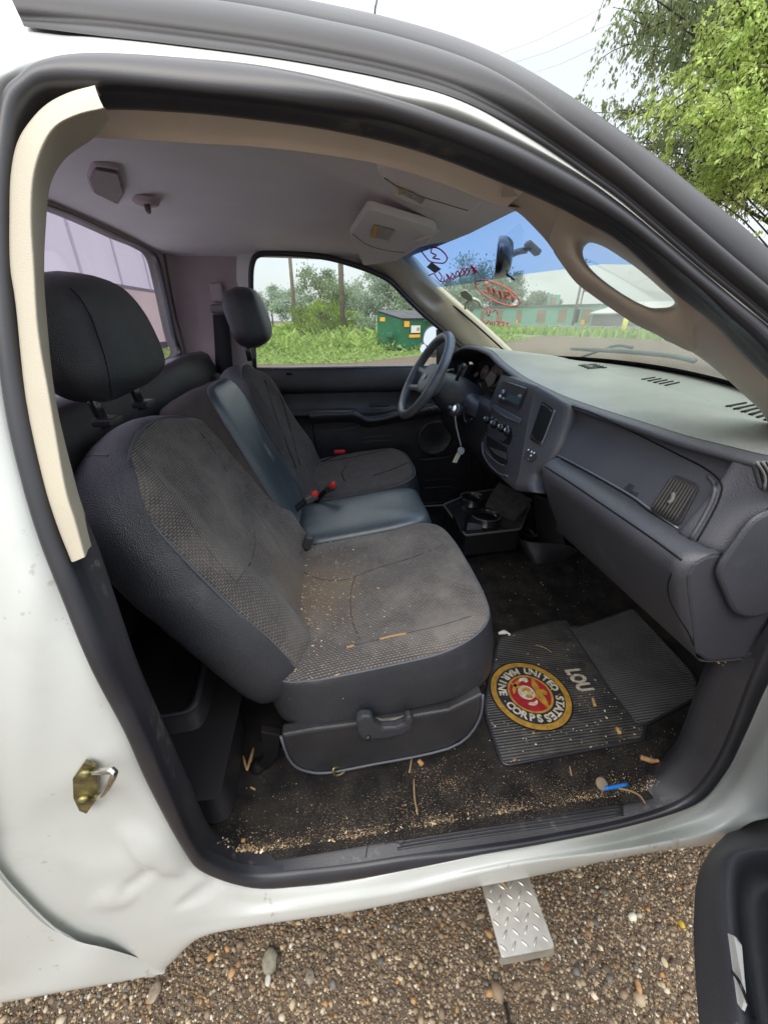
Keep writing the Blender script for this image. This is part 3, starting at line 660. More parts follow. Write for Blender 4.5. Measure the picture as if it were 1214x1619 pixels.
def seam(name, objs, pts, r, m, parent, lift=0.0, sub=5, label=None, k=5, closed=False):
    P0 = cr_axis(np.array([(*p, 0) for p in pts], float), sub, closed); out = []
    for q in P0:
        h_, _ = hit(objs, q[0], q[1], lift)
        if h_ is not None: out.append(h_)
    if len(out) > 2: return tube(name, out, r, m, parent, k=k, closed=closed, label=label)

trimo = [o for o in truck.children if o.name.startswith('door_opening_trim')][0]
nearl = [(628,1343),(700,1331),(800,1316),(900,1302),(985,1288)]; farl = [(655,1305),(740,1291),(842,1277),(930,1264),(985,1259)]
for i in range(7):
    t = i / 6; seam('sill_plate_rib', [trimo], [(a[0] + (b[0] - a[0]) * t, a[1] + (b[1] - a[1]) * t) for a, b in zip(nearl, farl)], .0027, 'rubber_trim', truck, .0006, k=6)
seam('sill_joint', [trimo], [(588,1308),(583,1330),(578,1356)], .0010, 'slot', truck, .0)
for q in ([(606,1322),(618,1314),(632,1313),(645,1318)], [(608,1335),(620,1332),(634,1334),(645,1328)], [(618,1322),(627,1318),(636,1322),(630,1329),(620,1328)]): seam('sill_emblem', [trimo], q, .0011, 'rubber_trim', truck, .0003)
# ---------------------------------------------------------------- A pillars
Lo = [(604,432),(638,467),(672,498),(702,522),(736,550),(760,575)]; Li = [(648,408),(678,442),(715,476),(756,511),(801,553),(830,585)]
lo = [A(*p, y=q) for p, q in zip(Lo, (1.585,1.59,1.60,1.61,1.615,1.62))]; li = [A(*p, y=q) for p, q in zip(Li, (1.47,1.50,1.52,1.54,1.56,1.57))]
lo.insert(0, lo[0] + Vector((-.11, -.01, .035))); li.insert(0, li[0] + Vector((-.05, -.02, .02)))
def apl(G):
    return G
ap = loft('windshield_pillar_trim', [[p + Vector((.01, .03, 0)) for p in lo], lo, [p.lerp(q, .3) + Vector((-.012, -.016, 0)) for p, q in zip(lo, li)], [p.lerp(q, .7) + Vector((-.012, -.012, 0)) for p, q in zip(lo, li)], li, [p + Vector((.03, .01, 0)) for p in li]], 'beige', truck, nu=5, nv=6)
for v in ap.data.vertices:
    q = A(676, 466, y=1.54)
    d = (v.co - q); ax = (lo[3] - lo[1]).normalized(); t_ = d.dot(ax); s_ = (d - ax * t_).length
    v.co += Vector((.014, .022, -.004)) * math.exp(-((t_ / .055) ** 4 + (s_ / .026) ** 4))
# right pillar with moulded grab handle: ring of stations round the hand hole
HO = [(916,386),(921,379),(931,376),(953,384),(980,401),(1005,418),(1028,437),(1048,455),(1064,468),(1070,478),(1062,486),(1048,489),(1030,488),(1010,480),(990,469),(967,454),(946,438),(930,423),(919,408),(915,396)]
OU = [(868,352),(880,330),(905,341),(938,360),(966,377),(993,395),(1022,422),(1050,448),(1078,474),(1108,505),(1105,530),(1096,556),(1060,541),(1034,527),(1003,512),(968,489),(938,468),(911,447),(890,420),(873,392)]
outside = set(range(1, 10))
ho = [onbody(p, .125) for p in HO]; ou = []
OU = [(p[0] + 9, p[1] - 11) if 1 <= i <= 9 else p for i, p in enumerate(OU)]
for i, p in enumerate(OU):
    ou.append(onbody(p, .067 if i in outside else .17 if i not in (0, 10) else .13))
mid1 = [p.lerp(q, .35) + Vector((-.012, -.014, 0)) for p, q in zip(ou, ho)]; mid2 = [p.lerp(q, .8) + Vector((-.012, -.012, .0)) for p, q in zip(ou, ho)]
hin = [p + Vector((.028, .035, .0)) for p in ho]; hback = [p.lerp(q, .5) + Vector((.04, .05, 0)) for p, q in zip(ou, ho)]
gh = loft('grab_handle_ring', [ou, mid1, mid2, ho, hin, hback, ou], 'beige_soft', truck, nu=4, nv=4, closed=True)
tA = [(800,292),(826,292),(860,304),(895,322)]; tB = [(795,322),(822,337),(857,372),(873,392)]
ta = [onbody(p, q) for p, q in zip(tA, (.067, .067, .067, .080))]; tb = [onbody(p, q) for p, q in zip(tB, (.15, .16, .168, .19))]
up1 = loft('pt', [[p + Vector((0, -.02, 0)) for p in ta], ta, [p.lerp(q, .4) + Vector((-.008, -.01, -.004)) for p, q in zip(ta, tb)], tb, [p + Vector((.02, .02, 0)) for p in tb]], 'beige_soft', truck, nu=4, nv=4)
lA = [(1078,462),(1116,496),(1158,536),(1192,572),(1232,630),(1272,710)]; lB = [(1050,535),(1096,556),(1138,588),(1173,620),(1212,662),(1240,740)]
la = [onbody(p, q) for p, q in zip(lA, (.10, .072, .067, .067, .067, .067))]; lb = [onbody(p, q) for p, q in zip(lB, (.21, .18, .165, .155, .145, .13))]
lw1 = loft('pt', [[p + Vector((0, -.02, 0)) for p in la], la, [p.lerp(q, .45) + Vector((-.010, -.012, -.0)) for p, q in zip(la, lb)], lb, [p + Vector((.02, .02, 0)) for p in lb]], 'beige_soft', truck, nu=4, nv=4)
join([gh, up1, lw1], 'windshield_pillar_trim')['label'] = 'tan front pillar trim with moulded grab handle'
# ---------------------------------------------------------------- windshield
def ws(u, v):      # u along y (0 passenger .. 1 driver), v 0 top .. 1 base
    y = .20 + 1.34 * u; c_ = math.sin(math.pi * (u * .92 + .04))
    xt = .27 + .12 * c_ ** .7; zt = 1.70 + .07 * np.interp(u, [0, .2, .5, 1], [0, .55, .9, 1.1])
    xb = .80 + .27 * c_ ** .6; zb = 1.385 + .025 * c_
    x = xt + (xb - xt) * v; z = zt + (zb - zt) * v + .012 * math.sin(math.pi * v)
    return (x, y, z)
VB = .30
wsh = loft('windshield', [[ws(i / 30, VB + (1.03 - VB) * j / 12) for i in range(31)] for j in range(13)], 'ws', truck)
loft('sunshade_band', [[ws(i / 30, -.04 + (VB + .04) * j / 6) for i in range(31)] for j in range(7)], 'band', wsh)
loft('glass_edge_band', [[Vector(ws(i / 30, .985)) + Vector((-.004, 0, -.001)) for i in range(31)], [Vector(ws(i / 30, 1.03)) + Vector((-.004, 0, -.001)) for i in range(31)], [Vector(ws(i / 30, 1.06)) + Vector((.03, 0, -.03)) for i in range(31)]], 'slot', wsh)
tube('glass_edge_bead', [Vector(ws(1 - .0, v / 10)) + Vector((-.006, -.012, 0)) for v in range(11)], .004, 'slot', wsh, sub=2)
loft('header_rail', [[Vector(ws(i / 20, -.05)) + Vector((-.02, 0, -.004)) for i in range(21)], [Vector(ws(i / 20, -.05)) + Vector((.0, 0, .035)) for i in range(21)], [Vector(ws(i / 20, -.05)) + Vector((.06, 0, .05)) for i in range(21)]], 'paint', truck)
# hand painted marks on the outside of the glass, reading backwards from the seats
def ink(name, strokes, r, m, label=None, lift=-.003):
    lst = []; V = []; f = []
    for s in strokes:
        P1 = cr_axis(np.array([(*p, 0) for p in s], float), 5); pts = []
        for q in P1:
            hh, _ = hit([wsh] + [c for c in wsh.children if c.name.startswith('sunshade')], q[0], q[1], lift)
            if hh is not None: pts.append(hh)
        if len(pts) > 1:
            a, b = tubedata(pts, r, 5, 1, base=len(V)); V += a; f += b
    return mk(name, V, f, m, wsh, True, label=label)
ov = [(786 + 38 * math.cos(t) * .92 + 0 * math.sin(t), 464 + 14.5 * math.sin(t) + 38 * math.cos(t) * .38) for t in [2 * math.pi * i / 20 + .3 for i in range(22)]]
ink('painted_words', [ov, [(766,450),(770,456),(772,463),(768,462),(764,460)], [(772,453),(775,462),(780,467),(779,456),(785,468),(790,470),(788,459)], [(790,460),(793,470),(797,473),(798,462),(803,464),(799,470),(806,474)], [(803,462),(808,468),(810,478),(812,470)]], .0026, 'inkred', 'orange red writing inside an oval on the windshield')
ink('painted_words', [[(764,487),(770,493),(768,497),(776,500)], [(770,488),(775,492),(771,500)], [(778,494),(784,490),(786,497)], [(764,507),(768,513),(772,507),(775,514)], [(777,508),(777,515)], [(781,508),(781,515)], [(785,509),(789,508),(787,515),(785,512)], [(791,510),(795,509),(795,515),(791,515)], [(798,510),(803,511),(800,514),(805,517)]], .0024, 'inkred', 'small orange red writing low on the windshield')
ink('painted_words', [[(667,396),(673,404),(681,412),(693,414),(702,414),(707,409),(706,402),(700,395),(692,390),(682,389)], [(684,389),(682,397),(690,402),(685,406),(696,408)]], .0024, 'inkcrimson', 'crimson circled mark in the blue glass', .003)
ink('painted_words', [[(678,434),(686,431),(690,436),(694,441),(698,444),(703,442),(702,438)], [(694,428),(699,436),(697,443)], [(706,443),(710,436),(706,432),(712,442)], [(712,440),(716,430),(718,440),(712,436)], [(720,438),(723,427),(727,431),(722,437)], [(727,436),(731,424),(735,430),(729,435)], [(734,434),(739,422),(742,429),(737,434)], [(741,430),(746,421)], [(746,432),(753,428),(745,418),(752,430)], [(757,430),(746,418)]], .0023, 'inkcrimson', 'crimson numbers painted in the blue glass', .003)
q4 = [hit([wsh] + list(wsh.children), *p, .002)[0] for p in [(683,414),(698,424),(688,431),(675,421)]]
prism('windshield_sticker', q4, (-.001, 0, .0005), simple('grey_sticker', (.12, .13, .17), .6), wsh, bev=0)
q5 = [hit([wsh], *p, .002)[0] for p in [(728,461),(737,458),(747,468),(748,474),(739,474),(730,468)]]
q5 = [q for q in q5 if q is not None]
prism('windshield_decal', rounded(q5, .01), (-.001, 0, .0005), simple('pale_decal', (.45, .50, .36), .6), wsh, bev=0)
seam('windshield_decal', [wsh], [(735,488),(737,478),(745,473),(755,476),(760,484)], .006, 'pale_decal', wsh, -.002)
# wiper on the outside of the glass
wa = [A(*p, x=q) for p, q in (((903,551), 1.02), ((950,553), 1.06), ((1000,556), 1.08), ((1060,562), 1.08), ((1098,570), 1.06))]
wp = tube('windshield_wiper', wa, [.006, .009, .009, .008, .008], simple('wiper_rubber', (.06, .075, .075), .5), truck, sub=4)
tube('wiper_arm', [A(910, 568, x=1.10), A(945, 555, x=1.10), A(975, 546, x=1.11), A(1000, 549, x=1.12)], .006, 'wiper_rubber', wp, sub=4)
loft('cowl_grille', [[(1.00, .10, 1.335), (1.10, .5, 1.365), (1.14, .85, 1.37), (1.10, 1.2, 1.365), (1.0, 1.6, 1.335)], [(1.06, .10, 1.30), (1.17, .5, 1.34), (1.21, .85, 1.345), (1.17, 1.2, 1.34), (1.06, 1.6, 1.30)]], 'plastic', truck, nu=3, nv=5)
# ---------------------------------------------------------------- inside mirror
mc = A(797, 404, x=.515)
# glass seen nearly edge-on: long axis across the cab, face tilted to the driver
mq = [A(783,384,x=.49), A(792,386,x=.49), A(799,400,x=.50), A(800,420,x=.505), A(793,432,x=.505), A(781,431,x=.50), A(774,418,x=.49), A(776,396,x=.485)]
mn = Vector((-.93, .30, -.1)).normalized()
def ell(c, U, V, a, b, k=28, p=2.6):
    out = []
    for i in range(k):
        t = 2 * math.pi * i / k; cs, sn = math.cos(t), math.sin(t)
        out.append(Vector(c) + U * a * abs(cs) ** (2 / p) * (1 if cs > 0 else -1) + V * b * abs(sn) ** (2 / p) * (1 if sn > 0 else -1))
    return out
mcen = A(787, 408, y=.88); mU = Vector((.36, .93, .0)).normalized(); mV = Vector((0, 0, 1)); mN = Vector((-.93, .36, 0)).normalized()
rm = loft('rear_view_mirror', [ell(mcen + mN * .004, mU, mV, .006, .004), ell(mcen + mN * .004, mU, mV, .105, .043), ell(mcen, mU, mV, .112, .048), ell(mcen - mN * .018, mU, mV, .110, .047), ell(mcen - mN * .036, mU, mV, .075, .034), ell(mcen - mN * .040, mU, mV, .01, .006)], 'gloss', truck, nu=3, closed=True)
loft('mirror_glass', [ell(mcen + mN * .0062, mU, mV, .006, .004), ell(mcen + mN * .0062, mU, mV, .103, .0415)], mat('mirror_silver', (.8, .82, .85), .04, .5, metal=1), rm, closed=True)
tube('mirror_arm', [mcen - mN * .03, A(812, 400, x=.55), A(826, 396, x=.575), A(832, 397, x=.59)], [.007, .009, .009, .006], 'gloss', rm, k=8, sub=3)
box('mirror_mount', A(842, 392, x=.60), (.016, .030, .050), 'gloss', rm, rot=Matrix.Rotation(R(-58), 3, 'Y'), bev=.005)
tube('mirror_lever', [mcen - mN * .02 + Vector((0, 0, -.035)), mcen + Vector((.035, -.02, -.046)), mcen + Vector((.045, -.03, -.055))], .003, 'gloss', rm, sub=2)

# ---------------------------------------------------------------- sun visors
def visor(pts, zt, th, label):
    q = [Vector((p.x, p.y, 0)) for p in [A(*s, z=zz_) for s, zz_ in pts]]
    P3 = [Vector((A(*s, z=zz_))) for s, zz_ in pts]
    v = prism('sun_visor', rounded(P3, .025), (0, 0, th), 'headliner', truck, bev=.007, label=label); v.modifiers['bevel'].segments = 3
    return v
v1 = visor([((553,372),1.765), ((582,330),1.765), ((692,362),1.752), ((676,384),1.738), ((628,412),1.735), ((575,420),1.745)], 0, .018, 'driver sun visor folded up with a warning label')
v2 = visor([((592,268),1.745), ((612,262),1.742), ((700,283),1.722), ((776,313),1.712), ((742,342),1.722), ((690,335),1.728), ((620,312),1.738)], 0, .016, 'passenger sun visor folded up with a warning label')
def onobj_quad(objs, px, lift): return [hit(objs, *p, lift)[0] for p in px]
def decal(name, objs, px, m, parent, lift=.0015, label=None, th=.0008, bev=0, rnd=0):
    q = onobj_quad(objs, px, lift)
    if any(t is None for t in q): print('MISS', name, px, q); q = [t for t in q if t is not None]
    if len(q) < 3: return None
    n = (q[1] - q[0]).cross(q[2] - q[0]).normalized()
    if n.dot(CAM - q[0]) < 0: n = -n
    if rnd: q = rounded(q, rnd)
    return prism(name, q, n * th, m, parent, bev=bev, label=label)
decal('warning_label', [v1], [(594,354),(624,362),(614,379),(588,372)], 'label', v1)
decal('label_header', [v1], [(592,353),(599,355),(593,374),(586,372)], 'labelo', v1, .003)
decal('warning_label', [v2], [(634,294),(672,312),(667,320),(632,302)], 'label', v2)
decal('label_header', [v2], [(632,293),(636,295),(634,304),(630,302)], 'labelo', v2, .003)
seam('visor_groove', [v1], [(556,368),(580,386),(610,395),(640,399)], .0016, 'grey', v1, 0)
seam('visor_groove', [v2], [(600,275),(640,300),(700,320),(740,332)], .0014, 'grey', v2, 0)
tube('visor_rod', [A(640,388,z=1.735), A(668,376,z=1.745), A(694,362,z=1.757)], .005, 'headliner', v1)
# ---------------------------------------------------------------- driver's door
YD = 1.615
dd = empty('driver_door'); setpar(dd, truck); dd['label'] = 'closed driver door with its window, seen across the cab'
def dp(px, py, dy=0): return A(px, py, y=YD + dy)
DX0, DX1 = -.36, 1.0; zs = 1.335
rowsz = [(zs + .004, .030), (zs + .006, .0), (1.325, -.012), (1.28, -.022), (1.235, -.020), (1.222, -.004), (1.215, .0), (1.15, .0), (1.13, -.014), (1.105, -.014), (1.095, .0), (.95, .0), (.90, .004), (.72, .006), (.56, .01)]
xs = np.linspace(DX0, DX1, 40)
pan = loft('door_panel', [[(x, YD + d, z) for x in xs] for z, d in rowsz], 'plastic', dd, nu=2)
# window frame and glass
wf = [(402,590),(400,520),(399,450),(402,418),(412,405),(440,403),(480,405),(520,410),(560,421),(590,432),(616,446),(640,470),(672,500),(704,526),(738,556),(765,590)]
wfp = [A(*p, y=1.60) for p in wf]
wfp = [Vector((p.x, 1.545 + .07 * min(1, (1.80 - p.z) / .45), p.z)) for p in wfp]
tube('window_seal', wfp, .011, 'rubber', dd, sub=3)
wo = [p + Vector(((p.x - .1) * .05, .01, .05 if p.z > 1.5 else 0)) for p in wfp]
loft('door_frame', [[p + Vector((0, .012, 0)) for p in wfp], [p + (p - Vector((.2, p.y, 1.45))) * .12 + Vector((0, .03, 0)) for p in wfp]], 'paint', dd, nv=3)
gl = [p + Vector((0, .012, 0)) for p in wfp]
mk('window_glass', gl, [tuple(range(len(gl)))], 'glass', dd, False)
tube('sill_trim_line', [(DX0, YD - .004, 1.338), (.3, YD - .004, 1.338), (.95, YD - .004, 1.338)], .006, 'silver', dd, sub=2)
loft('door_skin', [[(DX0, 1.70, 1.33), (.3, 1.71, 1.33), (1.1, 1.71, 1.31)], [(DX0, 1.76, 1.0), (.3, 1.77, 1.0), (1.1, 1.77, 1.0)], [(DX0, 1.74, .45), (.3, 1.74, .45), (1.1, 1.74, .45)]], 'paint', dd, nu=4, nv=3)
loft('roof_rail', [[(-.66, 1.60, 1.80), (-.2, 1.56, 1.80), (.2, 1.55, 1.79), (.36, 1.53, 1.77), (.60, 1.57, 1.63), (.88, 1.62, 1.42), (1.0, 1.64, 1.34)], [(-.66, 1.64, 1.76), (-.2, 1.62, 1.80), (.2, 1.61, 1.78), (.36, 1.59, 1.74), (.60, 1.62, 1.59), (.88, 1.68, 1.38), (1.0, 1.70, 1.30)]], 'paint', truck, nu=2, nv=4)
loft('cab_side_panel', [[(-.70, 1.64, 1.80), (-.34, 1.62, 1.79)], [(-.70, 1.70, 1.33), (-.36, 1.70, 1.33)], [(-.70, 1.74, .45), (-.36, 1.74, .45)]], 'paint', truck, nu=4, nv=2)
# armrest, handle, speaker, pocket
pts = [[dp(490,652), dp(520,650), dp(559,649), dp(580,658), dp(625,650), dp(690,640)]]
ar = loft('armrest', [[p + Vector((0, -.005, .012)) for p in pts[0]], [p + Vector((0, -.045, .010)) for p in pts[0]], [p + Vector((0, -.055, -.012)) for p in pts[0]], [p + Vector((0, -.035, -.035)) for p in pts[0]], [p + Vector((0, 0, -.06)) for p in pts[0]]], 'rubber_trim', dd, nu=4, nv=4)
tube('armrest_highlight', [dp(492,650,-.052), dp(530,650,-.055), dp(560,650,-.055)], .003, 'silver', ar)  # bright line along the armrest edge is a painted highlight
tube('pull_handle', [dp(566,654,-.03), dp(580,664,-.062), dp(605,662,-.066), dp(630,655,-.062), dp(655,645,-.05), dp(690,640,-.03)], [.010, .012, .012, .012, .010], 'rubber_trim', ar, sub=4)
tube('panel_groove', [dp(497,615,-.002), dp(510,613,-.003), dp(600,613,-.003), dp(690,613,-.003)], .0028, 'dash', dd)
for pl_ in ([(502,684),(560,676),(568,672)], [(571,693),(590,690),(617,688)], [(571,700),(590,697),(617,696)]): tube('panel_groove', [dp(*p, -.003) for p in pl_], .0025, 'dash', dd, sub=3)
tube('panel_groove', [dp(493,655,-.002), dp(497,690,-.002), dp(505,730,-.002), dp(512,775,-.002)], .0025, 'slot', dd, sub=3)
scn = dp(687, 692, -.004)
spk = lathe('speaker', [(.0, .004), (.082, .006), (.088, .010), (.094, .006), (.097, -.004), (.097, -.01)], scn, (0, -1, 0), 'rubber_trim', dd, 40)
tube('map_pocket_rim', [dp(665,727,-.02), dp(690,725,-.025), dp(720,718,-.02), dp(735,700,-.012), dp(742,680,-.004)], .004, 'rubber_trim', dd, sub=4)
for a in ([(672,760),(700,757),(718,758)], [(672,772),(695,770),(714,770),(718,780),(712,792),(690,794),(670,796)]): tube('map_pocket_rim', [dp(*p, -.01) for p in a], .003, 'rubber_trim', dd, sub=4)
lathe('door_lock_button', [(.012, 0), (.010, .012), (.0, .014)], A(457, 592, y=1.59), (0, 0, 1), 'slot', dd, 12)
box('window_switch', dp(600, 640, -.05), (.10, .03, .012), 'gloss', ar, bev=.003)
# door mirror outside
mcc = A(682, 535, y=1.93); mnn = Vector((-.80, -.52, .26)).normalized()
mo = [onplane(p, mcc, mnn) for p in [(664,548),(667,524),(677,513),(692,510),(701,516),(703,530),(699,552),(684,560),(668,562)]]
dm = prism('door_mirror', rounded([p - mnn * .004 for p in mo], .03), mnn * -.07, 'rubber_trim', dd, bev=.012)
mm_ = mat('mirror_face', (.90, .93, .97), .12, .5, metal=1)
mgl = [onplane(p, mcc, mnn) for p in [(669,540),(672,525),(680,517),(692,515),(698,519),(699,534),(684,546),(674,546)]]
prism('mirror_glass', rounded(mgl, .02), mnn * .002, mm_, dm, bev=0)
mg2 = [onplane(p, mcc, mnn) for p in [(664,554),(666,546),(671,543),(675,548),(674,556),(669,559)]]
prism('wide_angle_mirror_glass', rounded(mg2, .012), mnn * .003, mm_, dm, bev=0)
box('mirror_bracket', A(715, 540, y=1.80) + Vector((.05, 0, 0)), (.06, .26, .10), 'rubber', dm, bev=.02)
prism('mirror_sail', [A(*p, y=1.60) for p in [(690,520),(708,528),(742,556),(742,580),(690,580)]], (0, .01, 0), 'rubber', dd, bev=.002)

# ================================================================ dashboard
DY = [.03, .05, .085, .12, .2, .3, .45, .58, .66, .8, .94, 1.02, 1.10, 1.25, 1.38, 1.48, 1.54, 1.60]
def EZ(y): return np.interp(y, [.03, .2, .45, .6, .85, 1.0, 1.12, 1.3, 1.42, 1.52, 1.6], [1.378, 1.368, 1.366, 1.368, 1.388, 1.418, 1.447, 1.452, 1.442, 1.415, 1.385])
def WB(y): u = (y - .20) / 1.34; u = min(max(u, 0), 1); q = ws(u, 1.02); return q[0] + .0, q[2] - .006
top_rows = []; 
def toprow(f, dz): return [(.603 + (WB(y)[0] - .603) * f, y, EZ(y) * (1 - f ** .8) + WB(y)[1] * f ** .8 + dz) for y in DY]
endx = lambda y: .02 * max(0, (.06 - y) / .03)
edge = [[(.603 + endx(y), y, EZ(y)) for y in DY], [(.588 + endx(y), y, EZ(y) - .006) for y in DY], [(.587 + endx(y), y, EZ(y) - .015) for y in DY], [(.600 + endx(y), y, EZ(y) - .021) for y in DY]]
dash = loft('dashboard', [toprow(1, 0), toprow(.8, .0), toprow(.62, .004), toprow(.56, .009), toprow(.3, .006), toprow(.08, .003)] + edge, 'dash', truck, nu=3, nv=3, label='slate grey dashboard with sky light painted into its paler top')
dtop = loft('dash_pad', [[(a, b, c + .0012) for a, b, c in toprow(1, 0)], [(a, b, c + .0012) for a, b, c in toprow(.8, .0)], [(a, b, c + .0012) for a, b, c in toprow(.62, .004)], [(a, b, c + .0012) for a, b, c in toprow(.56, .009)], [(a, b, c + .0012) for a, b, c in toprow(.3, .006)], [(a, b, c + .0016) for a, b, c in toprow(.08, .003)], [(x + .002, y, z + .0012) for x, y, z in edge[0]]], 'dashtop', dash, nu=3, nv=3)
# face with glove box, passenger side
FY_ = [.03, .05, .075, .092, .100, .12, .3, .45, .55, .60]
def fx(y): return -.018 if y < .08 else (-.022 if y < .095 else 0)
face = [[(.600 + fx(y) * .6 + endx(y), y, EZ(y) - .021 + (.006 if y > .1 else .006)) for y in FY_], [(.602 + fx(y) + endx(y), y, 1.335) for y in FY_], [(.590 + fx(y) + endx(y), y, 1.30) for y in FY_], [(.560 + fx(y) * .7 + endx(y), y, 1.25) for y in FY_], [(.553 + fx(y) * .4 + endx(y), y, 1.236) for y in FY_]]
dface = loft('glove_box_face', face, 'dash', dash, nu=4, nv=4)
BY = [.03, .034, .045, .07, .2, .35, .44, .468, .482, .486]
def bx_(y): return .05 * max(0, (y - .45) / .036) ** 2 + .012 * max(0, (.045 - y) / .015) ** 2
bprof = [(.565, 1.236), (.545, 1.240), (.522, 1.238), (.506, 1.226), (.503, 1.205), (.515, 1.175), (.553, 1.10), (.600, 1.03), (.635, 1.005), (.76, 1.0)]
bol = [[(x + bx_(y) * (1 if x < .6 else 0), y, z) for y in BY] for x, z in bprof]
bols = loft('knee_bolster', bol, 'dash', dash, nu=4, nv=4)
prism('bolster_end', [Vector((x + bx_(.486), .486, z)) for x, z in bprof] + [Vector((.80, .486, 1.05)), Vector((.80, .486, 1.24))], (0, -.01, 0), 'dash', dash, bev=0)
DB = [.98, 1.1, 1.3, 1.5, 1.6]
loft('driver_knee_panel', [[(.60, y, 1.27) for y in DB], [(.575, y, 1.24) for y in DB], [(.57, y, 1.12) for y in DB], [(.62, y, 1.00) for y in DB], [(.78, y, .93) for y in DB]], 'plastic', dash, nu=4, nv=4)
# end cap facing the open door
cap = [(.605, .03, 1.372)] + [(f_[0][0], .03, f_[0][2]) for f_ in (face[1:])] + [(b_[0][0], .03, b_[0][2]) for b_ in bol[1:]] + [(1.0, .03, 1.10), (1.02, .03, 1.30), (.84, .03, 1.385), (.7, .03, 1.385)]
ec = prism('dash_end_cap', [Vector(p) for p in cap], (0, .02, 0), 'dash', dash, bev=.006)
cv = [A(*p, y=.028) for p in [(1126,905),(1131,888),(1140,874),(1173,826),(1190,811),(1213,802),(1290,800),(1330,850),(1280,930),(1214,960),(1190,971),(1165,970),(1151,962)]]
cvp = prism('end_cover', rounded(cv, .02), (0, -.010, 0), 'dash', dash, bev=.005)
sv = [A(*p, y=.024) for p in [(1183,729),(1232,724),(1262,760),(1250,790),(1196,774)]]
svp = prism('side_vent_bezel', rounded(sv, .01), (0, -.006, 0), 'dash', dash, bev=.003)
prism('side_vent_core', rounded([p + (Vector((sum(q.x for q in sv) / 5, p.y, sum(q.z for q in sv) / 5)) - p) * .16 + Vector((0, -.0065, 0)) for p in sv], .008), (0, -.001, 0), 'slot', svp, bev=0)
for t in (.2, .4, .6, .8):
    a = A(1187 + 45 * t, 731 - 3 * t, y=.0165); b = A(1198 + 50 * t, 771 + 14 * t, y=.0165)
    tube('side_vent_vane', [a, a.lerp(b, .5) + Vector((.006, 0, 0)), b], .0017, 'grey', svp, sub=3)
# lower kick panel ahead of the door, below the dash end
loft('kick_panel', [[(.70, 1.58, 1.05), (1.25, 1.58, 1.05)], [(.72, 1.585, .56), (1.27, 1.585, .56)]], 'plastic', truck)
seam('trim_gap', [o for o in truck.children if o.name.startswith('kick_panel')] + [ec, bols], [(1062,905),(1056,925),(1058,945),(1072,975),(1088,1000),(1096,1020)], .0012, 'slot', dash, 0)
seam('gap_and_crease_shade', [dface, dash], [(902,641),(935,652),(970,668),(1005,685),(1039,702),(1075,720),(1107,736),(1130,752),(1141,768),(1136,792),(1120,824),(1102,855),(1084,882)], .0016, 'slot', dash, .0)  # shadow line of the crease under the pad edge, drawn as a dark tube
seam('bezel_ridge', [dface], [(1120,752),(1130,768),(1126,790),(1110,822),(1092,852),(1078,874)], .0034, 'dash', dash, .0002, k=8)
seam('gap_and_crease_shade', [dface, bols], [(862,738),(900,762),(950,796),(1000,830),(1040,858),(1078,886)], .0018, 'slot', dash, .0)
# defroster grilles and vents on the pad
def slats(name, objs, quad, n, parent, m='slot', lift=.0012, r=.0022, bez=None):
    """dark slots running from edge 0-1 to edge 3-2 of a photo quad"""
    lst = []
    for i in range(n):
        t = (i + .5) / n
        a = (quad[0][0] + (quad[3][0] - quad[0][0]) * t, quad[0][1] + (quad[3][1] - quad[0][1]) * t); b = (quad[1][0] + (quad[2][0] - quad[1][0]) * t, quad[1][1] + (quad[2][1] - quad[1][1]) * t)
        pts = [hit(objs, a[0] + (b[0] - a[0]) * s, a[1] + (b[1] - a[1]) * s, lift)[0] for s in (0, .33, .66, 1)]
        if all(p is not None for p in pts): lst.append(pts)
    return tubes(name, lst, r, m, parent, k=5, sub=2)
slats('defroster_grille', [dtop], [(912,577),(940,575),(961,582),(930,584)], 4, dash, r=.0022)
slats('defroster_grille', [dtop], [(1010,599),(1030,596),(1078,606),(1056,611)], 5, dash, r=.0024)
slats('defroster_grille', [dtop], [(1142,641),(1172,636),(1250,655),(1214,667)], 6, dash, r=.0026)
# passenger face vent
vq = [(1066,749),(1109,768),(1075,834),(1027,808)]
vb = decal('face_vent', [dface], vq, 'plastic', dash, lift=.001, th=.003, bev=.0012, rnd=.012)
slats('vent_vane', [dface], [(1064,754),(1030,805),(1070,828),(1104,772)], 9, vb, m=simple('vent_vane_plastic', (.050, .046, .043), .5), lift=.0045, r=.0022)
seam('vent_thumbwheel', [dface], [(1068,782),(1066,792),(1060,798)], .0038, 'grey', vb, lift=.006)
seam('glove_box_gap', [dface], [(873,716),(900,729),(950,756),(1000,785),(1030,807),(1073,836)], .0022, 'silver', dash, lift=.0006)
seam('glove_box_gap', [dface], [(873,719),(900,732),(950,759),(1000,788),(1030,811),(1073,840)], .0016, 'slot', dash, lift=.0008)
def facetext(s, px, objs, size, m, parent, ang=0, lift=.001, name='lettering'):
    p, n_1 = hit(objs, *px, lift)
    if p is None: return
    upv = Vector((0, 0, 1)); Mx = frame3(n_1, upv) @ Matrix.Rotation(ang, 3, 'Z')
    V, f = textdata(s, p, Mx, size); return mk(name, V, f, m, parent, False)
facetext('SRS', (997,769), [dface], .011, 'rubber', dash, R(0)); facetext('AIRBAG', (997,777), [dface], .011, 'rubber', dash, R(0))
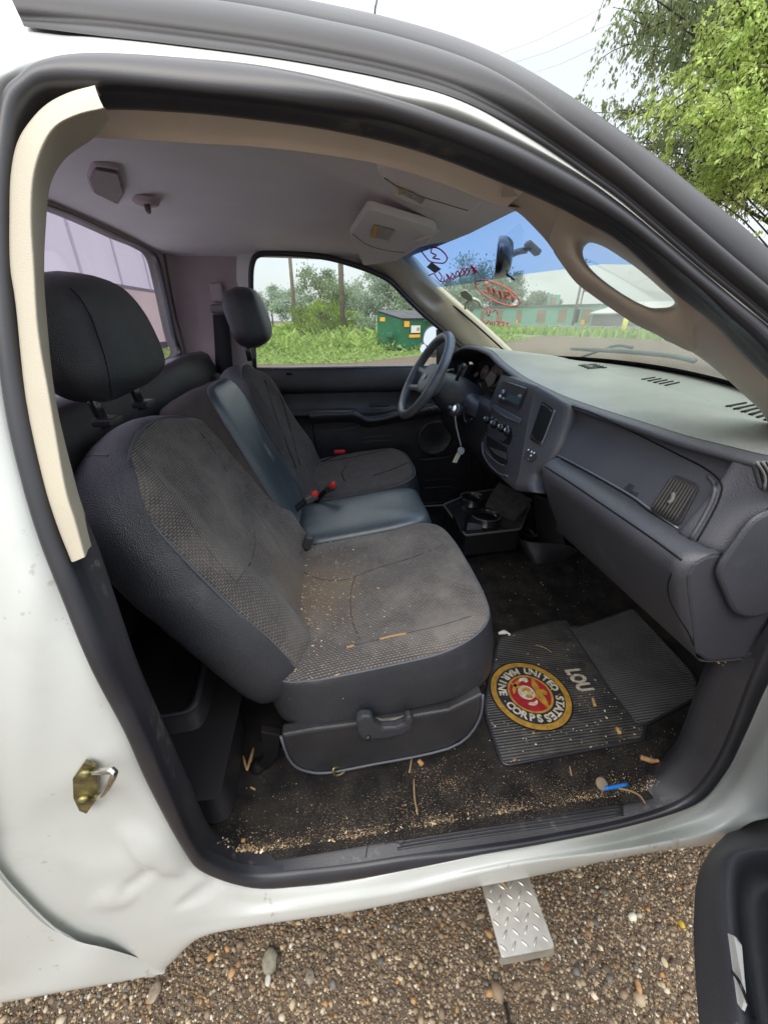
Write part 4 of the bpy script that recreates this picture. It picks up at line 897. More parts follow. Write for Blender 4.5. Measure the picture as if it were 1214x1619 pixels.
# ---------------------------------------------------------------- centre stack
cl_ = [(794,592,.60),(778,632,.590),(768,664,.582),(762,700,.565),(770,731,.54),(786,749,.525),(804,762,.515)]
cm_ = [(846,611,.552),(840,638,.546),(834,666,.538),(829,696,.527),(824,726,.512),(820,750,.502),(815,776,.495)]
cr_ = [(899,640,.580),(894,662,.575),(886,686,.565),(876,712,.548),(860,736,.53),(843,752,.515),(845,779,.50)]
c1_ = [A(p[0], p[1], x=p[2]) for p in cl_]; c2_ = [A(p[0], p[1], x=p[2]) for p in cm_]; c3_ = [A(p[0], p[1], x=p[2]) for p in cr_]
cols = [[p + Vector((.14, .01, 0)) for p in c1_], [p + Vector((.02, .006, 0)) for p in c1_], c1_, [p.lerp(q, .5) + Vector((-.004, 0, 0)) for p, q in zip(c1_, c2_)], [p.lerp(q, .93) for p, q in zip(c1_, c2_)], c2_, [p.lerp(q, .07) for p, q in zip(c2_, c3_)], [p.lerp(q, .5) for p, q in zip(c2_, c3_)], c3_, [p + Vector((.03, -.005, 0)) for p in c3_]]
rows_t = [[c[i] for c in cols] for i in range(7)]
rows_t.insert(0, [p + Vector((.022, 0, -.001)) for p in rows_t[0]]); rows_t.append([p + Vector((.08, 0, .005)) for p in rows_t[-1]])
stk_ = loft('centre_stack', rows_t, simple('stack_plastic', (.060, .060, .066), .42, (.07, .07, .076), spec=.5, bump=(600, .3, 'v')), truck, nu=4, nv=3)
rd_ = decal('radio', [stk_], [(797,602),(834,614),(822,647),(788,633)], 'plastic', stk_, lift=.001, th=.004, bev=.001, rnd=.006)
decal('radio_display', [stk_], [(806,621),(828,629),(823,641),(802,632)], simple('lcd_grey', (.09, .13, .13), .2), stk_, lift=.0062)
for p, r_, m_ in (((799,621), .010, 'silver'), ((795,627), .006, 'white'), ((800,631), .005, 'silver'), ((826,627), .006, 'grey')):
    h_, n_1 = hit([stk_], *p, .004); lathe('radio_knob', [(r_, 0), (r_, .006), (r_ * .8, .009), (0, .009)], h_, n_1, m_, stk_, 16)
for q in ([(800,603),(833,614)], [(792,606),(800,603)]): seam('radio_trim', [stk_], q, .0016, 'silver', stk_, .004)
decal('silver_trim_bar', [stk_], [(778,640),(784,640),(826,663),(823,669),(800,660),(782,648)], simple('satin_grey', (.13, .14, .165), .35), stk_, lift=.001, th=.002, bev=.0008)
for p in ((784,671), (796,677), (806,683), (773,664)):
    h_, n_1 = hit([stk_], *p, .0); kb = lathe('climate_knob', [(.014, 0), (.014, .010), (.011, .016), (.0, .017)], h_, n_1, 'gloss', stk_, 18)
    up1_ = Vector((0, 0, 1)); tube('knob_marker', [h_ + n_1 * .0175, h_ + n_1 * .0175 + Vector((0, 0, .009))], .0016, 'white', kb)
for i in range(5):
    h_, n_1 = hit([stk_], 778 + 6.3 * i, 660 + 3.6 * i, .001); lathe('climate_icon', [(.003, 0), (0, .001)], h_, n_1, 'red' if i == 2 else 'white', stk_, 8)
decal('climate_bezel', [stk_], [(768,664),(779,667),(812,684),(806,704),(795,700),(768,681)], 'gloss', stk_, lift=.0003, th=.0006, rnd=.01)
pk = decal('cubby_shade_patch', [stk_], [(770,688),(802,708),(803,732),(797,737),(780,724),(769,704)], 'slot', stk_, lift=.0008, th=.0006, rnd=.006)  # flat dark patch in place of the shaded hollow
decal('cubby_floor', [stk_], [(773,706),(802,716),(802,727),(785,719)], simple('cubby_rubber', (.075, .07, .065), .8), stk_, lift=.0018, th=.0005)
seam('cubby_lip', [stk_], [(763,700),(764,716),(770,729),(780,741),(792,750),(803,753)], .0032, 'satin_grey', stk_, .001)
seam('cubby_lip', [stk_], [(768,712),(776,722),(788,732),(798,736)], .0016, 'grey', stk_, .002)
v2q = [(858,634),(876,647),(856,705),(838,694)]
vd = decal('stack_vent', [stk_], v2q, 'slot', stk_, lift=.001, th=.002, bev=.0008, rnd=.008)
slats('stack_vane', [stk_], [(859,637),(840,692),(855,703),(875,649)], 6, vd, m='grey', lift=.0035, r=.0011)
seam('vent_edge', [stk_], [(878,648),(868,675),(856,704)], .0026, 'satin_grey', stk_, .002)
sw = decal('accessory_switch', [stk_], [(834,709),(850,719),(846,728),(838,731),(829,725)], 'plastic', stk_, lift=.001, th=.002, rnd=.006)
for p in ((837,712), (842,715), (846,717), (841,721), (837,727)):
    h_, n_1 = hit([stk_], *p, .004); lathe('switch_mark', [(.0032, 0), (.002, .0015), (0, .0015)], h_, n_1, 'white' if p[1] < 722 else 'grey', stk_, 8)
# ---------------------------------------------------------------- instrument cluster
cu_n = Vector((-.94, -.10, .30)).normalized(); cu_c = Vector((.735, 1.24, 1.325))
Mc = frame3(cu_n, (0, 0, 1))
clu = merge('instrument_cluster', [bx(cu_c, (.50, .135, .02), Mc)], 'slot', truck)
for dx_, r_ in ((-.055, .052), (.055, .052), (-.155, .030), (.155, .034)):
    g_c = cu_c + Mc @ Vector((dx_, 0, .012)); g_ = lathe('gauge', [(r_, 0), (r_, .010), (r_ * .93, .010), (r_ * .92, .003), (0, .003)], g_c, cu_n, 'grey', clu, 28)
    ang = random.uniform(0, 6); tube('gauge_needle', [g_c + cu_n * .006, g_c + cu_n * .006 + Mc @ Vector((math.cos(ang), math.sin(ang), 0)) * r_ * .8], .0015, 'inkred', clu)
lathe('gauge_face', [(.015, .0), (.015, .01), (0, .011)], A(754, 592, x=.68), cu_n, 'silver', clu, 18)
decq = [A(*p, x=.695) for p in [(766,598),(776,586),(785,593),(779,607),(772,612)]]
prism('gauge_face', decq, (.004, 0, 0), simple('gauge_white', (.22, .22, .20), .5), clu, bev=.001)
prism('gauge_face', [A(*p, x=.69) for p in [(754,605),(760,606),(761,613),(756,612)]], (.004, 0, 0), 'gauge_white', clu, bev=.001)
prism('gauge_face', [A(*p, x=.685) for p in [(759,618),(763,619),(767,626),(763,627)]], (.004, 0, 0), 'gauge_white', clu, bev=.001)
lz = [A(*p, x=.63) for p in [(722,576),(740,578),(730,600),(724,604)]]
prism('cluster_bezel', lz, (.02, 0, 0), 'dash', clu, bev=.003)
loft('hood_inner', [[(.598, y, EZ(y) - .021) for y in (.98, 1.1, 1.25, 1.38, 1.5, 1.58)], [(.66, y, EZ(y) - .030) for y in (.98, 1.1, 1.25, 1.38, 1.5, 1.58)], [(.78, y, EZ(y) - .045) for y in (.98, 1.1, 1.25, 1.38, 1.5, 1.58)]], 'rubber_trim', clu, nu=2, nv=3)
loft('cluster_floor', [[(.60, y, 1.27) for y in (.98, 1.25, 1.58)], [(.80, y, 1.26) for y in (.98, 1.25, 1.58)]], 'rubber_trim', clu, nv=2)
loft('cluster_back', [[(.77, y, EZ(y) - .035) for y in (.96, 1.1, 1.25, 1.4, 1.58)], [(.80, y, 1.20) for y in (.96, 1.1, 1.25, 1.4, 1.58)]], 'slot', clu, nv=2)
# ---------------------------------------------------------------- steering wheel
wt, wbm = A(707, 531, y=1.25), A(637, 654, y=1.25); wc = (wt + wbm) / 2; wU = (wt - wbm).normalized(); wV = Vector((0, 1, 0)); wN = wU.cross(wV).normalized()
if wN.x > 0: wN = -wN
rad = (wt - wbm).length / 2
stw = empty('steering_wheel'); setpar(stw, truck)
rimm = simple('grey_rim_leather', (.125, .132, .142), .34, (.08, .086, .094), vscale=25, spec=.6, bump=(400, .3, 'v'))
tube('wheel_rim', [wc + wU * rad * math.cos(t) + wV * rad * math.sin(t) for t in [2 * math.pi * i / 48 for i in range(48)]], .0185, rimm, stw, k=12, closed=True)
wh_ = wc - wN * .035
loft('airbag_cover', [ell(wh_ + wN * .030, wV, wU, .004, .004, p=2.5), ell(wh_ + wN * .030, wV, wU, .060, .045, p=2.8), ell(wh_ + wN * .022, wV, wU, .078, .062, p=3), ell(wh_ - wN * .005, wV, wU, .082, .066, p=3), ell(wh_ - wN * .035, wV, wU, .060, .055, p=2.6)], simple('airbag_grey', (.17, .175, .175), .5, spec=.5, bump=(500, .3, 'v')), stw, nu=3, closed=True)
emb, en = wh_ + wN * .034, wN
Mw = frame3(wN, wU)
V0, f0 = [], []
prism('wheel_emblem', [emb + Mw @ Vector(p) for p in [(-.011, .012, 0), (.011, .012, 0), (.010, -.004, 0), (.0, -.014, 0), (-.010, -.004, 0)]], wN * .001, 'silver', stw, bev=0)
for sgn in (-1, 1):
    for up_s in (.12, -.55):
        a = wh_ + wV * sgn * .065 + wU * (up_s * .08); b = wc + (wV * sgn + wU * up_s * .9).normalized() * rad * .97
        s1 = loft('wheel_spoke', [[a + wU * .020, a + wN * .010, a - wU * .020, a - wN * .010], [a.lerp(b, .5) + wU * .014, a.lerp(b, .5) + wN * .007, a.lerp(b, .5) - wU * .014, a.lerp(b, .5) - wN * .008], [b + wU * .016, b + wN * .008, b - wU * .016, b - wN * .008]], rimm, stw, nu=4, nv=4, closed=True)
# column with shrouds, ignition, stalk
sa, sb = wh_ - wN * .02, wh_ - wN * .24 + Vector((0, 0, -.01))
cu_ = loft('steering_column', [ell(sa, wV, wU, .055, .052), ell(sa.lerp(sb, .3), wV, wU, .072, .075), ell(sa.lerp(sb, .6), wV, wU, .080, .085), ell(sb, wV, wU, .085, .08)], 'plastic', truck, nu=4, closed=True)
ig = A(718, 648, y=1.14)
igh = lathe('ignition_housing', [(.030, -.03), (.030, .0), (.026, .008), (.0, .008)], ig, wN + Vector((0, -.35, 0)), 'rubber_trim', cu_, 24)
lathe('ignition_lock', [(.019, .006), (.019, .012), (.012, .014), (.012, .017), (.0, .017)], ig, wN + Vector((0, -.35, 0)), 'chrome', cu_, 20)
lathe('ignition_lock', [(.007, .018), (.007, .032), (.0, .032)], ig, wN + Vector((0, -.35, 0)), 'silver', cu_, 12)
tube('shift_lever', [A(722, 600, y=1.17), A(728, 585, y=1.10), A(733, 578, y=1.04)], [.008, .007, .010], 'plastic', cu_, sub=4)
tube('multifunction_stalk', [A(716, 585, y=1.3), A(700, 590, y=1.40), A(680, 600, y=1.48)], [.008, .008, .010], 'plastic', cu_, sub=4)
loft('column_shroud', [[A(722,606,x=.53), A(740,610,x=.57), A(757,625,x=.60)], [A(722,624,x=.52), A(742,634,x=.55), A(758,640,x=.58)], [A(716,640,x=.51), A(736,652,x=.54), A(752,660,x=.57)]], 'rubber_trim', cu_, nu=4, nv=4)
tube('hazard_cable', [A(736,640,x=.52), A(733,655,x=.52), A(737,668,x=.53), A(746,662,x=.54)], .004, 'plastic', cu_, sub=5)
# ---------------------------------------------------------------- cup holder tray and floor shroud
tz = .74
tr = [A(*p, z=tz) for p in [(701,799),(736,848),(822,838),(838,800),(800,772),(748,780)]]
tray = empty('cup_holder_console'); setpar(tray, truck)
o1 = prism('console_base', rounded(tr, .012), (0, 0, -.10), 'gloss', tray, bev=.004)
rimc = rounded([p + Vector((0, 0, .004)) for p in tr], .012)
tube('console_rim', rimc, .0045, simple('edge_highlight', (.16, .155, .145), .4), tray, closed=True, k=6)  # pale rim: highlights along the tray edge put into the colour
def cup(px, rx, h):
    c = A(*px, z=tz); r_ = rx
    lathe('cup_holder', [(r_ * .80, .006), (r_ * .88, .030), (r_ * .95, .034), (r_, .030), (r_, -.002), (r_ * 1.05, -.004)], c, (0, 0, 1), 'gloss', tray, 36)
    lathe('cup_well', [(r_ * .82, .012), (0, .0122)], c, (0, 0, 1), 'slot', tray, 24)
    return c
cA = cup((767, 824), .066, 0); cB = cup((745, 795), .056, 0)
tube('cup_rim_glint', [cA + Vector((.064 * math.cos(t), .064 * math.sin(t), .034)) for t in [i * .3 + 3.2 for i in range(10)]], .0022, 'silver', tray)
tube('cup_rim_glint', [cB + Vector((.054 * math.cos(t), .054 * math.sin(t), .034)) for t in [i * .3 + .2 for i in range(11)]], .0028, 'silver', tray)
prism('cup_divider', [A(*p, z=tz + .03) for p in [(716,812),(727,797),(738,812),(733,832),(728,838)]], (0, 0, -.028), 'gloss', tray, bev=.004)
prism('coin_slot', [A(*p, z=tz + .012) for p in [(738,835),(762,834),(764,829),(740,826)]], (0, 0, -.01), 'silver', tray, bev=.001)
fl = [A(789,762,z=.86), A(842,789,z=.845), A(813,822,z=.775), A(806,820,z=.775), A(786,809,z=.775), A(767,799,z=.78), A(776,780,z=.82)]
prism('torn_lid', fl, (.002, .0, -.010), simple('felt_grey', (.085, .080, .078), .95, (.055, .052, .05), vscale=40, spec=.1, bump=(500, .8)), tray, bev=.002, label='torn grey felt-lined lid leaning over the cup holders')
tube('foam_scrap', [A(785,786,z=.80), A(794,792,z=.80), A(790,797,z=.79), A(783,792,z=.80), A(776,798,z=.79), A(790,806,z=.785), A(803,816,z=.78)], [.006, .010, .008, .006, .004, .004, .003], 'felt_grey', tray, sub=4)
sh = [onfloor(p, h) for p, h in [((812,846),.07),((832,858),.07),((892,863),.07),((912,872),.05)]]; shb = [onfloor(p, 0) for p in [(816,862),(842,890),(882,888),(914,877)]]
shr = loft('floor_shroud', [[p + Vector((.05, .09, -.06)) for p in sh], [p + Vector((.008, .012, -.001)) for p in sh], sh, [p.lerp(q, .5) + Vector((-.004, -.006, 0)) for p, q in zip(sh, shb)], shb], 'plastic', truck, nu=3, nv=5)
ppq = [A(*p, x=.93) for p in [(843,783),(866,790),(893,862),(849,856)]]
prism('transmission_cover', ppq, (.01, .01, 0), simple('hard_felt', (.050, .048, .048), .85, bump=(400, .6)), truck, bev=.002)
tubes('wiring_bundle', [[A(738,690,x=.72), A(742,730,x=.74), A(738,770,x=.76)], [A(752,700,x=.7), A(758,740,x=.74), A(762,770,x=.8)], [A(820,832,x=.85), A(838,838,x=.86), A(846,850,x=.88)], [A(815,838,x=.84), A(836,848,x=.86), A(850,846,x=.88)]], .007, 'plastic', truck)
tube('pedal_bracket', [A(734,700,x=.75), A(733,735,x=.75), A(731,772,x=.76)], .004, 'rubber_trim', truck)
# ================================================================ seats
def sup(cx, cy, a, b, p=3.2, k=56, tilt=0):
    out = []
    for i in range(k):
        t = 2 * math.pi * i / k; cs, sn = math.cos(t), math.sin(t)
        out.append((cx + a * abs(cs) ** (2 / p) * (1 if cs > 0 else -1), cy + b * abs(sn) ** (2 / p) * (1 if sn > 0 else -1)))
    return out
from mathutils import noise as mnoise
def pillow(name, outl, O, U, V, N, layers, mats, split, parent, relief=None, label=None):
    """closed soft solid: outline (u,v) points; layers=[(scale, outward offset, depth)]; faces before layer `split` use mats[0]"""
    O, U, V, N = Vector(O), Vector(U), Vector(V), Vector(N); P = np.array(outl, float); c = P.mean(0)
    t = np.roll(P, -1, 0) - np.roll(P, 1, 0); nr = np.stack([t[:, 1], -t[:, 0]], 1); nr /= np.linalg.norm(nr, axis=1)[:, None]
    if ((P - c) * nr).sum() < 0: nr = -nr
    L = cr_axis(np.array(layers, float), 3); G = []; UVs = []
    for s, of, d in L:
        Q = c + (P - c) * s + nr * of; row = []
        for q in Q:
            dd_ = d + (relief(q[0], q[1]) if relief and d > -.012 else 0)
            pt_ = O + U * q[0] + V * q[1] + N * dd_; nz = mnoise.noise_vector(pt_ * 9) * .0035 + mnoise.noise_vector(pt_ * 26) * .0012
            row.append(pt_ + nz); UVs.append((q[0] + 3, q[1] + 3))
        G.append(row)
    G = np.array([[tuple(p) for p in r] for r in G]); K = len(P); f = grid(G, False, True); n = len(L)
    f.append(tuple(range(K))[::-1]); f.append(tuple((n - 1) * K + j for j in range(K)))
    o = mk(name, G.reshape(-1, 3), f, mats, parent, True, UVs, label)
    mi = []
    for i in range(n - 1): mi += [0 if i < split * 3 else 1] * K
    mi += [0, 1]; o.data.polygons.foreach_set('material_index', mi)
    bm = bmesh.new(); bm.from_mesh(o.data); bmesh.ops.recalc_face_normals(bm, faces=bm.faces); bm.to_mesh(o.data); bm.free()
    return o
bu = Vector((-.501, 0, .865)); bn = Vector((.865, 0, .501)); BO = Vector((-.13, 0, .92))
def backrest_outline(near, far, keys=None):
    """(y, s) outline: near/far widths by height s"""
    S = np.linspace(-.13, .515, 40)
    kn = [(-.13, near + .03), (-.10, near + .0), (.0, near - .005), (.1, near - .005), (.25, near), (.36, near + .010), (.43, near + .04), (.48, near + .10), (.505, near + .17), (.515, (near + far) / 2 - .03)]
    kf = [(-.13, far - .10), (-.10, far - .07), (.0, far - .05), (.1, far - .015), (.2, far), (.33, far - .01), (.42, far - .05), (.48, far - .12), (.505, far - .18), (.515, (near + far) / 2 + .03)]
    a = [(np.interp(s, [k[0] for k in kn], [k[1] for k in kn]), s) for s in S]; b = [(np.interp(s, [k[0] for k in kf], [k[1] for k in kf]), s) for s in S[::-1]]
    loop = np.array(a + b); 
    for _ in range(6): loop = (np.roll(loop, 1, 0) + 2 * loop + np.roll(loop, -1, 0)) / 4
    # resample evenly
    d = np.r_[0, np.cumsum(np.linalg.norm(np.diff(np.vstack([loop, loop[:1]]), axis=0), axis=1))]; q = np.linspace(0, d[-1], 73)[:-1]; L2 = np.vstack([loop, loop[:1]])
    return list(zip(np.interp(q, d, L2[:, 0]), np.interp(q, d, L2[:, 1])))
simple('seam_brown', (.030, .026, .025), .95)
seat = empty('passenger_seat'); setpar(seat, truck); seat['label'] = 'front passenger seat in worn grey cloth with black vinyl sides'
def rel_back(y0, y1):
    def f(y, s):
        t = (y - y0) / (y1 - y0); r_ = .022 * (math.exp(-((t - .13) / .09) ** 2) + math.exp(-((t - .87) / .09) ** 2)) * (1 if s < .42 else math.exp(-((s - .42) / .06) ** 2))
        for tt in (.27, .73): r_ -= .006 * math.exp(-((t - tt) / .018) ** 2) * (1 if s < .42 else 0)
        return r_ + .010 * math.exp(-((s - .06) / .09) ** 2)
    return f
bk = pillow('backrest', backrest_outline(.232, .775), BO, (0, 1, 0), bu, bn, [(.0, 0, .004), (.35, 0, .004), (.7, 0, .004), (.86, 0, .006), (.95, 0, .004), (1, 0, -.004), (1, .020, -.030), (1, .028, -.07), (1, .020, -.115), (1, -.01, -.145), (.8, 0, -.155), (.0, 0, -.155)], ['cloth', 'vinyl'], 5, seat, rel_back(.232, .775))
tube('piping', [BO + Vector((0, p[0], 0)) + bu * p[1] + bn * .0 for p in backrest_outline(.231, .776)], .0028, 'stitch', seat, closed=True, k=6)
for q in ([(205,700),(232,735),(262,770),(300,825),(335,876),(374,922)], [(300,665),(330,700),(360,748),(395,792),(432,850),(450,880)], [(402,835),(403,862),(396,890),(374,921)]):
    seam('seat_seam', [bk], q, .0012, 'seam_brown', seat, -.0008)
seam('vinyl_seam', [bk], [(108,726),(130,722),(150,720),(172,720)], .0014, 'stitch', seat, .0)
seam('scuff', [bk], [(315,880),(330,893),(345,905)], .004, simple('pale_scuff', (.22, .20, .18), .95), seat, -.0034)
# cushion
cush_o = [(x, y) for x, y in sup(.074, .448, .277, .256, 4.4, 72)]
cush_o = [(x + (.0), y - .012 * max(0, -x) + (.0)) for x, y in cush_o]
cU, cV, cN = Vector((.990, 0, .139)).normalized(), Vector((0, 1, 0)), Vector((-.139, 0, .990)).normalized()
def rel_c(x, y):
    r_ = .012 * math.exp(-((y - .24) / .04) ** 2) * (1 if x > -.1 else .4) + .014 * math.exp(-((y - .66) / .05) ** 2) - .010 * math.exp(-((x - .06) / .14) ** 2 - ((y - .45) / .14) ** 2)
    r_ += .010 * math.exp(-((x - .28) / .06) ** 2)
    return r_ + .016 * max(0, min(1, (y - .25) / .15))
cu = pillow('cushion', cush_o, (0, 0, .882), cU, cV, cN, [(.0, 0, .012), (.4, 0, .012), (.75, 0, .012), (.9, 0, .010), (.97, 0, .006), (1, 0, -.002), (1, .006, -.030), (1, .009, -.075), (1, .006, -.135), (1, -.008, -.158), (.85, 0, -.166), (0, 0, -.166)], ['cloth', 'vinyl'], 5, seat, rel_c)
tube('piping', [Vector((0, 0, .882)) + cU * x + cV * y + cN * (.0 + rel_c(x, y)) for x, y in cush_o], .0026, 'stitch', seat, closed=True, k=6)
for q in ([(480,905),(500,914),(525,918),(548,916),(570,908),(600,897),(650,882),(700,862)], [(562,912),(556,930),(554,955),(558,985),(570,1014)], [(545,1024),(575,1017),(640,1002),(700,988),(745,974)]):
    seam('seat_seam', [cu], q, .0014, 'seam_brown', seat, -.0008)
for q in ([(600,1011),(620,1006),(642,1002)], [(548,1024),(560,1021)]): seam('dirt_line', [cu], q, .0022, simple('wood_tan', (.42, .24, .10), .8), seat, .0006)
# plastic side shield with lever
sh_px = [(444,1164),(500,1154),(562,1146),(640,1136),(709,1124),(763,1098),(762,1118),(757,1138),(740,1164),(709,1183),(651,1197),(590,1208),(535,1219),(505,1222),(485,1219),(468,1212),(455,1196)]
shp = [A(*p, y=.176) for p in sh_px]
vsh = prism('side_shield', shp, (0, .03, 0), 'plastic', seat, bev=.006)
tube('shield_edge', [p + Vector((0, -.001, 0)) for p in shp[5:]] + [shp[0] + Vector((0, -.001, 0))], .0032, 'stitch', seat, k=6, sub=2)
lvp = [(563,1140),(572,1134),(588,1135),(594,1146),(604,1153),(626,1152),(640,1146),(641,1138),(650,1134),(655,1140),(653,1152),(640,1162),(612,1169),(594,1170),(583,1173),(573,1171),(566,1160)]
prism('recline_lever', [A(*p, y=.150) for p in lvp], (0, .022, 0), simple('lever_plastic', (.040, .042, .048), .3), seat, bev=.006)
prism('lever_recess', [A(*p, y=.172) for p in [(588,1136),(612,1142),(640,1134),(642,1146),(626,1153),(604,1154),(594,1148)]], (0, .005, 0), simple('dusty_recess', (.17, .155, .13), .9), seat, bev=0)
lathe('lever_pivot', [(.006, 0), (.006, .004), (0, .004)], A(582, 1166, y=.150), (0, -1, 0), 'gloss', seat, 12)
# frame under the cushion
box('seat_base', (.08, .45, .69), (.42, .38, .12), 'slot', seat, bev=.01)
prism('seat_frame', [A(*p, y=.215) for p in [(412,1158),(444,1164),(440,1195),(424,1220),(410,1224),(404,1214),(416,1200)]], (0, .02, 0), 'slot', seat, bev=.003)
lathe('floor_bolt', [(.020, 0), (.020, .004), (.012, .008), (.012, .014), (0, .014)], A(408, 1212, z=.565), (0, 0, 1), 'slot', seat, 12)
tube('seat_spring', [A(548,1208,y=.19), A(543,1222,y=.17), A(530,1226,y=.165), A(527,1216,y=.17), A(538,1212,y=.18)], .003, 'steel_brass', seat, sub=4)
box('seat_slide_rail', (.05, .25, .585), (.50, .03, .03), 'slot', seat); box('seat_slide_rail', (.05, .62, .585), (.50, .03, .03), 'slot', seat)
# headrest
def headrest(parent, cx, cy, cz, w_, h_, kx=1.0, posts=True):
    hn = Vector((.97, 0, .23)).normalized(); hv = Vector((-.23, 0, .97)).normalized()
    ol = []
    for i in range(56):
        t = 2 * math.pi * i / 56; cs, sn = math.cos(t), math.sin(t); p_ = 2.5 if sn > 0 else 3.4
        ol.append((w_ * abs(cs) ** (2 / p_) * (1 if cs > 0 else -1), h_ * abs(sn) ** (2 / p_) * (1 if sn > 0 else -1)))
    hr = pillow('headrest', ol, (cx, cy, cz), (0, 1, 0), hv, hn, [(.0, 0, .050), (.4, 0, .048), (.7, 0, .040), (.88, 0, .026), (1, 0, -.004), (1, .003, -.025), (.97, 0, -.055), (.8, 0, -.075), (.4, 0, -.080), (.0, 0, -.080)], ['vinyl', 'vinyl'], 5, parent)
    return hr
hrp = headrest(seat, -.415, .495, 1.522, .165, .105)
seam('headrest_stitching', [hrp], [(110,455),(125,470),(140,495),(152,525),(164,560),(172,595),(176,636)], .0010, 'slot', seat, .0000)
seam('headrest_stitching', [hrp], [(113,456),(128,471),(143,496),(155,526),(167,561),(175,596),(179,636)], .0007, 'stitch', seat, .0003)
seam('headrest_piping', [hrp], [(176,641),(200,634),(230,620),(262,602)], .0022, 'stitch', seat, .0005)
for y in (.385, .545):
    tube('headrest_post', [(-.425, y, 1.45), (-.410, y, 1.37)], .0095, 'gloss', seat, k=12)
    ob = box('post_collar', (-.405, y, 1.383), (.036, .045, .014), 'plastic', seat, bev=.004)
# ---- driver's seat, same pattern set further back
dseat = empty('driver_seat'); setpar(dseat, truck); dseat['label'] = "driver's seat in dark cloth beyond the folding centre seat"
dB = BO + Vector((.02, 0, .02))
bk2 = pillow('backrest', backrest_outline(1.02, 1.50), dB, (0, 1, 0), (bu * .7 + Vector((-.1, 0, .35))).normalized(), bn, [(.0, 0, .004), (.35, 0, .004), (.7, 0, .006), (.86, 0, .012), (.95, 0, .010), (1, 0, -.004), (1, .014, -.030), (1, .020, -.06), (1, .014, -.09), (1, -.01, -.115), (.8, 0, -.12), (.0, 0, -.12)], ['cloth_dark', 'vinyl'], 5, dseat, rel_back(1.02, 1.50))
duv = (bu * .7 + Vector((-.1, 0, .35))).normalized()
tube('piping', [dB + Vector((0, p[0], 0)) + duv * p[1] for p in backrest_outline(1.02, 1.50)], .0024, 'stitch', dseat, closed=True, k=5)
for q in ([(432,592),(448,640),(462,690),(474,735)], [(412,575),(430,640),(452,700),(468,740)]): seam('seat_seam', [bk2], q, .0025, 'slot', dseat, 0)
dcx = .078
cu2 = pillow('cushion', sup(dcx, 1.262, .27, .245, 3.6, 60), (0, 0, .918), cU, cV, cN, [(.0, 0, .012), (.4, 0, .012), (.75, 0, .014), (.9, 0, .014), (.97, 0, .010), (1, 0, -.006), (1, .008, -.04), (1, .010, -.08), (1, .0, -.14), (.85, 0, -.15), (0, 0, -.15)], ['cloth_dark', 'vinyl'], 5, dseat)
tube('piping', [Vector((0, 0, .916)) + cU * x + cV * y for x, y in sup(dcx, 1.262, .272, .247, 3.6, 60)], .0026, 'stitch', dseat, closed=True, k=5)
for q in ([(510,730),(560,722),(600,713),(622,707)], [(548,735),(541,748),(545,760)], [(590,752),(620,742),(648,730)]): seam('seat_seam', [cu2], q, .0022, 'slot', dseat, 0)
seam('torn_seam', [cu2], [(500,733),(515,727),(533,721)], .005, 'slot', dseat, 0)
hrd = headrest(dseat, -.255, 1.215, 1.555, .112, .094)
tube('headrest_post', [(-.29, 1.19, 1.48), (-.285, 1.19, 1.41)], .009, 'gloss', dseat, k=10); tube('headrest_post', [(-.29, 1.28, 1.48), (-.285, 1.28, 1.41)], .009, 'grey', dseat, k=10)
# ---- centre seat with fold-down back
cseat = empty('centre_seat'); setpar(cseat, truck); cseat['label'] = 'centre seat in shiny slate vinyl between the two seats'
cbU = Vector((-.385, 0, .923)).normalized(); cbN = Vector((.923, 0, .385)).normalized()
cO = Vector((-.135, 0, .955))
ob_ = sup(.832, .225, .146, .245, 6, 60)
bk3 = pillow('backrest', ob_, cO, (0, 1, 0), cbU, cbN, [(.0, 0, .022), (.5, 0, .020), (.8, 0, .016), (.95, 0, .008), (1, 0, -.006), (1, .006, -.04), (1, .006, -.10), (1, .0, -.14), (.9, 0, -.155), (0, 0, -.16)], ['vinyl_blue', 'cloth_dark'], 4, cseat)
tube('piping', [cO + Vector((0, p[0], 0)) + cbU * p[1] - cbN * .004 for p in ob_], .003, 'stitch', cseat, closed=True, k=6)
cu3 = pillow('cushion', sup(.075, .850, .240, .152, 6, 60), (0, 0, .912), cU, cV, cN, [(.0, 0, .026), (.5, 0, .024), (.8, 0, .018), (.95, 0, .008), (1, 0, -.012), (1, .004, -.05), (1, .0, -.12), (.8, 0, -.13), (0, 0, -.13)], ['vinyl_blue', 'vinyl_blue'], 4, cseat)
gap_ = loft('cushion_hinge_panel', [[(-.30, .70, .93), (-.30, .98, .93)], [(-.14, .70, .892), (-.14, .98, .892)], [(-.05, .70, .885), (-.05, .98, .885)]], 'vinyl_blue', cseat, nu=3, nv=3)
def buckle(px, y, rot, m2, parent, s=1.0):
    p = A(*px, y=y)
    b = box('belt_buckle', p, (.055 * s, .028, .026), 'rubber_trim', parent, rot=rot, bev=.006)
    if m2: 
        Mx = rot
        c = p + Mx @ Vector((.022 * s, -.004, .008)); box('release_button', c, (.024 * s, .024, .016), m2, parent, rot=rot, bev=.003)
    tube('buckle_stalk', [p - rot @ Vector((.02, 0, 0)), p - rot @ Vector((.07, 0, .0)) + Vector((0, .0, -.02)), p - rot @ Vector((.10, 0, 0)) + Vector((0, 0, -.06))], .010, 'slot', parent, sub=3)
buckle((491, 787), .80, Matrix.Rotation(R(-20), 3, 'Y') @ Matrix.Rotation(R(20), 3, 'Z'), 'red', cseat, .8)
buckle((523, 771), .96, Matrix.Rotation(R(-35), 3, 'Y') @ Matrix.Rotation(R(-25), 3, 'Z'), 'red', cseat, .8)
buckle((487, 856), .66, Matrix.Rotation(R(-70), 3, 'Y'), None, cseat, .85)
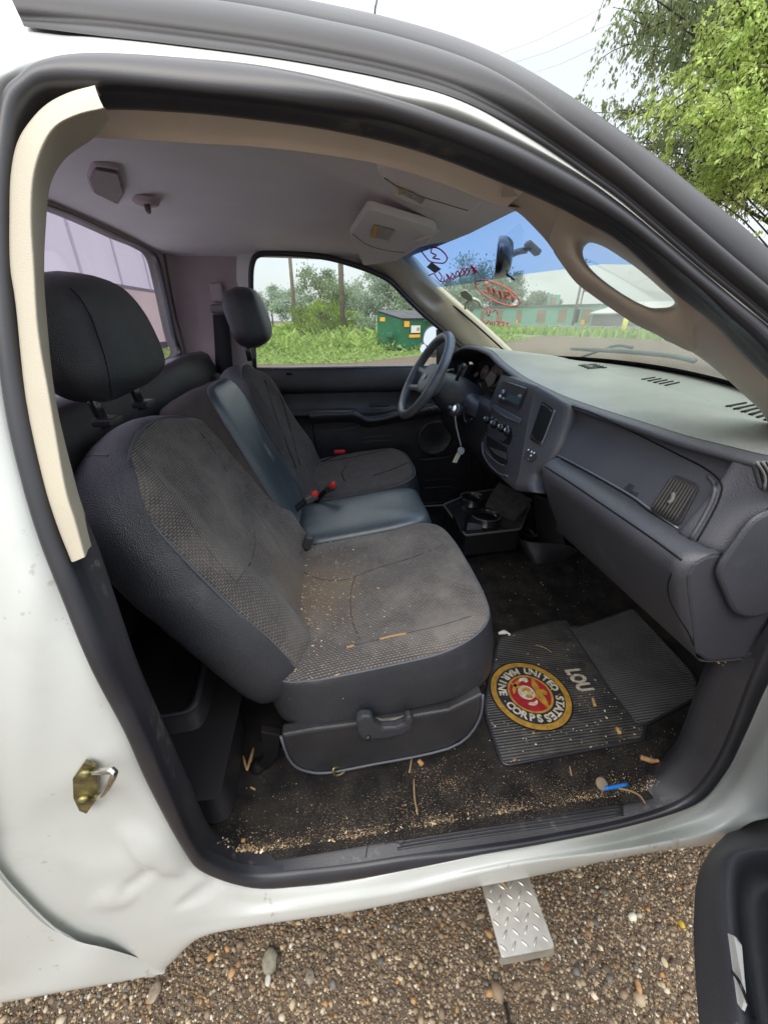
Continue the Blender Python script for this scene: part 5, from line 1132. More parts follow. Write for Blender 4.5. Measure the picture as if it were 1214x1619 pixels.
box('release_button', A(537, 714, y=1.50), (.055, .02, .016), 'red', dseat, bev=.003)
# ---------------------------------------------------------------- moulded bin behind the passenger seat
brm = [A(250,1136,z=.79), A(276,1132,z=.79), A(299,1126,z=.79), A(311,1112,z=.795), A(319,1085,z=.80), A(327,1050,z=.80), A(345,1000,z=.80)]
bbt = [A(282,1300,z=.567), A(300,1300,z=.567), A(322,1301,z=.567), A(345,1302,z=.567), A(367,1284,z=.567), A(377,1230,z=.567), A(388,1160,z=.567)]
bn_ = loft('storage_bin', [[p + Vector((-.03, .03, -.035)) for p in brm], [p + Vector((-.012, .010, -.002)) for p in brm], brm, [p + Vector((.004, -.003, -.012)) for p in brm], [p.lerp(q, .5) for p, q in zip(brm, bbt)], bbt], 'plastic', truck, nu=4, nv=5)
loft('bin_floor', [[(-.60, .06, .756), (-.60, 1.0, .756)], [(-.25, .06, .750), (-.25, 1.0, .750)]], 'slot', bn_)
# ================================================================ the open passenger door (lower front corner is in view)
pdoor = empty('passenger_door'); setpar(pdoor, truck); pdoor['label'] = 'open passenger door with black inner panel and map pocket'
e0 = [A(*p, z=.47) for p in [(1300,1215),(1214,1270),(1168,1306),(1135,1335),(1112,1370),(1101,1410),(1098,1470),(1100,1540),(1106,1619),(1118,1720),(1135,1850)]]
lipp = [A(*p, z=.555) for p in [(1300,1330),(1235,1335),(1200,1340),(1175,1343),(1155,1352),(1146,1372),(1144,1415),(1149,1480),(1157,1550),(1165,1619),(1180,1750)]]
aw = Vector((.64, -.77, 0))
end0, end1 = Vector((.05, -.86, .47)), Vector((.03, -.90, .555))
e0.append(end0); lipp.append(end1)
mid0 = [p.lerp(q, .45) + aw * -.006 + Vector((0, 0, -.004)) for p, q in zip(e0, lipp)]
l2 = [q - aw * .002 + Vector((0, 0, .004)) for q in lipp]
inn = [q + aw * .020 + Vector((0, 0, .0)) for q in lipp]; deep = [q + aw * .045 + Vector((0, 0, -.05)) for q in lipp]
bkp = [q + aw * .075 + Vector((0, 0, -.03)) for q in lipp]; bkt = [q + aw * .070 + Vector((0, 0, .16)) for q in lipp]
loft('door_panel', [[p + aw * .05 + Vector((0, 0, .0)) for p in e0], e0, mid0, l2, inn, deep, bkp, bkt], 'dash', pdoor, nu=4, nv=4)
top_ = [q + aw * .02 + Vector((0, 0, .30)) for q in lipp]; top2 = [q + aw * .0 + Vector((0, 0, .72)) for q in lipp]; top3 = [q + aw * .05 + Vector((0, 0, .76)) for q in lipp]
loft('door_upper_panel', [bkt, top_, top2, top3], 'rubber', pdoor, nu=4, nv=4)
loft('door_skin', [[q + aw * .05 for q in e0], [q + aw * .13 for q in e0], [q + aw * .17 + Vector((0, 0, .35)) for q in e0], [q + aw * .14 + Vector((0, 0, .84)) for q in e0], [q + aw * .08 + Vector((0, 0, .85)) for q in e0]], 'paint', pdoor, nu=4, nv=4)
tube('door_weatherstrip', [p + aw * .012 + Vector((0, 0, .004)) for p in e0], .009, 'rubber', pdoor, sub=4)
pfold = [A(*p, z=q) for p, q in [((1150,1476),.560), ((1160,1480),.58), ((1168,1492),.585), ((1172,1545),.585), ((1176,1585),.58), ((1172,1596),.57), ((1164,1585),.56)]]
prism('folded_paper', pfold, aw * .004, 'white', None, bev=0)
tag(bpy.data.objects['folded_paper'], 'folded white paper sticking out of the door map pocket', 'paper')
tube('cable', [A(1158,1538,z=.57), A(1168,1552,z=.60), A(1180,1580,z=.59), A(1192,1610,z=.56)], .0025, 'gloss', None, sub=4)
tag(bpy.data.objects['cable'], 'thin black cable lying over the paper in the door pocket', 'cable')
# ================================================================ things lying in the cab
mo_px = [(766,1112),(770,1140),(795,1212),(1016,1170),(1020,1147),(1106,1100),(1096,1066),(1000,962),(922,990),(905,996),(894,982),(872,984),(789,1008)]
mo3 = [onfloor(p, .006) for p in mo_px]
mr_ = rounded(mo3, [.02, .01, .02, .02, .012, .03, .03, .03, .02, .012, .015, .02, .02], 5)
me_c = sum(mr_, Vector()) / len(mr_)
bm = bmesh.new(); vs = [bm.verts.new(p) for p in mr_]; fc = bm.faces.new(vs); bmesh.ops.triangulate(bm, faces=[fc]); 
for _ in range(3): bmesh.ops.subdivide_edges(bm, edges=[e_ for e_ in bm.edges if e_.calc_length() > .03], cuts=1, use_grid_fill=False); bmesh.ops.triangulate(bm, faces=bm.faces[:])
for v in bm.verts: v.co.z = fz(v.co.x, v.co.y) + .007
me = bpy.data.meshes.new('floor_mat'); bm.to_mesh(me); bm.free(); me.materials.append(M['mat'])
fmat = bpy.data.objects.new('floor_mat', me); COL.objects.link(fmat); solid(fmat, .005, -1)
me.flip_normals() if me.polygons[0].normal.z < 0 else None
tag(fmat, 'black ribbed rubber floor mat with a round military emblem and the name LOU', 'floor mat')
tube('mat_border', [p + Vector((0, 0, .0015)) for p in mr_], .0035, 'rubber', fmat, closed=True, k=6)
ecn = onfloor((838, 1097), .0085); er = .112
Me = Matrix(((0, 1, 0), (-1, 0, 0), (0, 0, 1))).transposed()     # reading direction -y, top of the emblem +x
Me = Matrix([[0, 1, 0], [-1, 0, 0], [0, 0, 1]])                  # columns: right=(0,-1,0), up=(1,0,0)
def em(x, y, h=0): return ecn + Me @ Vector((x, y, 0)) + Vector((0, 0, h))
def disc(name, r1, r2, h, m, k=64):
    if r2 == 0: return mk(name, [em(r1 * math.cos(2 * math.pi * i / k), r1 * math.sin(2 * math.pi * i / k), h) for i in range(k)], [tuple(range(k))], m, fmat, False)
    V = [em(r * math.cos(2 * math.pi * i / k), r * math.sin(2 * math.pi * i / k), h) for r in (r2, r1) for i in range(k)]
    return mk(name, V, [(i, (i + 1) % k, k + (i + 1) % k, k + i) for i in range(k)], m, fmat, False)
simple('emblem_gold', (.44, .25, .035), .6, (.28, .16, .03), 60); simple('emblem_navy', (.018, .020, .026), .6, (.03, .03, .035), 60); simple('emblem_red', (.36, .020, .028), .6, (.24, .015, .02), 50); simple('emblem_white', (.62, .57, .46), .6, (.36, .32, .25), 90)
disc('emblem_rim', er, .096, .0006, 'emblem_gold'); disc('emblem_field', .096, 0, .0003, 'emblem_navy'); disc('emblem_band', .064, .058, .0012, 'emblem_gold'); disc('emblem_centre', .0585, 0, .0008, 'emblem_red')
disc('emblem_shadow_line', er + .004, er, .0002, 'slot')
lt = []
def arc(s, r, a0, a1, top):
    for i, ch in enumerate(s):
        if ch == ' ': continue
        a = R(a0 + (a1 - a0) * i / (len(s) - 1)); rot = Matrix.Rotation(a - math.pi / 2 if top else a + math.pi / 2, 3, 'Z')
        lt.append(textdata(ch, em(r * math.cos(a), r * math.sin(a), .0014), Me @ rot, .030, .0003, .0012))
arc('UNITED STATES', .080, 160, 8, True); arc('MARINE CORPS', .080, 187, 352, False)
merge('emblem_lettering', lt, 'emblem_white', fmat)
def blob(name, pts, h, m, sub=4):
    P = cr_axis(np.array([(*p, 0) for p in pts], float), sub, True); return mk(name, [em(p[0], p[1], h) for p in P], [tuple(range(len(P)))], m, fmat, False)
blob('emblem_anchor', [(-.040,-.034),(-.034,-.040),(.004,-.002),(.034,.030),(.028,.036),(-.006,.004)], .0014, 'emblem_gold')
blob('emblem_anchor', [(-.050,-.012),(-.040,-.030),(-.020,-.046),(-.004,-.048),(-.014,-.038),(-.030,-.028),(-.040,-.014)], .0014, 'emblem_gold')
blob('emblem_globe', [(.024 * math.cos(t) - .004, .024 * math.sin(t) - .010) for t in [i * .698 for i in range(9)]], .0018, 'emblem_white')
for pts in ([(-.022,-.004),(-.014,.006),(-.006,.002),(-.010,-.008),(-.006,-.020),(-.014,-.022)], [(.004,-.004),(.014,.002),(.016,-.010),(.008,-.018),(.002,-.012)], [(-.006,.008),(.004,.010),(.002,.004)]): blob('emblem_continent', pts, .0022, 'emblem_gold')
blob('emblem_eagle', [(-.052,.030),(-.038,.022),(-.020,.016),(-.008,.018),(.006,.016),(.022,.014),(.040,.020),(.054,.030),(.036,.034),(.020,.036),(.010,.034),(.012,.044),(.002,.050),(-.008,.044),(-.008,.034),(-.022,.036),(-.038,.034)], .0024, 'emblem_gold', 3)
blob('emblem_ribbon', [(-.052,.012),(-.042,.014),(-.036,.004),(-.044,-.004),(-.040,-.014),(-.050,-.012),(-.054,0)], .0026, 'emblem_white')
blob('emblem_ribbon', [(.024,.008),(.036,.004),(.040,-.010),(.034,-.022),(.028,-.014),(.030,-.004)], .0026, 'emblem_white')
lc = onfloor((914, 1075), .0095)
lo_ = merge('name_lettering', [textdata('LOU', lc, Me @ Matrix.Diagonal((.8, 1.3, 1)), .050, .0004, .0022)], 'emblem_white', fmat)
toe_px = [(905,1000),(896,990),(922,990),(1000,962),(1096,1066),(1106,1100),(1020,1147),(1002,1140),(960,1085),(925,1030)]
tb_ = rounded([onfloor(p, .010) for p in toe_px], .02, 4)
tm_ = mk('toe_panel', tb_, [tuple(range(len(tb_)))], simple('x_', (.1,.1,.1)) if False else ribbed('sheen_grey_rubber', (.085, .085, .086), .0075, 1, .0012, (.12, .118, .114)), fmat, False, label='greyer ribbed toe end of the mat')  # lighter grey carries the sheen on the toe end of the mat
tube('mat_border', tb_, .0028, 'rubber', fmat, closed=True, k=6)
# key tag hanging from the ignition
kt = empty('key_tag', A(725, 700, y=1.13), label='pale key fob and tag hanging on a cord below the steering column', cat='key tag')
tube('cord', [A(719,652,y=1.12), A(721,672,y=1.12), A(725,690,y=1.12), A(729,706,y=1.12)], .0025, 'keytag', kt, sub=4)
prism('fob', ell(A(729,713,y=1.12), Vector((1, .2, .2)).normalized(), Vector((-.3, 0, 1)).normalized(), .016, .017, 20, 2), (0, .006, 0), 'keytag', kt, bev=.002)
prism('tag', [A(*p, y=1.125) for p in [(723,715),(729,718),(722,732),(715,731)]], (0, .003, 0), simple('tag_ivory', (.62, .62, .45), .5), kt, bev=.001)
def litter(name, pts, r, m, label, cat, objs=None, lift=.003, k=6, group=None):
    P1 = [hit(objs, *p, lift)[0] for p in pts]; P1 = [p for p in P1 if p is not None]
    if len(P1) < 2: print('MISS', label); return
    return tag(tube(name, P1, r, m, None, k=k, sub=3), label, cat, group)
cpt = [o for o in truck.children if o.name.startswith('carpet')][0]
trim = [o for o in truck.children if o.name.startswith('door_opening_trim')][0]
simple('dry_wood', (.50, .30, .15), .8, (.38, .22, .10), 80); simple('dead_stem', (.34, .24, .13), .9)
FL = [cpt, trim, fmat]
litter('wood_splinter', [(385,1196),(388,1210),(391,1220)], [.002, .0035, .002], 'dry_wood', 'short wood splinter standing left of the longer one by the bin', 'wood splinter', FL)
litter('wood_splinter', [(401,1184),(396,1204),(391,1220)], [.003, .005, .002], 'dry_wood', 'long pale wood splinter beside the moulded bin', 'wood splinter', FL)
litter('dried_stalk', [(651,1199),(649,1212),(647,1223)], .0020, 'dead_stem', 'short dry stem below the seat lever', 'dry stem', FL)
litter('dried_stalk', [(654,1234),(655,1260),(660,1290)], .0017, 'dead_stem', 'long thin dry stem lying on the sandy carpet near the sill', 'dry stem', FL)
litter('wood_chip', [(662,1204),(668,1211)], .006, 'dry_wood', 'small orange wood chip right of the short stem', 'wood chip', FL)
litter('wood_chip', [(1012,1199),(1028,1204),(1043,1205)], [.006, .007, .003], 'dry_wood', 'long flat wood chip at the front of the footwell', 'wood chip', FL)
litter('wood_chip', [(974,1152),(980,1162)], .006, 'dry_wood', 'orange chip at the edge of the floor mat', 'wood chip', FL)
litter('wood_chip', [(936,1104),(940,1118)], .005, 'dry_wood', 'small chip beside the name on the mat', 'wood chip', FL)
litter('wood_chip', [(381,1333),(388,1330)], .004, 'dry_wood', 'orange chip at the rear end of the sill', 'wood chip', FL)
litter('blue_straw', [(955,1249),(972,1246),(991,1242)], .0045, simple('blue_plastic', (.03, .19, .62), .4), 'blue plastic stick lying on the sill', 'stick', FL, .004)
tag(lathe('brown_cap', [(.014, -.002), (.014, .004), (.010, .006), (0, .006)], hit(FL, 950, 1241, .003)[0], (0, -.5, .9), simple('cap_brown', (.24, .20, .14), .7), None, 18), 'round brown disc beside the blue stick', 'disc')
litter('forked_twig', [(977,1248),(995,1252),(1010,1259),(1020,1272)], [.0024, .0022, .002, .002], 'dead_stem', 'bent dry twig trailing over the sill from the blue stick', 'twig', FL)
litter('leaf', [(1170,1140),(1180,1148),(1190,1158)], [.002, .004, .001], simple('pale_green', (.30, .33, .27), .7), 'narrow pale leaf on the front door trim', 'leaf', FL)
litter('dried_stalk', [(900,1213),(903,1228)], .0018, 'dead_stem', 'small dry stem between the mat and the sill', 'dry stem', FL)
litter('paper_scrap', [(788,1003),(797,1001),(806,1005)], [.005, .009, .004], 'white', 'torn white paper scrap at the back edge of the mat', 'paper scrap', FL)
litter('dry_grass_blade', [(846,1021),(860,1025),(872,1033)], .0014, 'dead_stem', 'thin dry grass blade on the mat above the emblem', 'grass blade', FL)
litter('wood_splinter', [(404,1250),(396,1246)], .0022, 'dry_wood', 'tiny orange splinter on the carpet near the bin', 'wood splinter', FL)
# crumbs, bark and sand nobody could count
def crumbs(name, n, sampler, objs, sizes, cols, label, cat):
    Vv, Ff, cc = [], [], []; tr_ = bvh(*objs); b = 0; k_ = 0; tries = 0
    ico = [Vector(p) for p in [(0,0,1),(.9,0,.3),(.25,.85,.3),(-.75,.5,.2),(-.75,-.5,.3),(.3,-.85,.2),(0,0,-.6)]]
    fcs = [(0,1,2),(0,2,3),(0,3,4),(0,4,5),(0,5,1),(6,2,1),(6,3,2),(6,4,3),(6,5,4),(6,1,5)]
    while k_ < n and tries < n * 12:
        tries += 1; x, y = sampler(); loc, nn, i, d = tr_.ray_cast(Vector((x, y, 1.30)), Vector((0, 0, -1)))
        if loc is None: continue
        s = random.uniform(*sizes) * random.choice((.5, .6, .8, 1, 1.4)); q = Matrix.Rotation(random.uniform(0, 6.28), 3, 'Z'); el = random.uniform(1, 2.6) if random.random() < .4 else 1
        for p in ico: Vv.append(loc + nn * s * .4 + q @ Vector((p.x * s * el, p.y * s, p.z * s * .6)))
        Ff += [tuple(i + b for i in f_) for f_ in fcs]; b += 7; k_ += 1
        c_ = cols[min(int(random.random() ** 1.3 * len(cols)), len(cols) - 1)]; v_ = random.uniform(.7, 1.3); cc += [(c_[0] * v_, c_[1] * v_, c_[2] * v_, 1)] * 7
    o = mk(name, Vv, Ff, colmat(), None, False); at = o.data.color_attributes.new('Col', 'FLOAT_COLOR', 'POINT'); at.data.foreach_set('color', np.array(cc, dtype=np.float32).ravel())
    return tag(o, label, cat, kind='stuff')
def colmat(name='crumb', rough=.85, spec=.25):
    if name in MATS: return MATS[name]
    m = mat(name, (.5, .5, .5), rough, spec); n = m.node_tree; a = n.nodes.new('ShaderNodeVertexColor'); a.layer_name = 'Col'; n.links.new(a.outputs[0], n.nodes['Principled BSDF'].inputs['Base Color']); return m
tans = [(.50, .36, .20), (.38, .26, .13), (.62, .50, .32), (.26, .17, .09), (.55, .28, .10), (.66, .60, .46)]
def s1():
    if random.random() < .45:   # sand drift along the inner edge of the sill
        t = random.random(); p = Vector((-.24 + .98 * t, .048 + .013 * abs(random.gauss(0, 1)), 0)); return p.x, p.y
    if random.random() < .3: return random.gauss(.20, .06), random.gauss(.13, .04)
    return random.uniform(-.28, .95), .05 + abs(random.gauss(0, .07))
crumbs('sandy_crumbs', 7500, s1, [cpt, trim], (.0005, .0014), tans, 'tan crumbs and sand scattered on the carpet inside the sill', 'crumbs')
crumbs('bark_crumbs', 420, lambda: (random.uniform(-.26, .85), .046 + abs(random.gauss(0, .009))), [cpt, trim], (.0015, .0036), tans, 'larger bark and wood crumbs in the groove along the sill', 'crumbs')
crumbs('seat_crumbs', 1100, lambda: (-.15 + abs(random.gauss(0, .11)), random.gauss(.42, .12)), [cu], (.0006, .0016), tans, 'pale crumbs in the crease and on the rear of the passenger cushion', 'crumbs')
crumbs('mat_crumbs', 520, lambda: (random.uniform(.38, 1.05), random.gauss(.26, .14)), [fmat, cpt], (.0010, .0026), tans + [(.7, .7, .68)] * 3, 'crumbs scattered over the rubber floor mat', 'crumbs')
crumbs('footwell_crumbs', 200, lambda: (random.uniform(.38, 1.0), random.uniform(.55, .9)), [cpt], (.001, .0030), [(.7, .7, .68)] * 3 + tans, 'white specks on the dark footwell carpet', 'crumbs')
# ================================================================ ground and gravel
def gheight(x, y): return 0
gm = mat('gravel_lot', (.17, .13, .095), .95, .2, bump=(120, .9, 'v'), col2=(.10, .078, .055), vscale=9, vdetail=8)
mk('ground', [(-300, -300, 0), (300, -300, 0), (300, 300, 0), (-300, 300, 0)], [(0, 1, 2, 3)], gm, None, False); tag(bpy.data.objects['ground'], 'brown gravel ground of the lot', 'ground', kind='structure')
def pebbles(name, n, xr_, yr_, sz, label, zoff=0):
    base = np.array([(0,0,1),(.8944,0,.4472),(.2764,.8507,.4472),(-.7236,.5257,.4472),(-.7236,-.5257,.4472),(.2764,-.8507,.4472),(.7236,.5257,-.4472),(-.2764,.8507,-.4472),(-.8944,0,-.4472),(-.2764,-.8507,-.4472),(.7236,-.5257,-.4472)])
    tri = np.array([(0,1,2),(0,2,3),(0,3,4),(0,4,5),(0,5,1),(1,6,2),(2,7,3),(3,8,4),(4,9,5),(5,10,1),(6,7,2),(7,8,3),(8,9,4),(9,10,5),(10,6,1)])
    pos = np.stack([rng.uniform(*xr_, n), rng.uniform(*yr_, n)], 1); s = sz * np.exp(rng.normal(0, .45, n)); s = np.clip(s, sz * .35, sz * 4)
    ang = rng.uniform(0, 6.28, n); ax = rng.uniform(.7, 1.5, n); hz = rng.uniform(.35, .75, n)
    J = base[None] * (1 + rng.normal(0, .13, (n, 11, 1))); X = J[..., 0] * ax[:, None]; Y = J[..., 1]; Z = J[..., 2] * hz[:, None]
    c, s_ = np.cos(ang)[:, None], np.sin(ang)[:, None]
    P = np.stack([(X * c - Y * s_) * s[:, None] + pos[:, :1], (X * s_ + Y * c) * s[:, None] + pos[:, 1:], Z * s[:, None] + (s * .25)[:, None] + zoff], 2)
    me = bpy.data.meshes.new(name); V = P.reshape(-1, 3); T = (tri[None] + np.arange(n)[:, None, None] * 11).reshape(-1, 3)
    me.vertices.add(len(V)); me.vertices.foreach_set('co', V.ravel()); me.loops.add(T.size); me.loops.foreach_set('vertex_index', T.ravel()); me.polygons.add(len(T))
    me.polygons.foreach_set('loop_start', np.arange(0, T.size, 3)); me.polygons.foreach_set('loop_total', np.full(len(T), 3)); me.update(); me.validate()
    me.polygons.foreach_set('use_smooth', np.ones(len(T), bool))
    pal = np.array([(.19,.14,.09),(.27,.20,.13),(.37,.29,.19),(.12,.09,.065),(.48,.38,.25),(.24,.14,.075),(.60,.52,.39),(.42,.24,.10),(.16,.155,.14),(.66,.62,.52)])
    pr_ = np.array([.26,.20,.13,.16,.07,.06,.035,.04,.03,.015]); pr_ /= pr_.sum(); ci = rng.choice(len(pal), n, p=pr_); C4 = np.ones((n, 4)); C4[:, :3] = pal[ci] * rng.uniform(.75, 1.25, (n, 1))
    at = me.color_attributes.new('Col', 'FLOAT_COLOR', 'POINT'); at.data.foreach_set('color', np.repeat(C4, 11, 0).astype(np.float32).ravel()); me.materials.append(colmat('pebble', .6, .4))
    o = bpy.data.objects.new(name, me); COL.objects.link(o); return tag(o, label, 'gravel', kind='stuff')
pebbles('gravel', 150000, (-1.1, 1.25), (-.85, .45), .0023, 'brown wet gravel of small mixed pebbles under the open door')
pebbles('coarse_gravel', 2200, (-1.3, 1.6), (-1.1, .6), .0046, 'larger pebbles lying among the fine gravel', .002)
def stone(px, s, col, label, flat=.5):
    p = A(*px, z=.006); m = simple('stone_%d' % px[0], col, .7, tuple(c * .7 for c in col), 60, bump=(80, .5)); ax = Vector((random.uniform(-.3, .3), random.uniform(-.3, .3), 1)).normalized()
    o = lathe('stone', [(.0, -.2 * s), (.6 * s, -.2 * s), (s, .1 * s), (.85 * s, .35 * s), (.4 * s, flat * s), (0, flat * s * 1.05)], p, ax, m, None, 12)
    for v in o.data.vertices: v.co += Vector((random.gauss(0, .04 * s), (v.co.y - p.y) * .35 + random.gauss(0, .04 * s), 0))
    return tag(o, label, 'stone')
stone((427,1520), .021, (.30, .28, .21), 'rounded grey green stone, the largest in the gravel'); stone((245,1570), .016, (.40, .33, .24), 'oval tan stone at the bottom left of the gravel')
stone((490,1545), .012, (.33, .28, .22), 'small brown stone right of the largest stone'); stone((424,1550), .009, (.60, .60, .55), 'small whitish stone below the largest stone')
stone((1077,1462), .008, (.60, .42, .04), 'bright yellow pebble near the open door', .7); stone((1050,1522), .008, (.55, .45, .30), 'cream pebble near the open door, below the yellow one')
litter('wood_chip', [(1004,1552),(1008,1568),(1010,1578)], [.006, .008, .003], 'dry_wood', 'orange sliver of wood lying on the gravel', 'wood chip', [bpy.data.objects['ground']], .012)
litter('dry_leaf', [(790,1393),(797,1400),(801,1407)], [.003, .004, .002], 'dead_stem', 'curled brown leaf on the metal side step', 'leaf', [step], .004)
litter('dark_twig', [(797,1588),(800,1600),(803,1614)], .005, simple('dark_bark', (.02, .018, .016), .9), 'short dark twig on the gravel below the step', 'twig', [bpy.data.objects['ground']], .012)
# ================================================================ outside world
simple('grass_green', (.13, .21, .035), .9, (.17, .25, .06), .35); simple('field_soil', (.12, .19, .04), .95, (.16, .20, .07), .5)
def sheet(name, pts, z, m, label, cat): o = mk(name, [(x, y, z) for x, y in pts], [tuple(range(len(pts)))], m, None, False); return tag(o, label, cat, kind='structure')
sheet('grass_field', [(-80, 15.2), (1.0, 15.6), (4.2, 18.5), (9, 26), (40, 60), (60, 140), (-150, 140)], .004, 'field_soil', 'rough green field beyond the lot', 'field')
sheet('grass_verge', [(44, 20), (50, 20), (62, 75), (54, 75)], .004, 'grass_green', 'strip of grass along the railway', 'verge')
sheet('far_lot', [(58, 16), (110, 10), (130, 110), (70, 110)], .004, simple('pale_gravel', (.36, .34, .29), .95, (.30, .28, .24), .6), 'pale gravel yard by the long building', 'yard')
def blades(name, n, reg, hr, wd, cols, label, cat, rng_=rng):
    x = rng_.uniform(reg[0], reg[1], n); y = reg[2] + (reg[3] - reg[2]) * rng_.uniform(0, 1, n) ** 1.4
    lim = 15.3 + np.clip(x - 1.0, 0, 99) * 1.05; keep = y > lim; x, y = x[keep], y[keep]; n = len(x)
    h = rng_.uniform(*hr, n) * (.6 + .5 * np.sin(x * .8 + y * .5) ** 2) * np.clip((y - (15.3 + np.clip(x - 1.0, 0, 99) * 1.05)) / 5, .28, 1); a = rng_.uniform(0, 6.28, n); w_ = rng_.uniform(.5, 1.3, n) * wd * (y / 18)
    V = np.zeros((n, 4, 3)); dx, dy = np.cos(a) * w_, np.sin(a) * w_; lx, ly = rng_.normal(0, .25, n) * h, rng_.normal(0, .25, n) * h
    z0 = rng_.uniform(0, .7, n) * h
    V[:, 0] = np.stack([x - dx, y - dy, z0], 1); V[:, 1] = np.stack([x + dx, y + dy, z0 + .1 * h], 1); V[:, 2] = np.stack([x + lx + dx * .6, y + ly, z0 + .35 * h], 1); V[:, 3] = np.stack([x + lx - dx * .5, y + ly, z0 + .3 * h], 1)
    cc = np.ones((n, 4)); pal = np.array(cols); cc[:, :3] = pal[rng_.integers(0, len(pal), n)] * rng_.uniform(.7, 1.3, (n, 1))
    return quads(name, V, cc, label, cat, 'stuff')
def quads(name, V, cc, label=None, cat=None, kind=None, parent=None, m=None):
    n = len(V); me = bpy.data.meshes.new(name); me.vertices.add(n * 4); me.vertices.foreach_set('co', V.reshape(-1)); me.loops.add(n * 4); me.loops.foreach_set('vertex_index', np.arange(n * 4)); me.polygons.add(n)
    me.polygons.foreach_set('loop_start', np.arange(0, n * 4, 4)); me.polygons.foreach_set('loop_total', np.full(n, 4)); me.update()
    at = me.color_attributes.new('Col', 'FLOAT_COLOR', 'POINT'); at.data.foreach_set('color', np.repeat(cc, 4, 0).astype(np.float32).ravel()); me.materials.append(m or leafmat())
    o = bpy.data.objects.new(name, me); COL.objects.link(o)
    if parent: o.parent = parent
    return tag(o, label, cat, kind=kind)
def leafmat():
    if 'leafmat' in MATS: return MATS['leafmat']
    m = colmat('leafmat', .6, .2); n = m.node_tree; bs = n.nodes['Principled BSDF']; o = [q for q in n.nodes if q.type == 'OUTPUT_MATERIAL'][0]
    tr_ = n.nodes.new('ShaderNodeBsdfTranslucent'); mx = n.nodes.new('ShaderNodeMixShader'); mx.inputs[0].default_value = .35
    vc = [q for q in n.nodes if q.type == 'VERTEX_COLOR'][0]; n.links.new(vc.outputs[0], tr_.inputs[0]); n.links.new(bs.outputs[0], mx.inputs[1]); n.links.new(tr_.outputs[0], mx.inputs[2]); n.links.new(mx.outputs[0], o.inputs[0]); return m
gcols = [(.26, .38, .08), (.21, .32, .07), (.32, .42, .11), (.29, .37, .10), (.17, .26, .07)]
blades('tall_weeds', 26000, (-16, 10), 15.3, (.5, 1.1), .05, gcols, 'tall green weeds and grass filling the field', 'weeds') if False else None
blades('tall_weeds', 30000, (-18, 16, 15.3, 48), (.5, 1.15), .055, gcols, 'tall green weeds and grass filling the field', 'weeds')
def tree(name, base, h, rx, rz, n, leaf, cols, label, group=None, trunk_r=.12, nl=9, droop=0.0, seedv=0, zc=.62, clumps=26, hollow=.35):
    r_ = np.random.default_rng(seedv + 11); root = empty(name, base, label=label, cat='tree', group=group)
    B = np.array(base); cen = B + np.array([0, 0, h * zc])
    # clump centres through the crown volume
    d = r_.normal(0, 1, (clumps, 3)); d /= np.linalg.norm(d, axis=1)[:, None]; rad_ = r_.uniform(hollow, 1, clumps) ** .6; cl = cen + d * rad_[:, None] * np.array([rx, rx, rz])
    ci = r_.integers(0, clumps, n); cs = r_.uniform(.16, .34, clumps) * (rx + rz) / 2
    p = cl[ci] + r_.normal(0, 1, (n, 3)) * cs[ci][:, None] * np.array([.62, .62, .45]); p[:, 2] -= droop * np.abs(r_.normal(0, 1, n)) * cs[ci] * 1.3
    p[:, 2] = np.maximum(p[:, 2], B[2] + .1 * h * .3)
    a = r_.uniform(0, 6.28, n); t = r_.normal(0, .6, n); u = np.stack([np.cos(a), np.sin(a), t * .5], 1); v = np.stack([-np.sin(a) * .35, np.cos(a) * .35, np.ones(n) * (.8 if not droop else -1)], 1); s = leaf * r_.uniform(.5, 1.3, n)[:, None]
    V = np.stack([p - u * s * .35, p - v * s * .5, p + u * s * .35, p + v * s * .6], 1)
    pal = np.array(cols); cc = np.ones((n, 4)); cb = pal[r_.integers(0, len(pal), clumps)] * r_.uniform(.8, 1.2, (clumps, 1)); cc[:, :3] = cb[ci] * r_.uniform(.75, 1.25, (n, 1))
    o = quads('crown', V, cc, parent=None); setpar(o, root)
    lst = []; top = B + np.array([rx * .05, 0, h * .8]); Vt, Ft = tubedata([Vector(B) - Vector((0, 0, .2)), Vector(B + (top - B) * .4) + Vector((.03 * h * r_.normal(), 0, 0)), Vector(top)], [trunk_r, trunk_r * .75, trunk_r * .2], 8, 4)
    lst.append((Vt, Ft))
    for i in range(nl):
        f_ = r_.uniform(.25, .85); st_ = Vector(B + (top - B) * f_); en_ = Vector(cl[r_.integers(0, clumps)]); m_ = st_.lerp(en_, .5) + Vector((0, 0, .06 * h))
        lst.append(tubedata([st_, m_, en_], [trunk_r * .4, trunk_r * .25, trunk_r * .08], 6, 3))
    tr_ = merge('trunk', lst, simple('bark_%s' % name, (.10, .085, .07), .95, (.06, .05, .04), 8) if 'bark_%s' % name not in M else M['bark_%s' % name], None, True); setpar(tr_, root)
    return root
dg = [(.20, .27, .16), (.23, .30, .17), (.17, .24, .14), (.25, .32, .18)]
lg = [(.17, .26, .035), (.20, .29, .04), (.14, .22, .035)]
hz = [(.30, .37, .27), (.34, .41, .31), (.27, .34, .25)]  # far foliage paled: haze mixed into the leaf colours
def gp(px, dist):   # ground point in the direction of a photo column, at a horizontal distance
    d = ray(px, 503); h_ = Vector((d.x, d.y, 0)).normalized() * dist; return (CAM.x + h_.x, CAM.y + h_.y, 0)
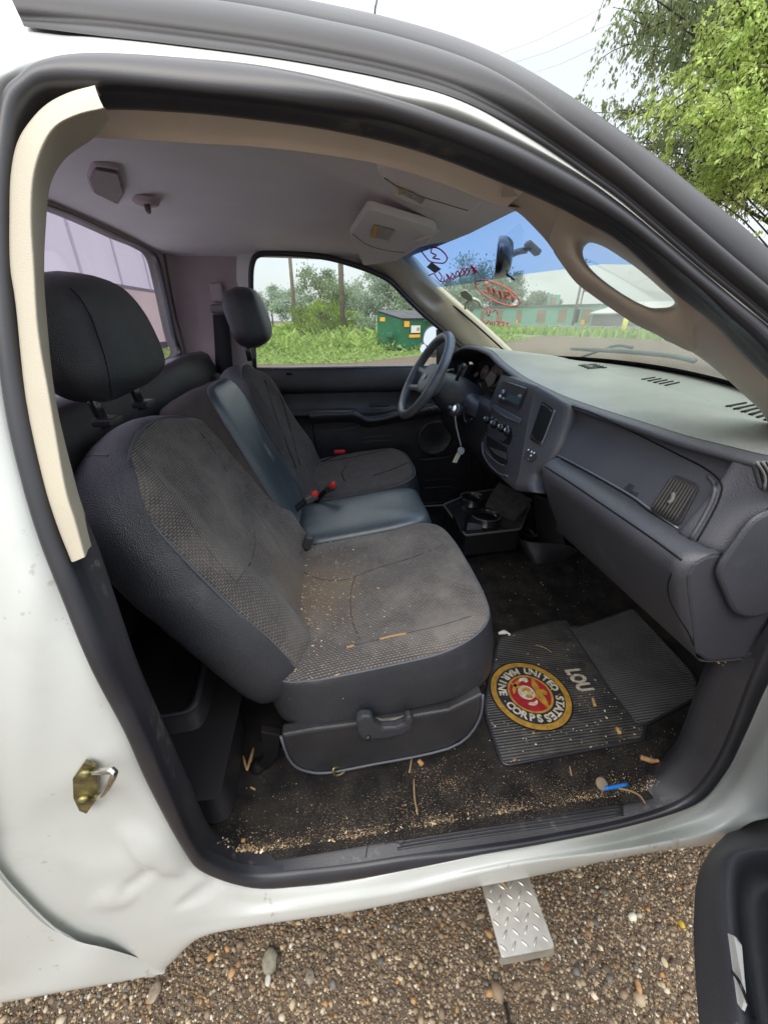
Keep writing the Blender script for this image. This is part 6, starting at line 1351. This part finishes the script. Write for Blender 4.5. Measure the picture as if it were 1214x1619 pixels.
# far trees over the driver's window sill
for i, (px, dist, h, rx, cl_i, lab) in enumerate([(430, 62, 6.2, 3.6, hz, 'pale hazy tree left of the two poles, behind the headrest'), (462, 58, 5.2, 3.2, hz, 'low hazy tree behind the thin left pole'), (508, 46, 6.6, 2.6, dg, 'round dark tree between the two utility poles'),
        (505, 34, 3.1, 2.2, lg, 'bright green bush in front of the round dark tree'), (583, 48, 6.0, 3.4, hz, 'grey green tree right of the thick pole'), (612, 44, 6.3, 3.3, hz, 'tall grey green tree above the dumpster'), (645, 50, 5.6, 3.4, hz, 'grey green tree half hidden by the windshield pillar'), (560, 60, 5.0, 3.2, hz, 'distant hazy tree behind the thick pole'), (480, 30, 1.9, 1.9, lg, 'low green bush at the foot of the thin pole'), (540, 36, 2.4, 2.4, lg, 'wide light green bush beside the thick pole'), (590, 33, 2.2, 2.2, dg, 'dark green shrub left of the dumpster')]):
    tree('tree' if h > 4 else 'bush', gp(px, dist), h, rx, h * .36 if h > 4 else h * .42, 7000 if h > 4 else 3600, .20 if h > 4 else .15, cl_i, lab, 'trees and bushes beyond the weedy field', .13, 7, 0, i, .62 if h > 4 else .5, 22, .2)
# the big tree over the roof, and a lighter one in front of it
tcen = gp(1115, 13.0)
def twig_tree(name, base, h, rx, rz, zc, limbs, twigs, leaves, leaf, cols, label, tr0, seedv, droop, spread=.5, lean=0.0):
    """trunk > limbs > hanging twigs with leaves along them"""
    r_ = np.random.default_rng(seedv); root = empty(name, base, label=label, cat='tree'); B = Vector(base); lst = []
    LN = Vector((math.cos(YAW), -math.sin(YAW), 0)) * lean; top = B + LN + Vector((.2, 0, h * .86)); trunk = [B, B.lerp(top, .35) + Vector((.25, .1, 0)), B.lerp(top, .7) - Vector((.2, 0, 0)), top]
    lst.append(tubedata(trunk, [tr0, tr0 * .8, tr0 * .55, tr0 * .2], 8, 4)); P = []; D = []; C = []
    tc_ = cr_axis(np.array([tuple(p) for p in trunk]), 8); pal = np.array(cols)
    for i in range(limbs):
        a = r_.uniform(0, 6.28); el = r_.uniform(-.75, 1); rr = (1 - el * el) ** .5 * r_.uniform(.45, 1)
        end = B + LN + Vector((rx * rr * math.cos(a), rx * rr * math.sin(a), h * zc + rz * el)); st = Vector(tc_[int(np.clip((end.z - B.z) / h * .75 * len(tc_), 4, len(tc_) - 2))])
        mid = st.lerp(end, .5) + Vector((r_.normal(0, .15), r_.normal(0, .15), .35 * rx * .3)); lim = [st, mid, end]; lst.append(tubedata(lim, [tr0 * .22, tr0 * .11, tr0 * .02], 6, 4))
        lc_ = cr_axis(np.array([tuple(p) for p in lim]), 10); base_c = pal[r_.integers(0, len(pal))] * r_.uniform(.8, 1.2)
        for j in range(twigs):
            t = r_.uniform(.35, 1) ** .6; s0 = Vector(lc_[int(t * (len(lc_) - 1))]); dv = Vector((r_.normal(), r_.normal(), r_.normal(0, .6) + .25)).normalized(); L = r_.uniform(.35, 1.0) * spread
            p1 = s0 + dv * L; p2 = p1 + dv * L * .5 - Vector((0, 0, droop * L * r_.uniform(.6, 1.6)))
            if j % 3 == 0: lst.append(tubedata([s0, p1, p2], [.012, .008, .004], 4, 2))
            q = cr_axis(np.array([tuple(s0), tuple(p1), tuple(p2)]), 8); n = leaves; u = r_.uniform(.15, 1, n) * (len(q) - 1); i0 = u.astype(int).clip(0, len(q) - 2); f_ = (u - i0)[:, None]
            P.append(q[i0] * (1 - f_) + q[i0 + 1] * f_ + r_.normal(0, .035, (n, 3))); D.append(np.repeat([(q[-1] - q[-2])], n, 0)); C.append(np.repeat([base_c * r_.uniform(.85, 1.15)], n, 0) * r_.uniform(.8, 1.2, (n, 1)))
    p = np.concatenate(P); d = np.concatenate(D); c = np.concatenate(C); n = len(p); d /= np.linalg.norm(d, axis=1)[:, None] + 1e-6
    v = d + r_.normal(0, .55, (n, 3)); v[:, 2] -= .35; v /= np.linalg.norm(v, axis=1)[:, None]; w_ = np.cross(v, r_.normal(0, 1, (n, 3))); w_ /= np.linalg.norm(w_, axis=1)[:, None]; sz = leaf * r_.uniform(.55, 1.3, (n, 1))
    V = np.stack([p, p + v * sz * .5 + w_ * sz * .24, p + v * sz, p + v * sz * .5 - w_ * sz * .24], 1); cc = np.ones((n, 4)); cc[:, :3] = c
    o = quads('crown', V, cc); setpar(o, root); t_ = merge('trunk', lst, simple('bark_' + name, (.10, .085, .07), .95, (.06, .05, .04), 8), None, True); setpar(t_, root); return root
twig_tree('willow_tree', gp(1290, 15.0), 11.2, 4.0, 3.9, .64, 130, 30, 28, .095, [(.29, .35, .17), (.33, .39, .19), (.24, .30, .15), (.37, .43, .21)], 'big loose grey green tree rising above the roof at the right', .22, 5, .9, .70, -3.0)
twig_tree('lime_tree', gp(1280, 12.0), 6.6, 1.55, 1.5, .74, 46, 22, 26, .08, [(.48, .60, .19), (.54, .66, .20), (.40, .52, .16)], 'bright lime green tree in front of the big grey green one', .08, 9, .35, .36, -2.55)
# trees seen through the windshield
for i, (px, dist, h, rx, lab) in enumerate([(752, 100, 17, 9.5, 'large dark tree left of the long building, behind the painted words'), (790, 106, 14.5, 6, 'dark tree rising behind the mirror and the painted oval'), (842, 118, 9.5, 6.5, 'rounded tree standing over the roof of the long building'), (862, 124, 8.6, 4.5, 'small tree at the right end of the treeline'), (722, 85, 9, 5, 'dark green tree by the windshield pillar')]):
    tree('tree', gp(px, dist), h * .80, rx * .85, h * .30, 9000, .45, [(.22, .30, .20), (.25, .33, .22), (.19, .26, .18)], lab, 'trees behind the long building', .3, 8, 0, 40 + i, .58, 30, .2)  # leaf colours lightened in place of distance haze
# poles
simple('pole_wood', (.20, .165, .13), .9, (.13, .11, .09), 3)
def pole(px, dist, h, r_, label, arms=0, pyb=None):
    b = Vector(gp(px, dist)); root = empty('utility_pole', b, label=label, cat='utility pole'); o = tube('pole_shaft', [b - Vector((0, 0, .5)), b + Vector((.1, 0, h))], [r_, r_ * .75], 'pole_wood', None, k=10); setpar(o, root)
    for i in range(arms): q = box('cross_arm', b + Vector((.1, 0, h - .5 - i * .9)), (.12, 2.6, .12), 'pole_wood', None, bev=0); setpar(q, root)
    if arms: q = lathe('transformer', [(.0, -.6), (.32, -.6), (.32, .5), (.0, .55)], b + Vector((.1, -.45, h - 2.6)), (0, 0, 1), 'grey', None, 12); setpar(q, root)
    return root
pole(541, 29, 10, .19, 'thick wooden utility pole standing in the weeds'); pole(466, 43, 10, .19, 'thin leaning wooden pole left of the thick one'); pole(617, 60, 12, .12, 'far thin pole above the dumpster')
pole(907, 78, 9.8, .22, 'utility pole with transformer in front of the long building', 2); pole(913, 92, 9.2, .18, 'second pole just behind the transformer pole', 1)
# dumpster
dc_ = Vector(A(633, 556, z=0)); dl_ = Vector(A(598, 541, z=0)); dx1 = Vector((1, .10, 0)).normalized(); dy1 = Vector((0, 1, 0))
DX = Vector((.87, .49, 0)).normalized(); DYv = Vector((-.49, .87, 0)).normalized(); dk = dc_ 
dump = empty('dumpster', dk, label='green steel dumpster with black lid and yellow stickers at the edge of the weeds', cat='dumpster')
def dpnt(u, v, z): return dk + DX * u + DYv * v + Vector((0, 0, z))
simple('dumpster_green', (.006, .105, .045), .5, (.012, .14, .06), 1.5); simple('lid_black', (.035, .036, .042), .6, (.06, .06, .065), 2); simple('sticker_yellow', (.85, .42, .02), .5)
Lx, Ly, H0, H1 = 3.0, 2.0, 1.50, 1.86
Vb = [dpnt(0, 0, .12), dpnt(Lx, 0, .12), dpnt(Lx, Ly, .12), dpnt(0, Ly, .12), dpnt(0, 0, H0), dpnt(Lx, 0, H0), dpnt(Lx, Ly, H1), dpnt(0, Ly, H1)]
b_o = mk('bin_body', Vb, [(0,1,5,4),(1,2,6,5),(2,3,7,6),(3,0,4,7),(3,2,1,0)], 'dumpster_green', None, False); setpar(b_o, dump)
for u0, u1 in ((-.06, 1.48), (1.52, 3.06)):
    q = prism('lid', [dpnt(u0, -.10, H0 + .02), dpnt(u1, -.10, H0 + .02), dpnt(u1, Ly + .05, H1 + .05), dpnt(u0, Ly + .05, H1 + .05)], (0, 0, .05), 'lid_black', None, bev=.015); setpar(q, dump)
for q in (merge('rib', [bx(dpnt(u, -.03, .80), (.07, .06, 1.3)) for u in (.04, 1.5, 2.96)], 'dumpster_green'), box('fork_pocket', dpnt(-.10, .85, .78), (.20, 1.3, .20), 'dumpster_green', bev=.02), box('rim', dpnt(1.5, -.03, H0 - .05), (3.1, .08, .10), 'dumpster_green', bev=.01)): setpar(q, dump)
def dq(name, u0, u1, z0, z1, m, side=0):
    if side: c = [dpnt(-.012, u0, z0), dpnt(-.012, u1, z0), dpnt(-.012, u1, z1), dpnt(-.012, u0, z1)]
    else: c = [dpnt(u0, -.072, z0), dpnt(u1, -.072, z0), dpnt(u1, -.072, z1), dpnt(u0, -.072, z1)]
    q = mk(name, c, [(0, 1, 2, 3)], m, None, False); setpar(q, dump)
dq('sticker', .15, .50, 1.16, 1.42, 'sticker_yellow'); dq('sticker', .62, 1.25, .88, 1.22, 'white'); dq('sticker', 1.0, 1.22, .95, 1.12, 'sticker_yellow'); dq('sticker', .50, 1.25, .66, .80, 'sticker_yellow'); dq('sticker', 1.3, 1.75, 1.41, 1.6, 'sticker_yellow', 1)
# long teal building, rail line, bollard, far shed
bd = 86
def hp(px, dist, z): q = gp(px, dist); return Vector((q[0], q[1], z))
simple('teal_paint', (.17, .36, .29), .85, (.22, .38, .32), .12); simple('board_brown', (.24, .20, .15), .9, (.30, .20, .13), 1.5); simple('old_grey', (.14, .14, .14), .9, (.2, .19, .18), .5); simple('ballast', (.17, .16, .15), .95, (.12, .11, .10), 1)
Lp, Rp = hp(725, 100, 0), hp(944, 78, 0); bdir = (Rp - Lp).normalized(); bnor = Vector((-bdir.y, bdir.x, 0)); Lb = (Rp - Lp).length
if bnor.dot(CAM - Lp) < 0: bnor = -bnor
bld = empty('long_building', (Lp + Rp) / 2, label='long low teal building with boarded windows behind the railway', cat='building')
def bpt(u, n_, z): return Lp + bdir * u + bnor * n_ + Vector((0, 0, z))
HB = 3.7
w1_ = mk('wall', [bpt(-10, 0, 0), bpt(Lb, 0, 0), bpt(Lb, -14, 0), bpt(-10, -14, 0), bpt(-10, 0, HB), bpt(Lb, 0, HB - .2), bpt(Lb, -14, HB - .2), bpt(-10, -14, HB)], [(0,1,5,4),(1,2,6,5),(2,3,7,6),(3,0,4,7)], 'teal_paint', None, False); setpar(w1_, bld)
w2_ = mk('roof', [bpt(-10.2, .3, HB), bpt(Lb + .2, .3, HB - .2), bpt(Lb + .2, -14, HB - .1), bpt(-10.2, -14, HB + .1), bpt(-10.2, .3, HB + .15), bpt(Lb + .2, .3, HB - .05), bpt(Lb + .2, -14, HB + .05), bpt(-10.2, -14, HB + .25)], [(0,1,5,4),(1,2,6,5),(2,3,7,6),(3,0,4,7),(4,5,6,7)], 'old_grey', None, False); setpar(w2_, bld)
for px, wpx in ((762, 8), (789, 12), (820, 10), (855, 15), (888, 13), (912, 5), (926, 14)):
    # window where that photo column meets the wall
    d = ray(px, 503); d.z = 0; t = (Lp - CAM).dot(bnor) / d.dot(bnor); P_ = CAM + d * t; u = (P_ - Lp).dot(bdir); hw = wpx * .065
    wq = mk('window', [bpt(u - hw, .05, .9), bpt(u + hw, .05, .9), bpt(u + hw, .05, 2.9), bpt(u - hw, .05, 2.9)], [(0,1,2,3)], 'board_brown' if px != 912 else 'slot', None, False); setpar(wq, bld)
    if px in (820, 926): wq = mk('window_board', [bpt(u - hw * .8, .08, .6), bpt(u - hw * .1, .08, .6), bpt(u - hw * .1, .08, 1.3), bpt(u - hw * .8, .08, 1.3)], [(0,1,2,3)], 'sticker_yellow', None, False); setpar(wq, bld)
q = box('chimney', bpt(Lb * .62, -5, HB + .9), (1.6, 1.6, 1.8), 'teal_paint', None, bev=0); setpar(q, bld)
q = box('chimney', bpt(Lb * .64, -4, HB + .6), (.8, .8, 1.4), 'board_brown', None, bev=0); setpar(q, bld)
b2p = hp(960, 74, 0)
shd = empty('shed', b2p, label='dark grey shed with a lean-to roof at the right end of the teal building', cat='shed')
q = mk('wall', [b2p + bdir * a + bnor * b + Vector((0, 0, z)) for a, b, z in ((-2.5,0,0),(14,0,0),(14,-8,0),(-2.5,-8,0),(-2.5,0,2.1),(14,0,2.1),(14,-8,3.6),(-2.5,-8,3.6))], [(0,1,5,4),(1,2,6,5),(2,3,7,6),(3,0,4,7)], 'old_grey', None, False); setpar(q, shd)
q = mk('roof', [b2p + bdir * a + bnor * b + Vector((0, 0, z)) for a, b, z in ((-2.8,.4,2.1),(14.3,.4,2.1),(14.3,-8,3.7),(-2.8,-8,3.7),(-2.8,.4,2.3),(14.3,.4,2.3),(14.3,-8,3.9),(-2.8,-8,3.9))], [(0,1,5,4),(3,0,4,7),(4,5,6,7),(1,2,6,5)], simple('tin_roof', (.45, .45, .43), .6), None, False); setpar(q, shd)
ra, rb2 = bpt(-30, 8, 0), bpt(Lb + 40, 8, 0)
q = mk('railway_bed', [ra, rb2, rb2 + bnor * 5, ra + bnor * 5, ra + bnor * 1.2 + Vector((0, 0, .6)), rb2 + bnor * 1.2 + Vector((0, 0, .6)), rb2 + bnor * 3.8 + Vector((0, 0, .6)), ra + bnor * 3.8 + Vector((0, 0, .6))], [(0,1,5,4),(4,5,6,7),(7,6,2,3)], 'ballast', None, False); tag(q, 'dark ballast bed of the railway in front of the building', 'railway', kind='structure')
mk('meadow', [bpt(-40, 13.5, .006), bpt(Lb + 40, 13.5, .006), bpt(Lb + 40, 30, .006), bpt(-40, 30, .006)], [(0, 1, 2, 3)], 'grass_green', None, False); tag(bpy.data.objects['meadow'], 'strip of grass before the railway', 'grass', kind='structure')
n_ = 6000; uu = rng.uniform(-30, Lb + 30, n_); vv = rng.uniform(13.5, 30, n_); PB = np.array(Lp)[None] + np.outer(uu, np.array(bdir)) + np.outer(vv, np.array(bnor)); hh = rng.uniform(.25, .75, n_); aa = rng.uniform(0, 6.28, n_)
Vq = np.zeros((n_, 4, 3)); ddx = np.stack([np.cos(aa), np.sin(aa), 0 * aa], 1) * .22
Vq[:, 0] = PB - ddx; Vq[:, 1] = PB + ddx; Vq[:, 2] = PB + ddx * .4 + np.stack([0 * hh, 0 * hh, hh], 1); Vq[:, 3] = PB - ddx * .6 + np.stack([0 * hh, 0 * hh, hh * .8], 1)
ccq = np.ones((n_, 4)); ccq[:, :3] = np.array(gcols)[rng.integers(0, 5, n_)] * rng.uniform(.8, 1.3, (n_, 1)); quads('verge_grass', Vq, ccq, 'tufts of grass along the railway', 'grass', 'stuff')
bp_ = hp(990, 45, 0); tag(lathe('bollard', [(.0, 0), (.22, 0), (.22, 1.55), (.15, 1.65), (0, 1.68)], bp_, (0, 0, 1), simple('bollard_yellow', (.72, .70, .12), .6), None, 16), 'yellow bollard on the grass near the shed', 'bollard')
# power lines above the roof
for i, (p, q) in enumerate((((780, 88), (960, 8)), ((806, 100), (962, 38)), ((838, 116), (966, 62)))):
    a, b = A(*p, y=40), A(*q, y=26); dirv = (b - a); tag(tube('power_line', [a - dirv * .5, a, a.lerp(b, .5) + Vector((0, 0, -.15)), b, b + dirv * .8], .009, simple('wire_grey', (.42, .42, .42), .7) if i == 0 else 'wire_grey', None, k=4, sub=2), ['topmost of the three thin power lines left of the tree', 'middle one of the three thin power lines left of the tree', 'lowest of the three thin power lines left of the tree'][i], 'power line', 'power lines in the sky')
ant = tube('antenna', [A(589, 30, y=.9) + Vector((0, 0, -.05)), A(593, 12, y=.9), A(598, -10, y=.9)], .0022, 'rubber', truck)
# white box trailer behind the truck, seen through the tinted rear glass
trl = empty('box_trailer', (-6.1, 9.3, 0), label='large pale box trailer parked behind the truck, seen through the purple rear glass', cat='trailer')
simple('trailer_tan', (.68, .57, .50), .7, (.60, .50, .44), 1.2); simple('seam_grey', (.56, .55, .60), .6)
q = box('trailer_wall', (-6.1, 9.3, 2.65), (3.2, 9.6, 3.3), simple('trailer_white', (.84, .83, .84), .55, (.78, .77, .79), .7), None, bev=.02); setpar(q, trl)
ZB = A(250, 462, x=-4.5).z
for z, h_, m_ in ((ZB, .08, 'grey'), ((ZB + .95) / 2, ZB - 1.0, 'trailer_tan'), (.90, .16, 'slot')): q = box('trailer_rail', (-4.48, 9.3, z), (.06, 9.5, h_), m_, None, bev=.004); setpar(q, trl)
for y in (5.6, 7.2, 8.8, 10.4, 12.0): q = box('trailer_seam', (-4.485, y, 3.0), (.02, .06, 2.2), 'seam_grey', None, bev=0); setpar(q, trl)
q = tubes('ladder', [[(-4.40, 13.1, 1.1), (-4.40, 13.1, 2.1)], [(-4.40, 13.7, 1.1), (-4.40, 13.7, 2.1)]] + [[(-4.40, 13.1, z), (-4.40, 13.7, z)] for z in (1.2, 1.45, 1.7, 1.95)], .022, 'slot', None, sub=1); setpar(q, trl)
for y in (6.0, 7.0): q = lathe('trailer_wheel', [(0, -.12), (.42, -.12), (.46, 0), (.42, .12), (0, .12)], (-4.75, y, .46), (1, 0, 0), 'slot', None, 24); setpar(q, trl)
# ---------------------------------------------------------------- tidy: nothing deeper than thing > part > sub-part
for _ in range(3):
    for o in list(COL.objects):
        p = o.parent
        if p and p.parent and p.parent.parent:
            mw = o.matrix_parent_inverse.copy(); o.parent = p.parent; o.matrix_parent_inverse = Matrix.Identity(4) if p.parent.parent else mw
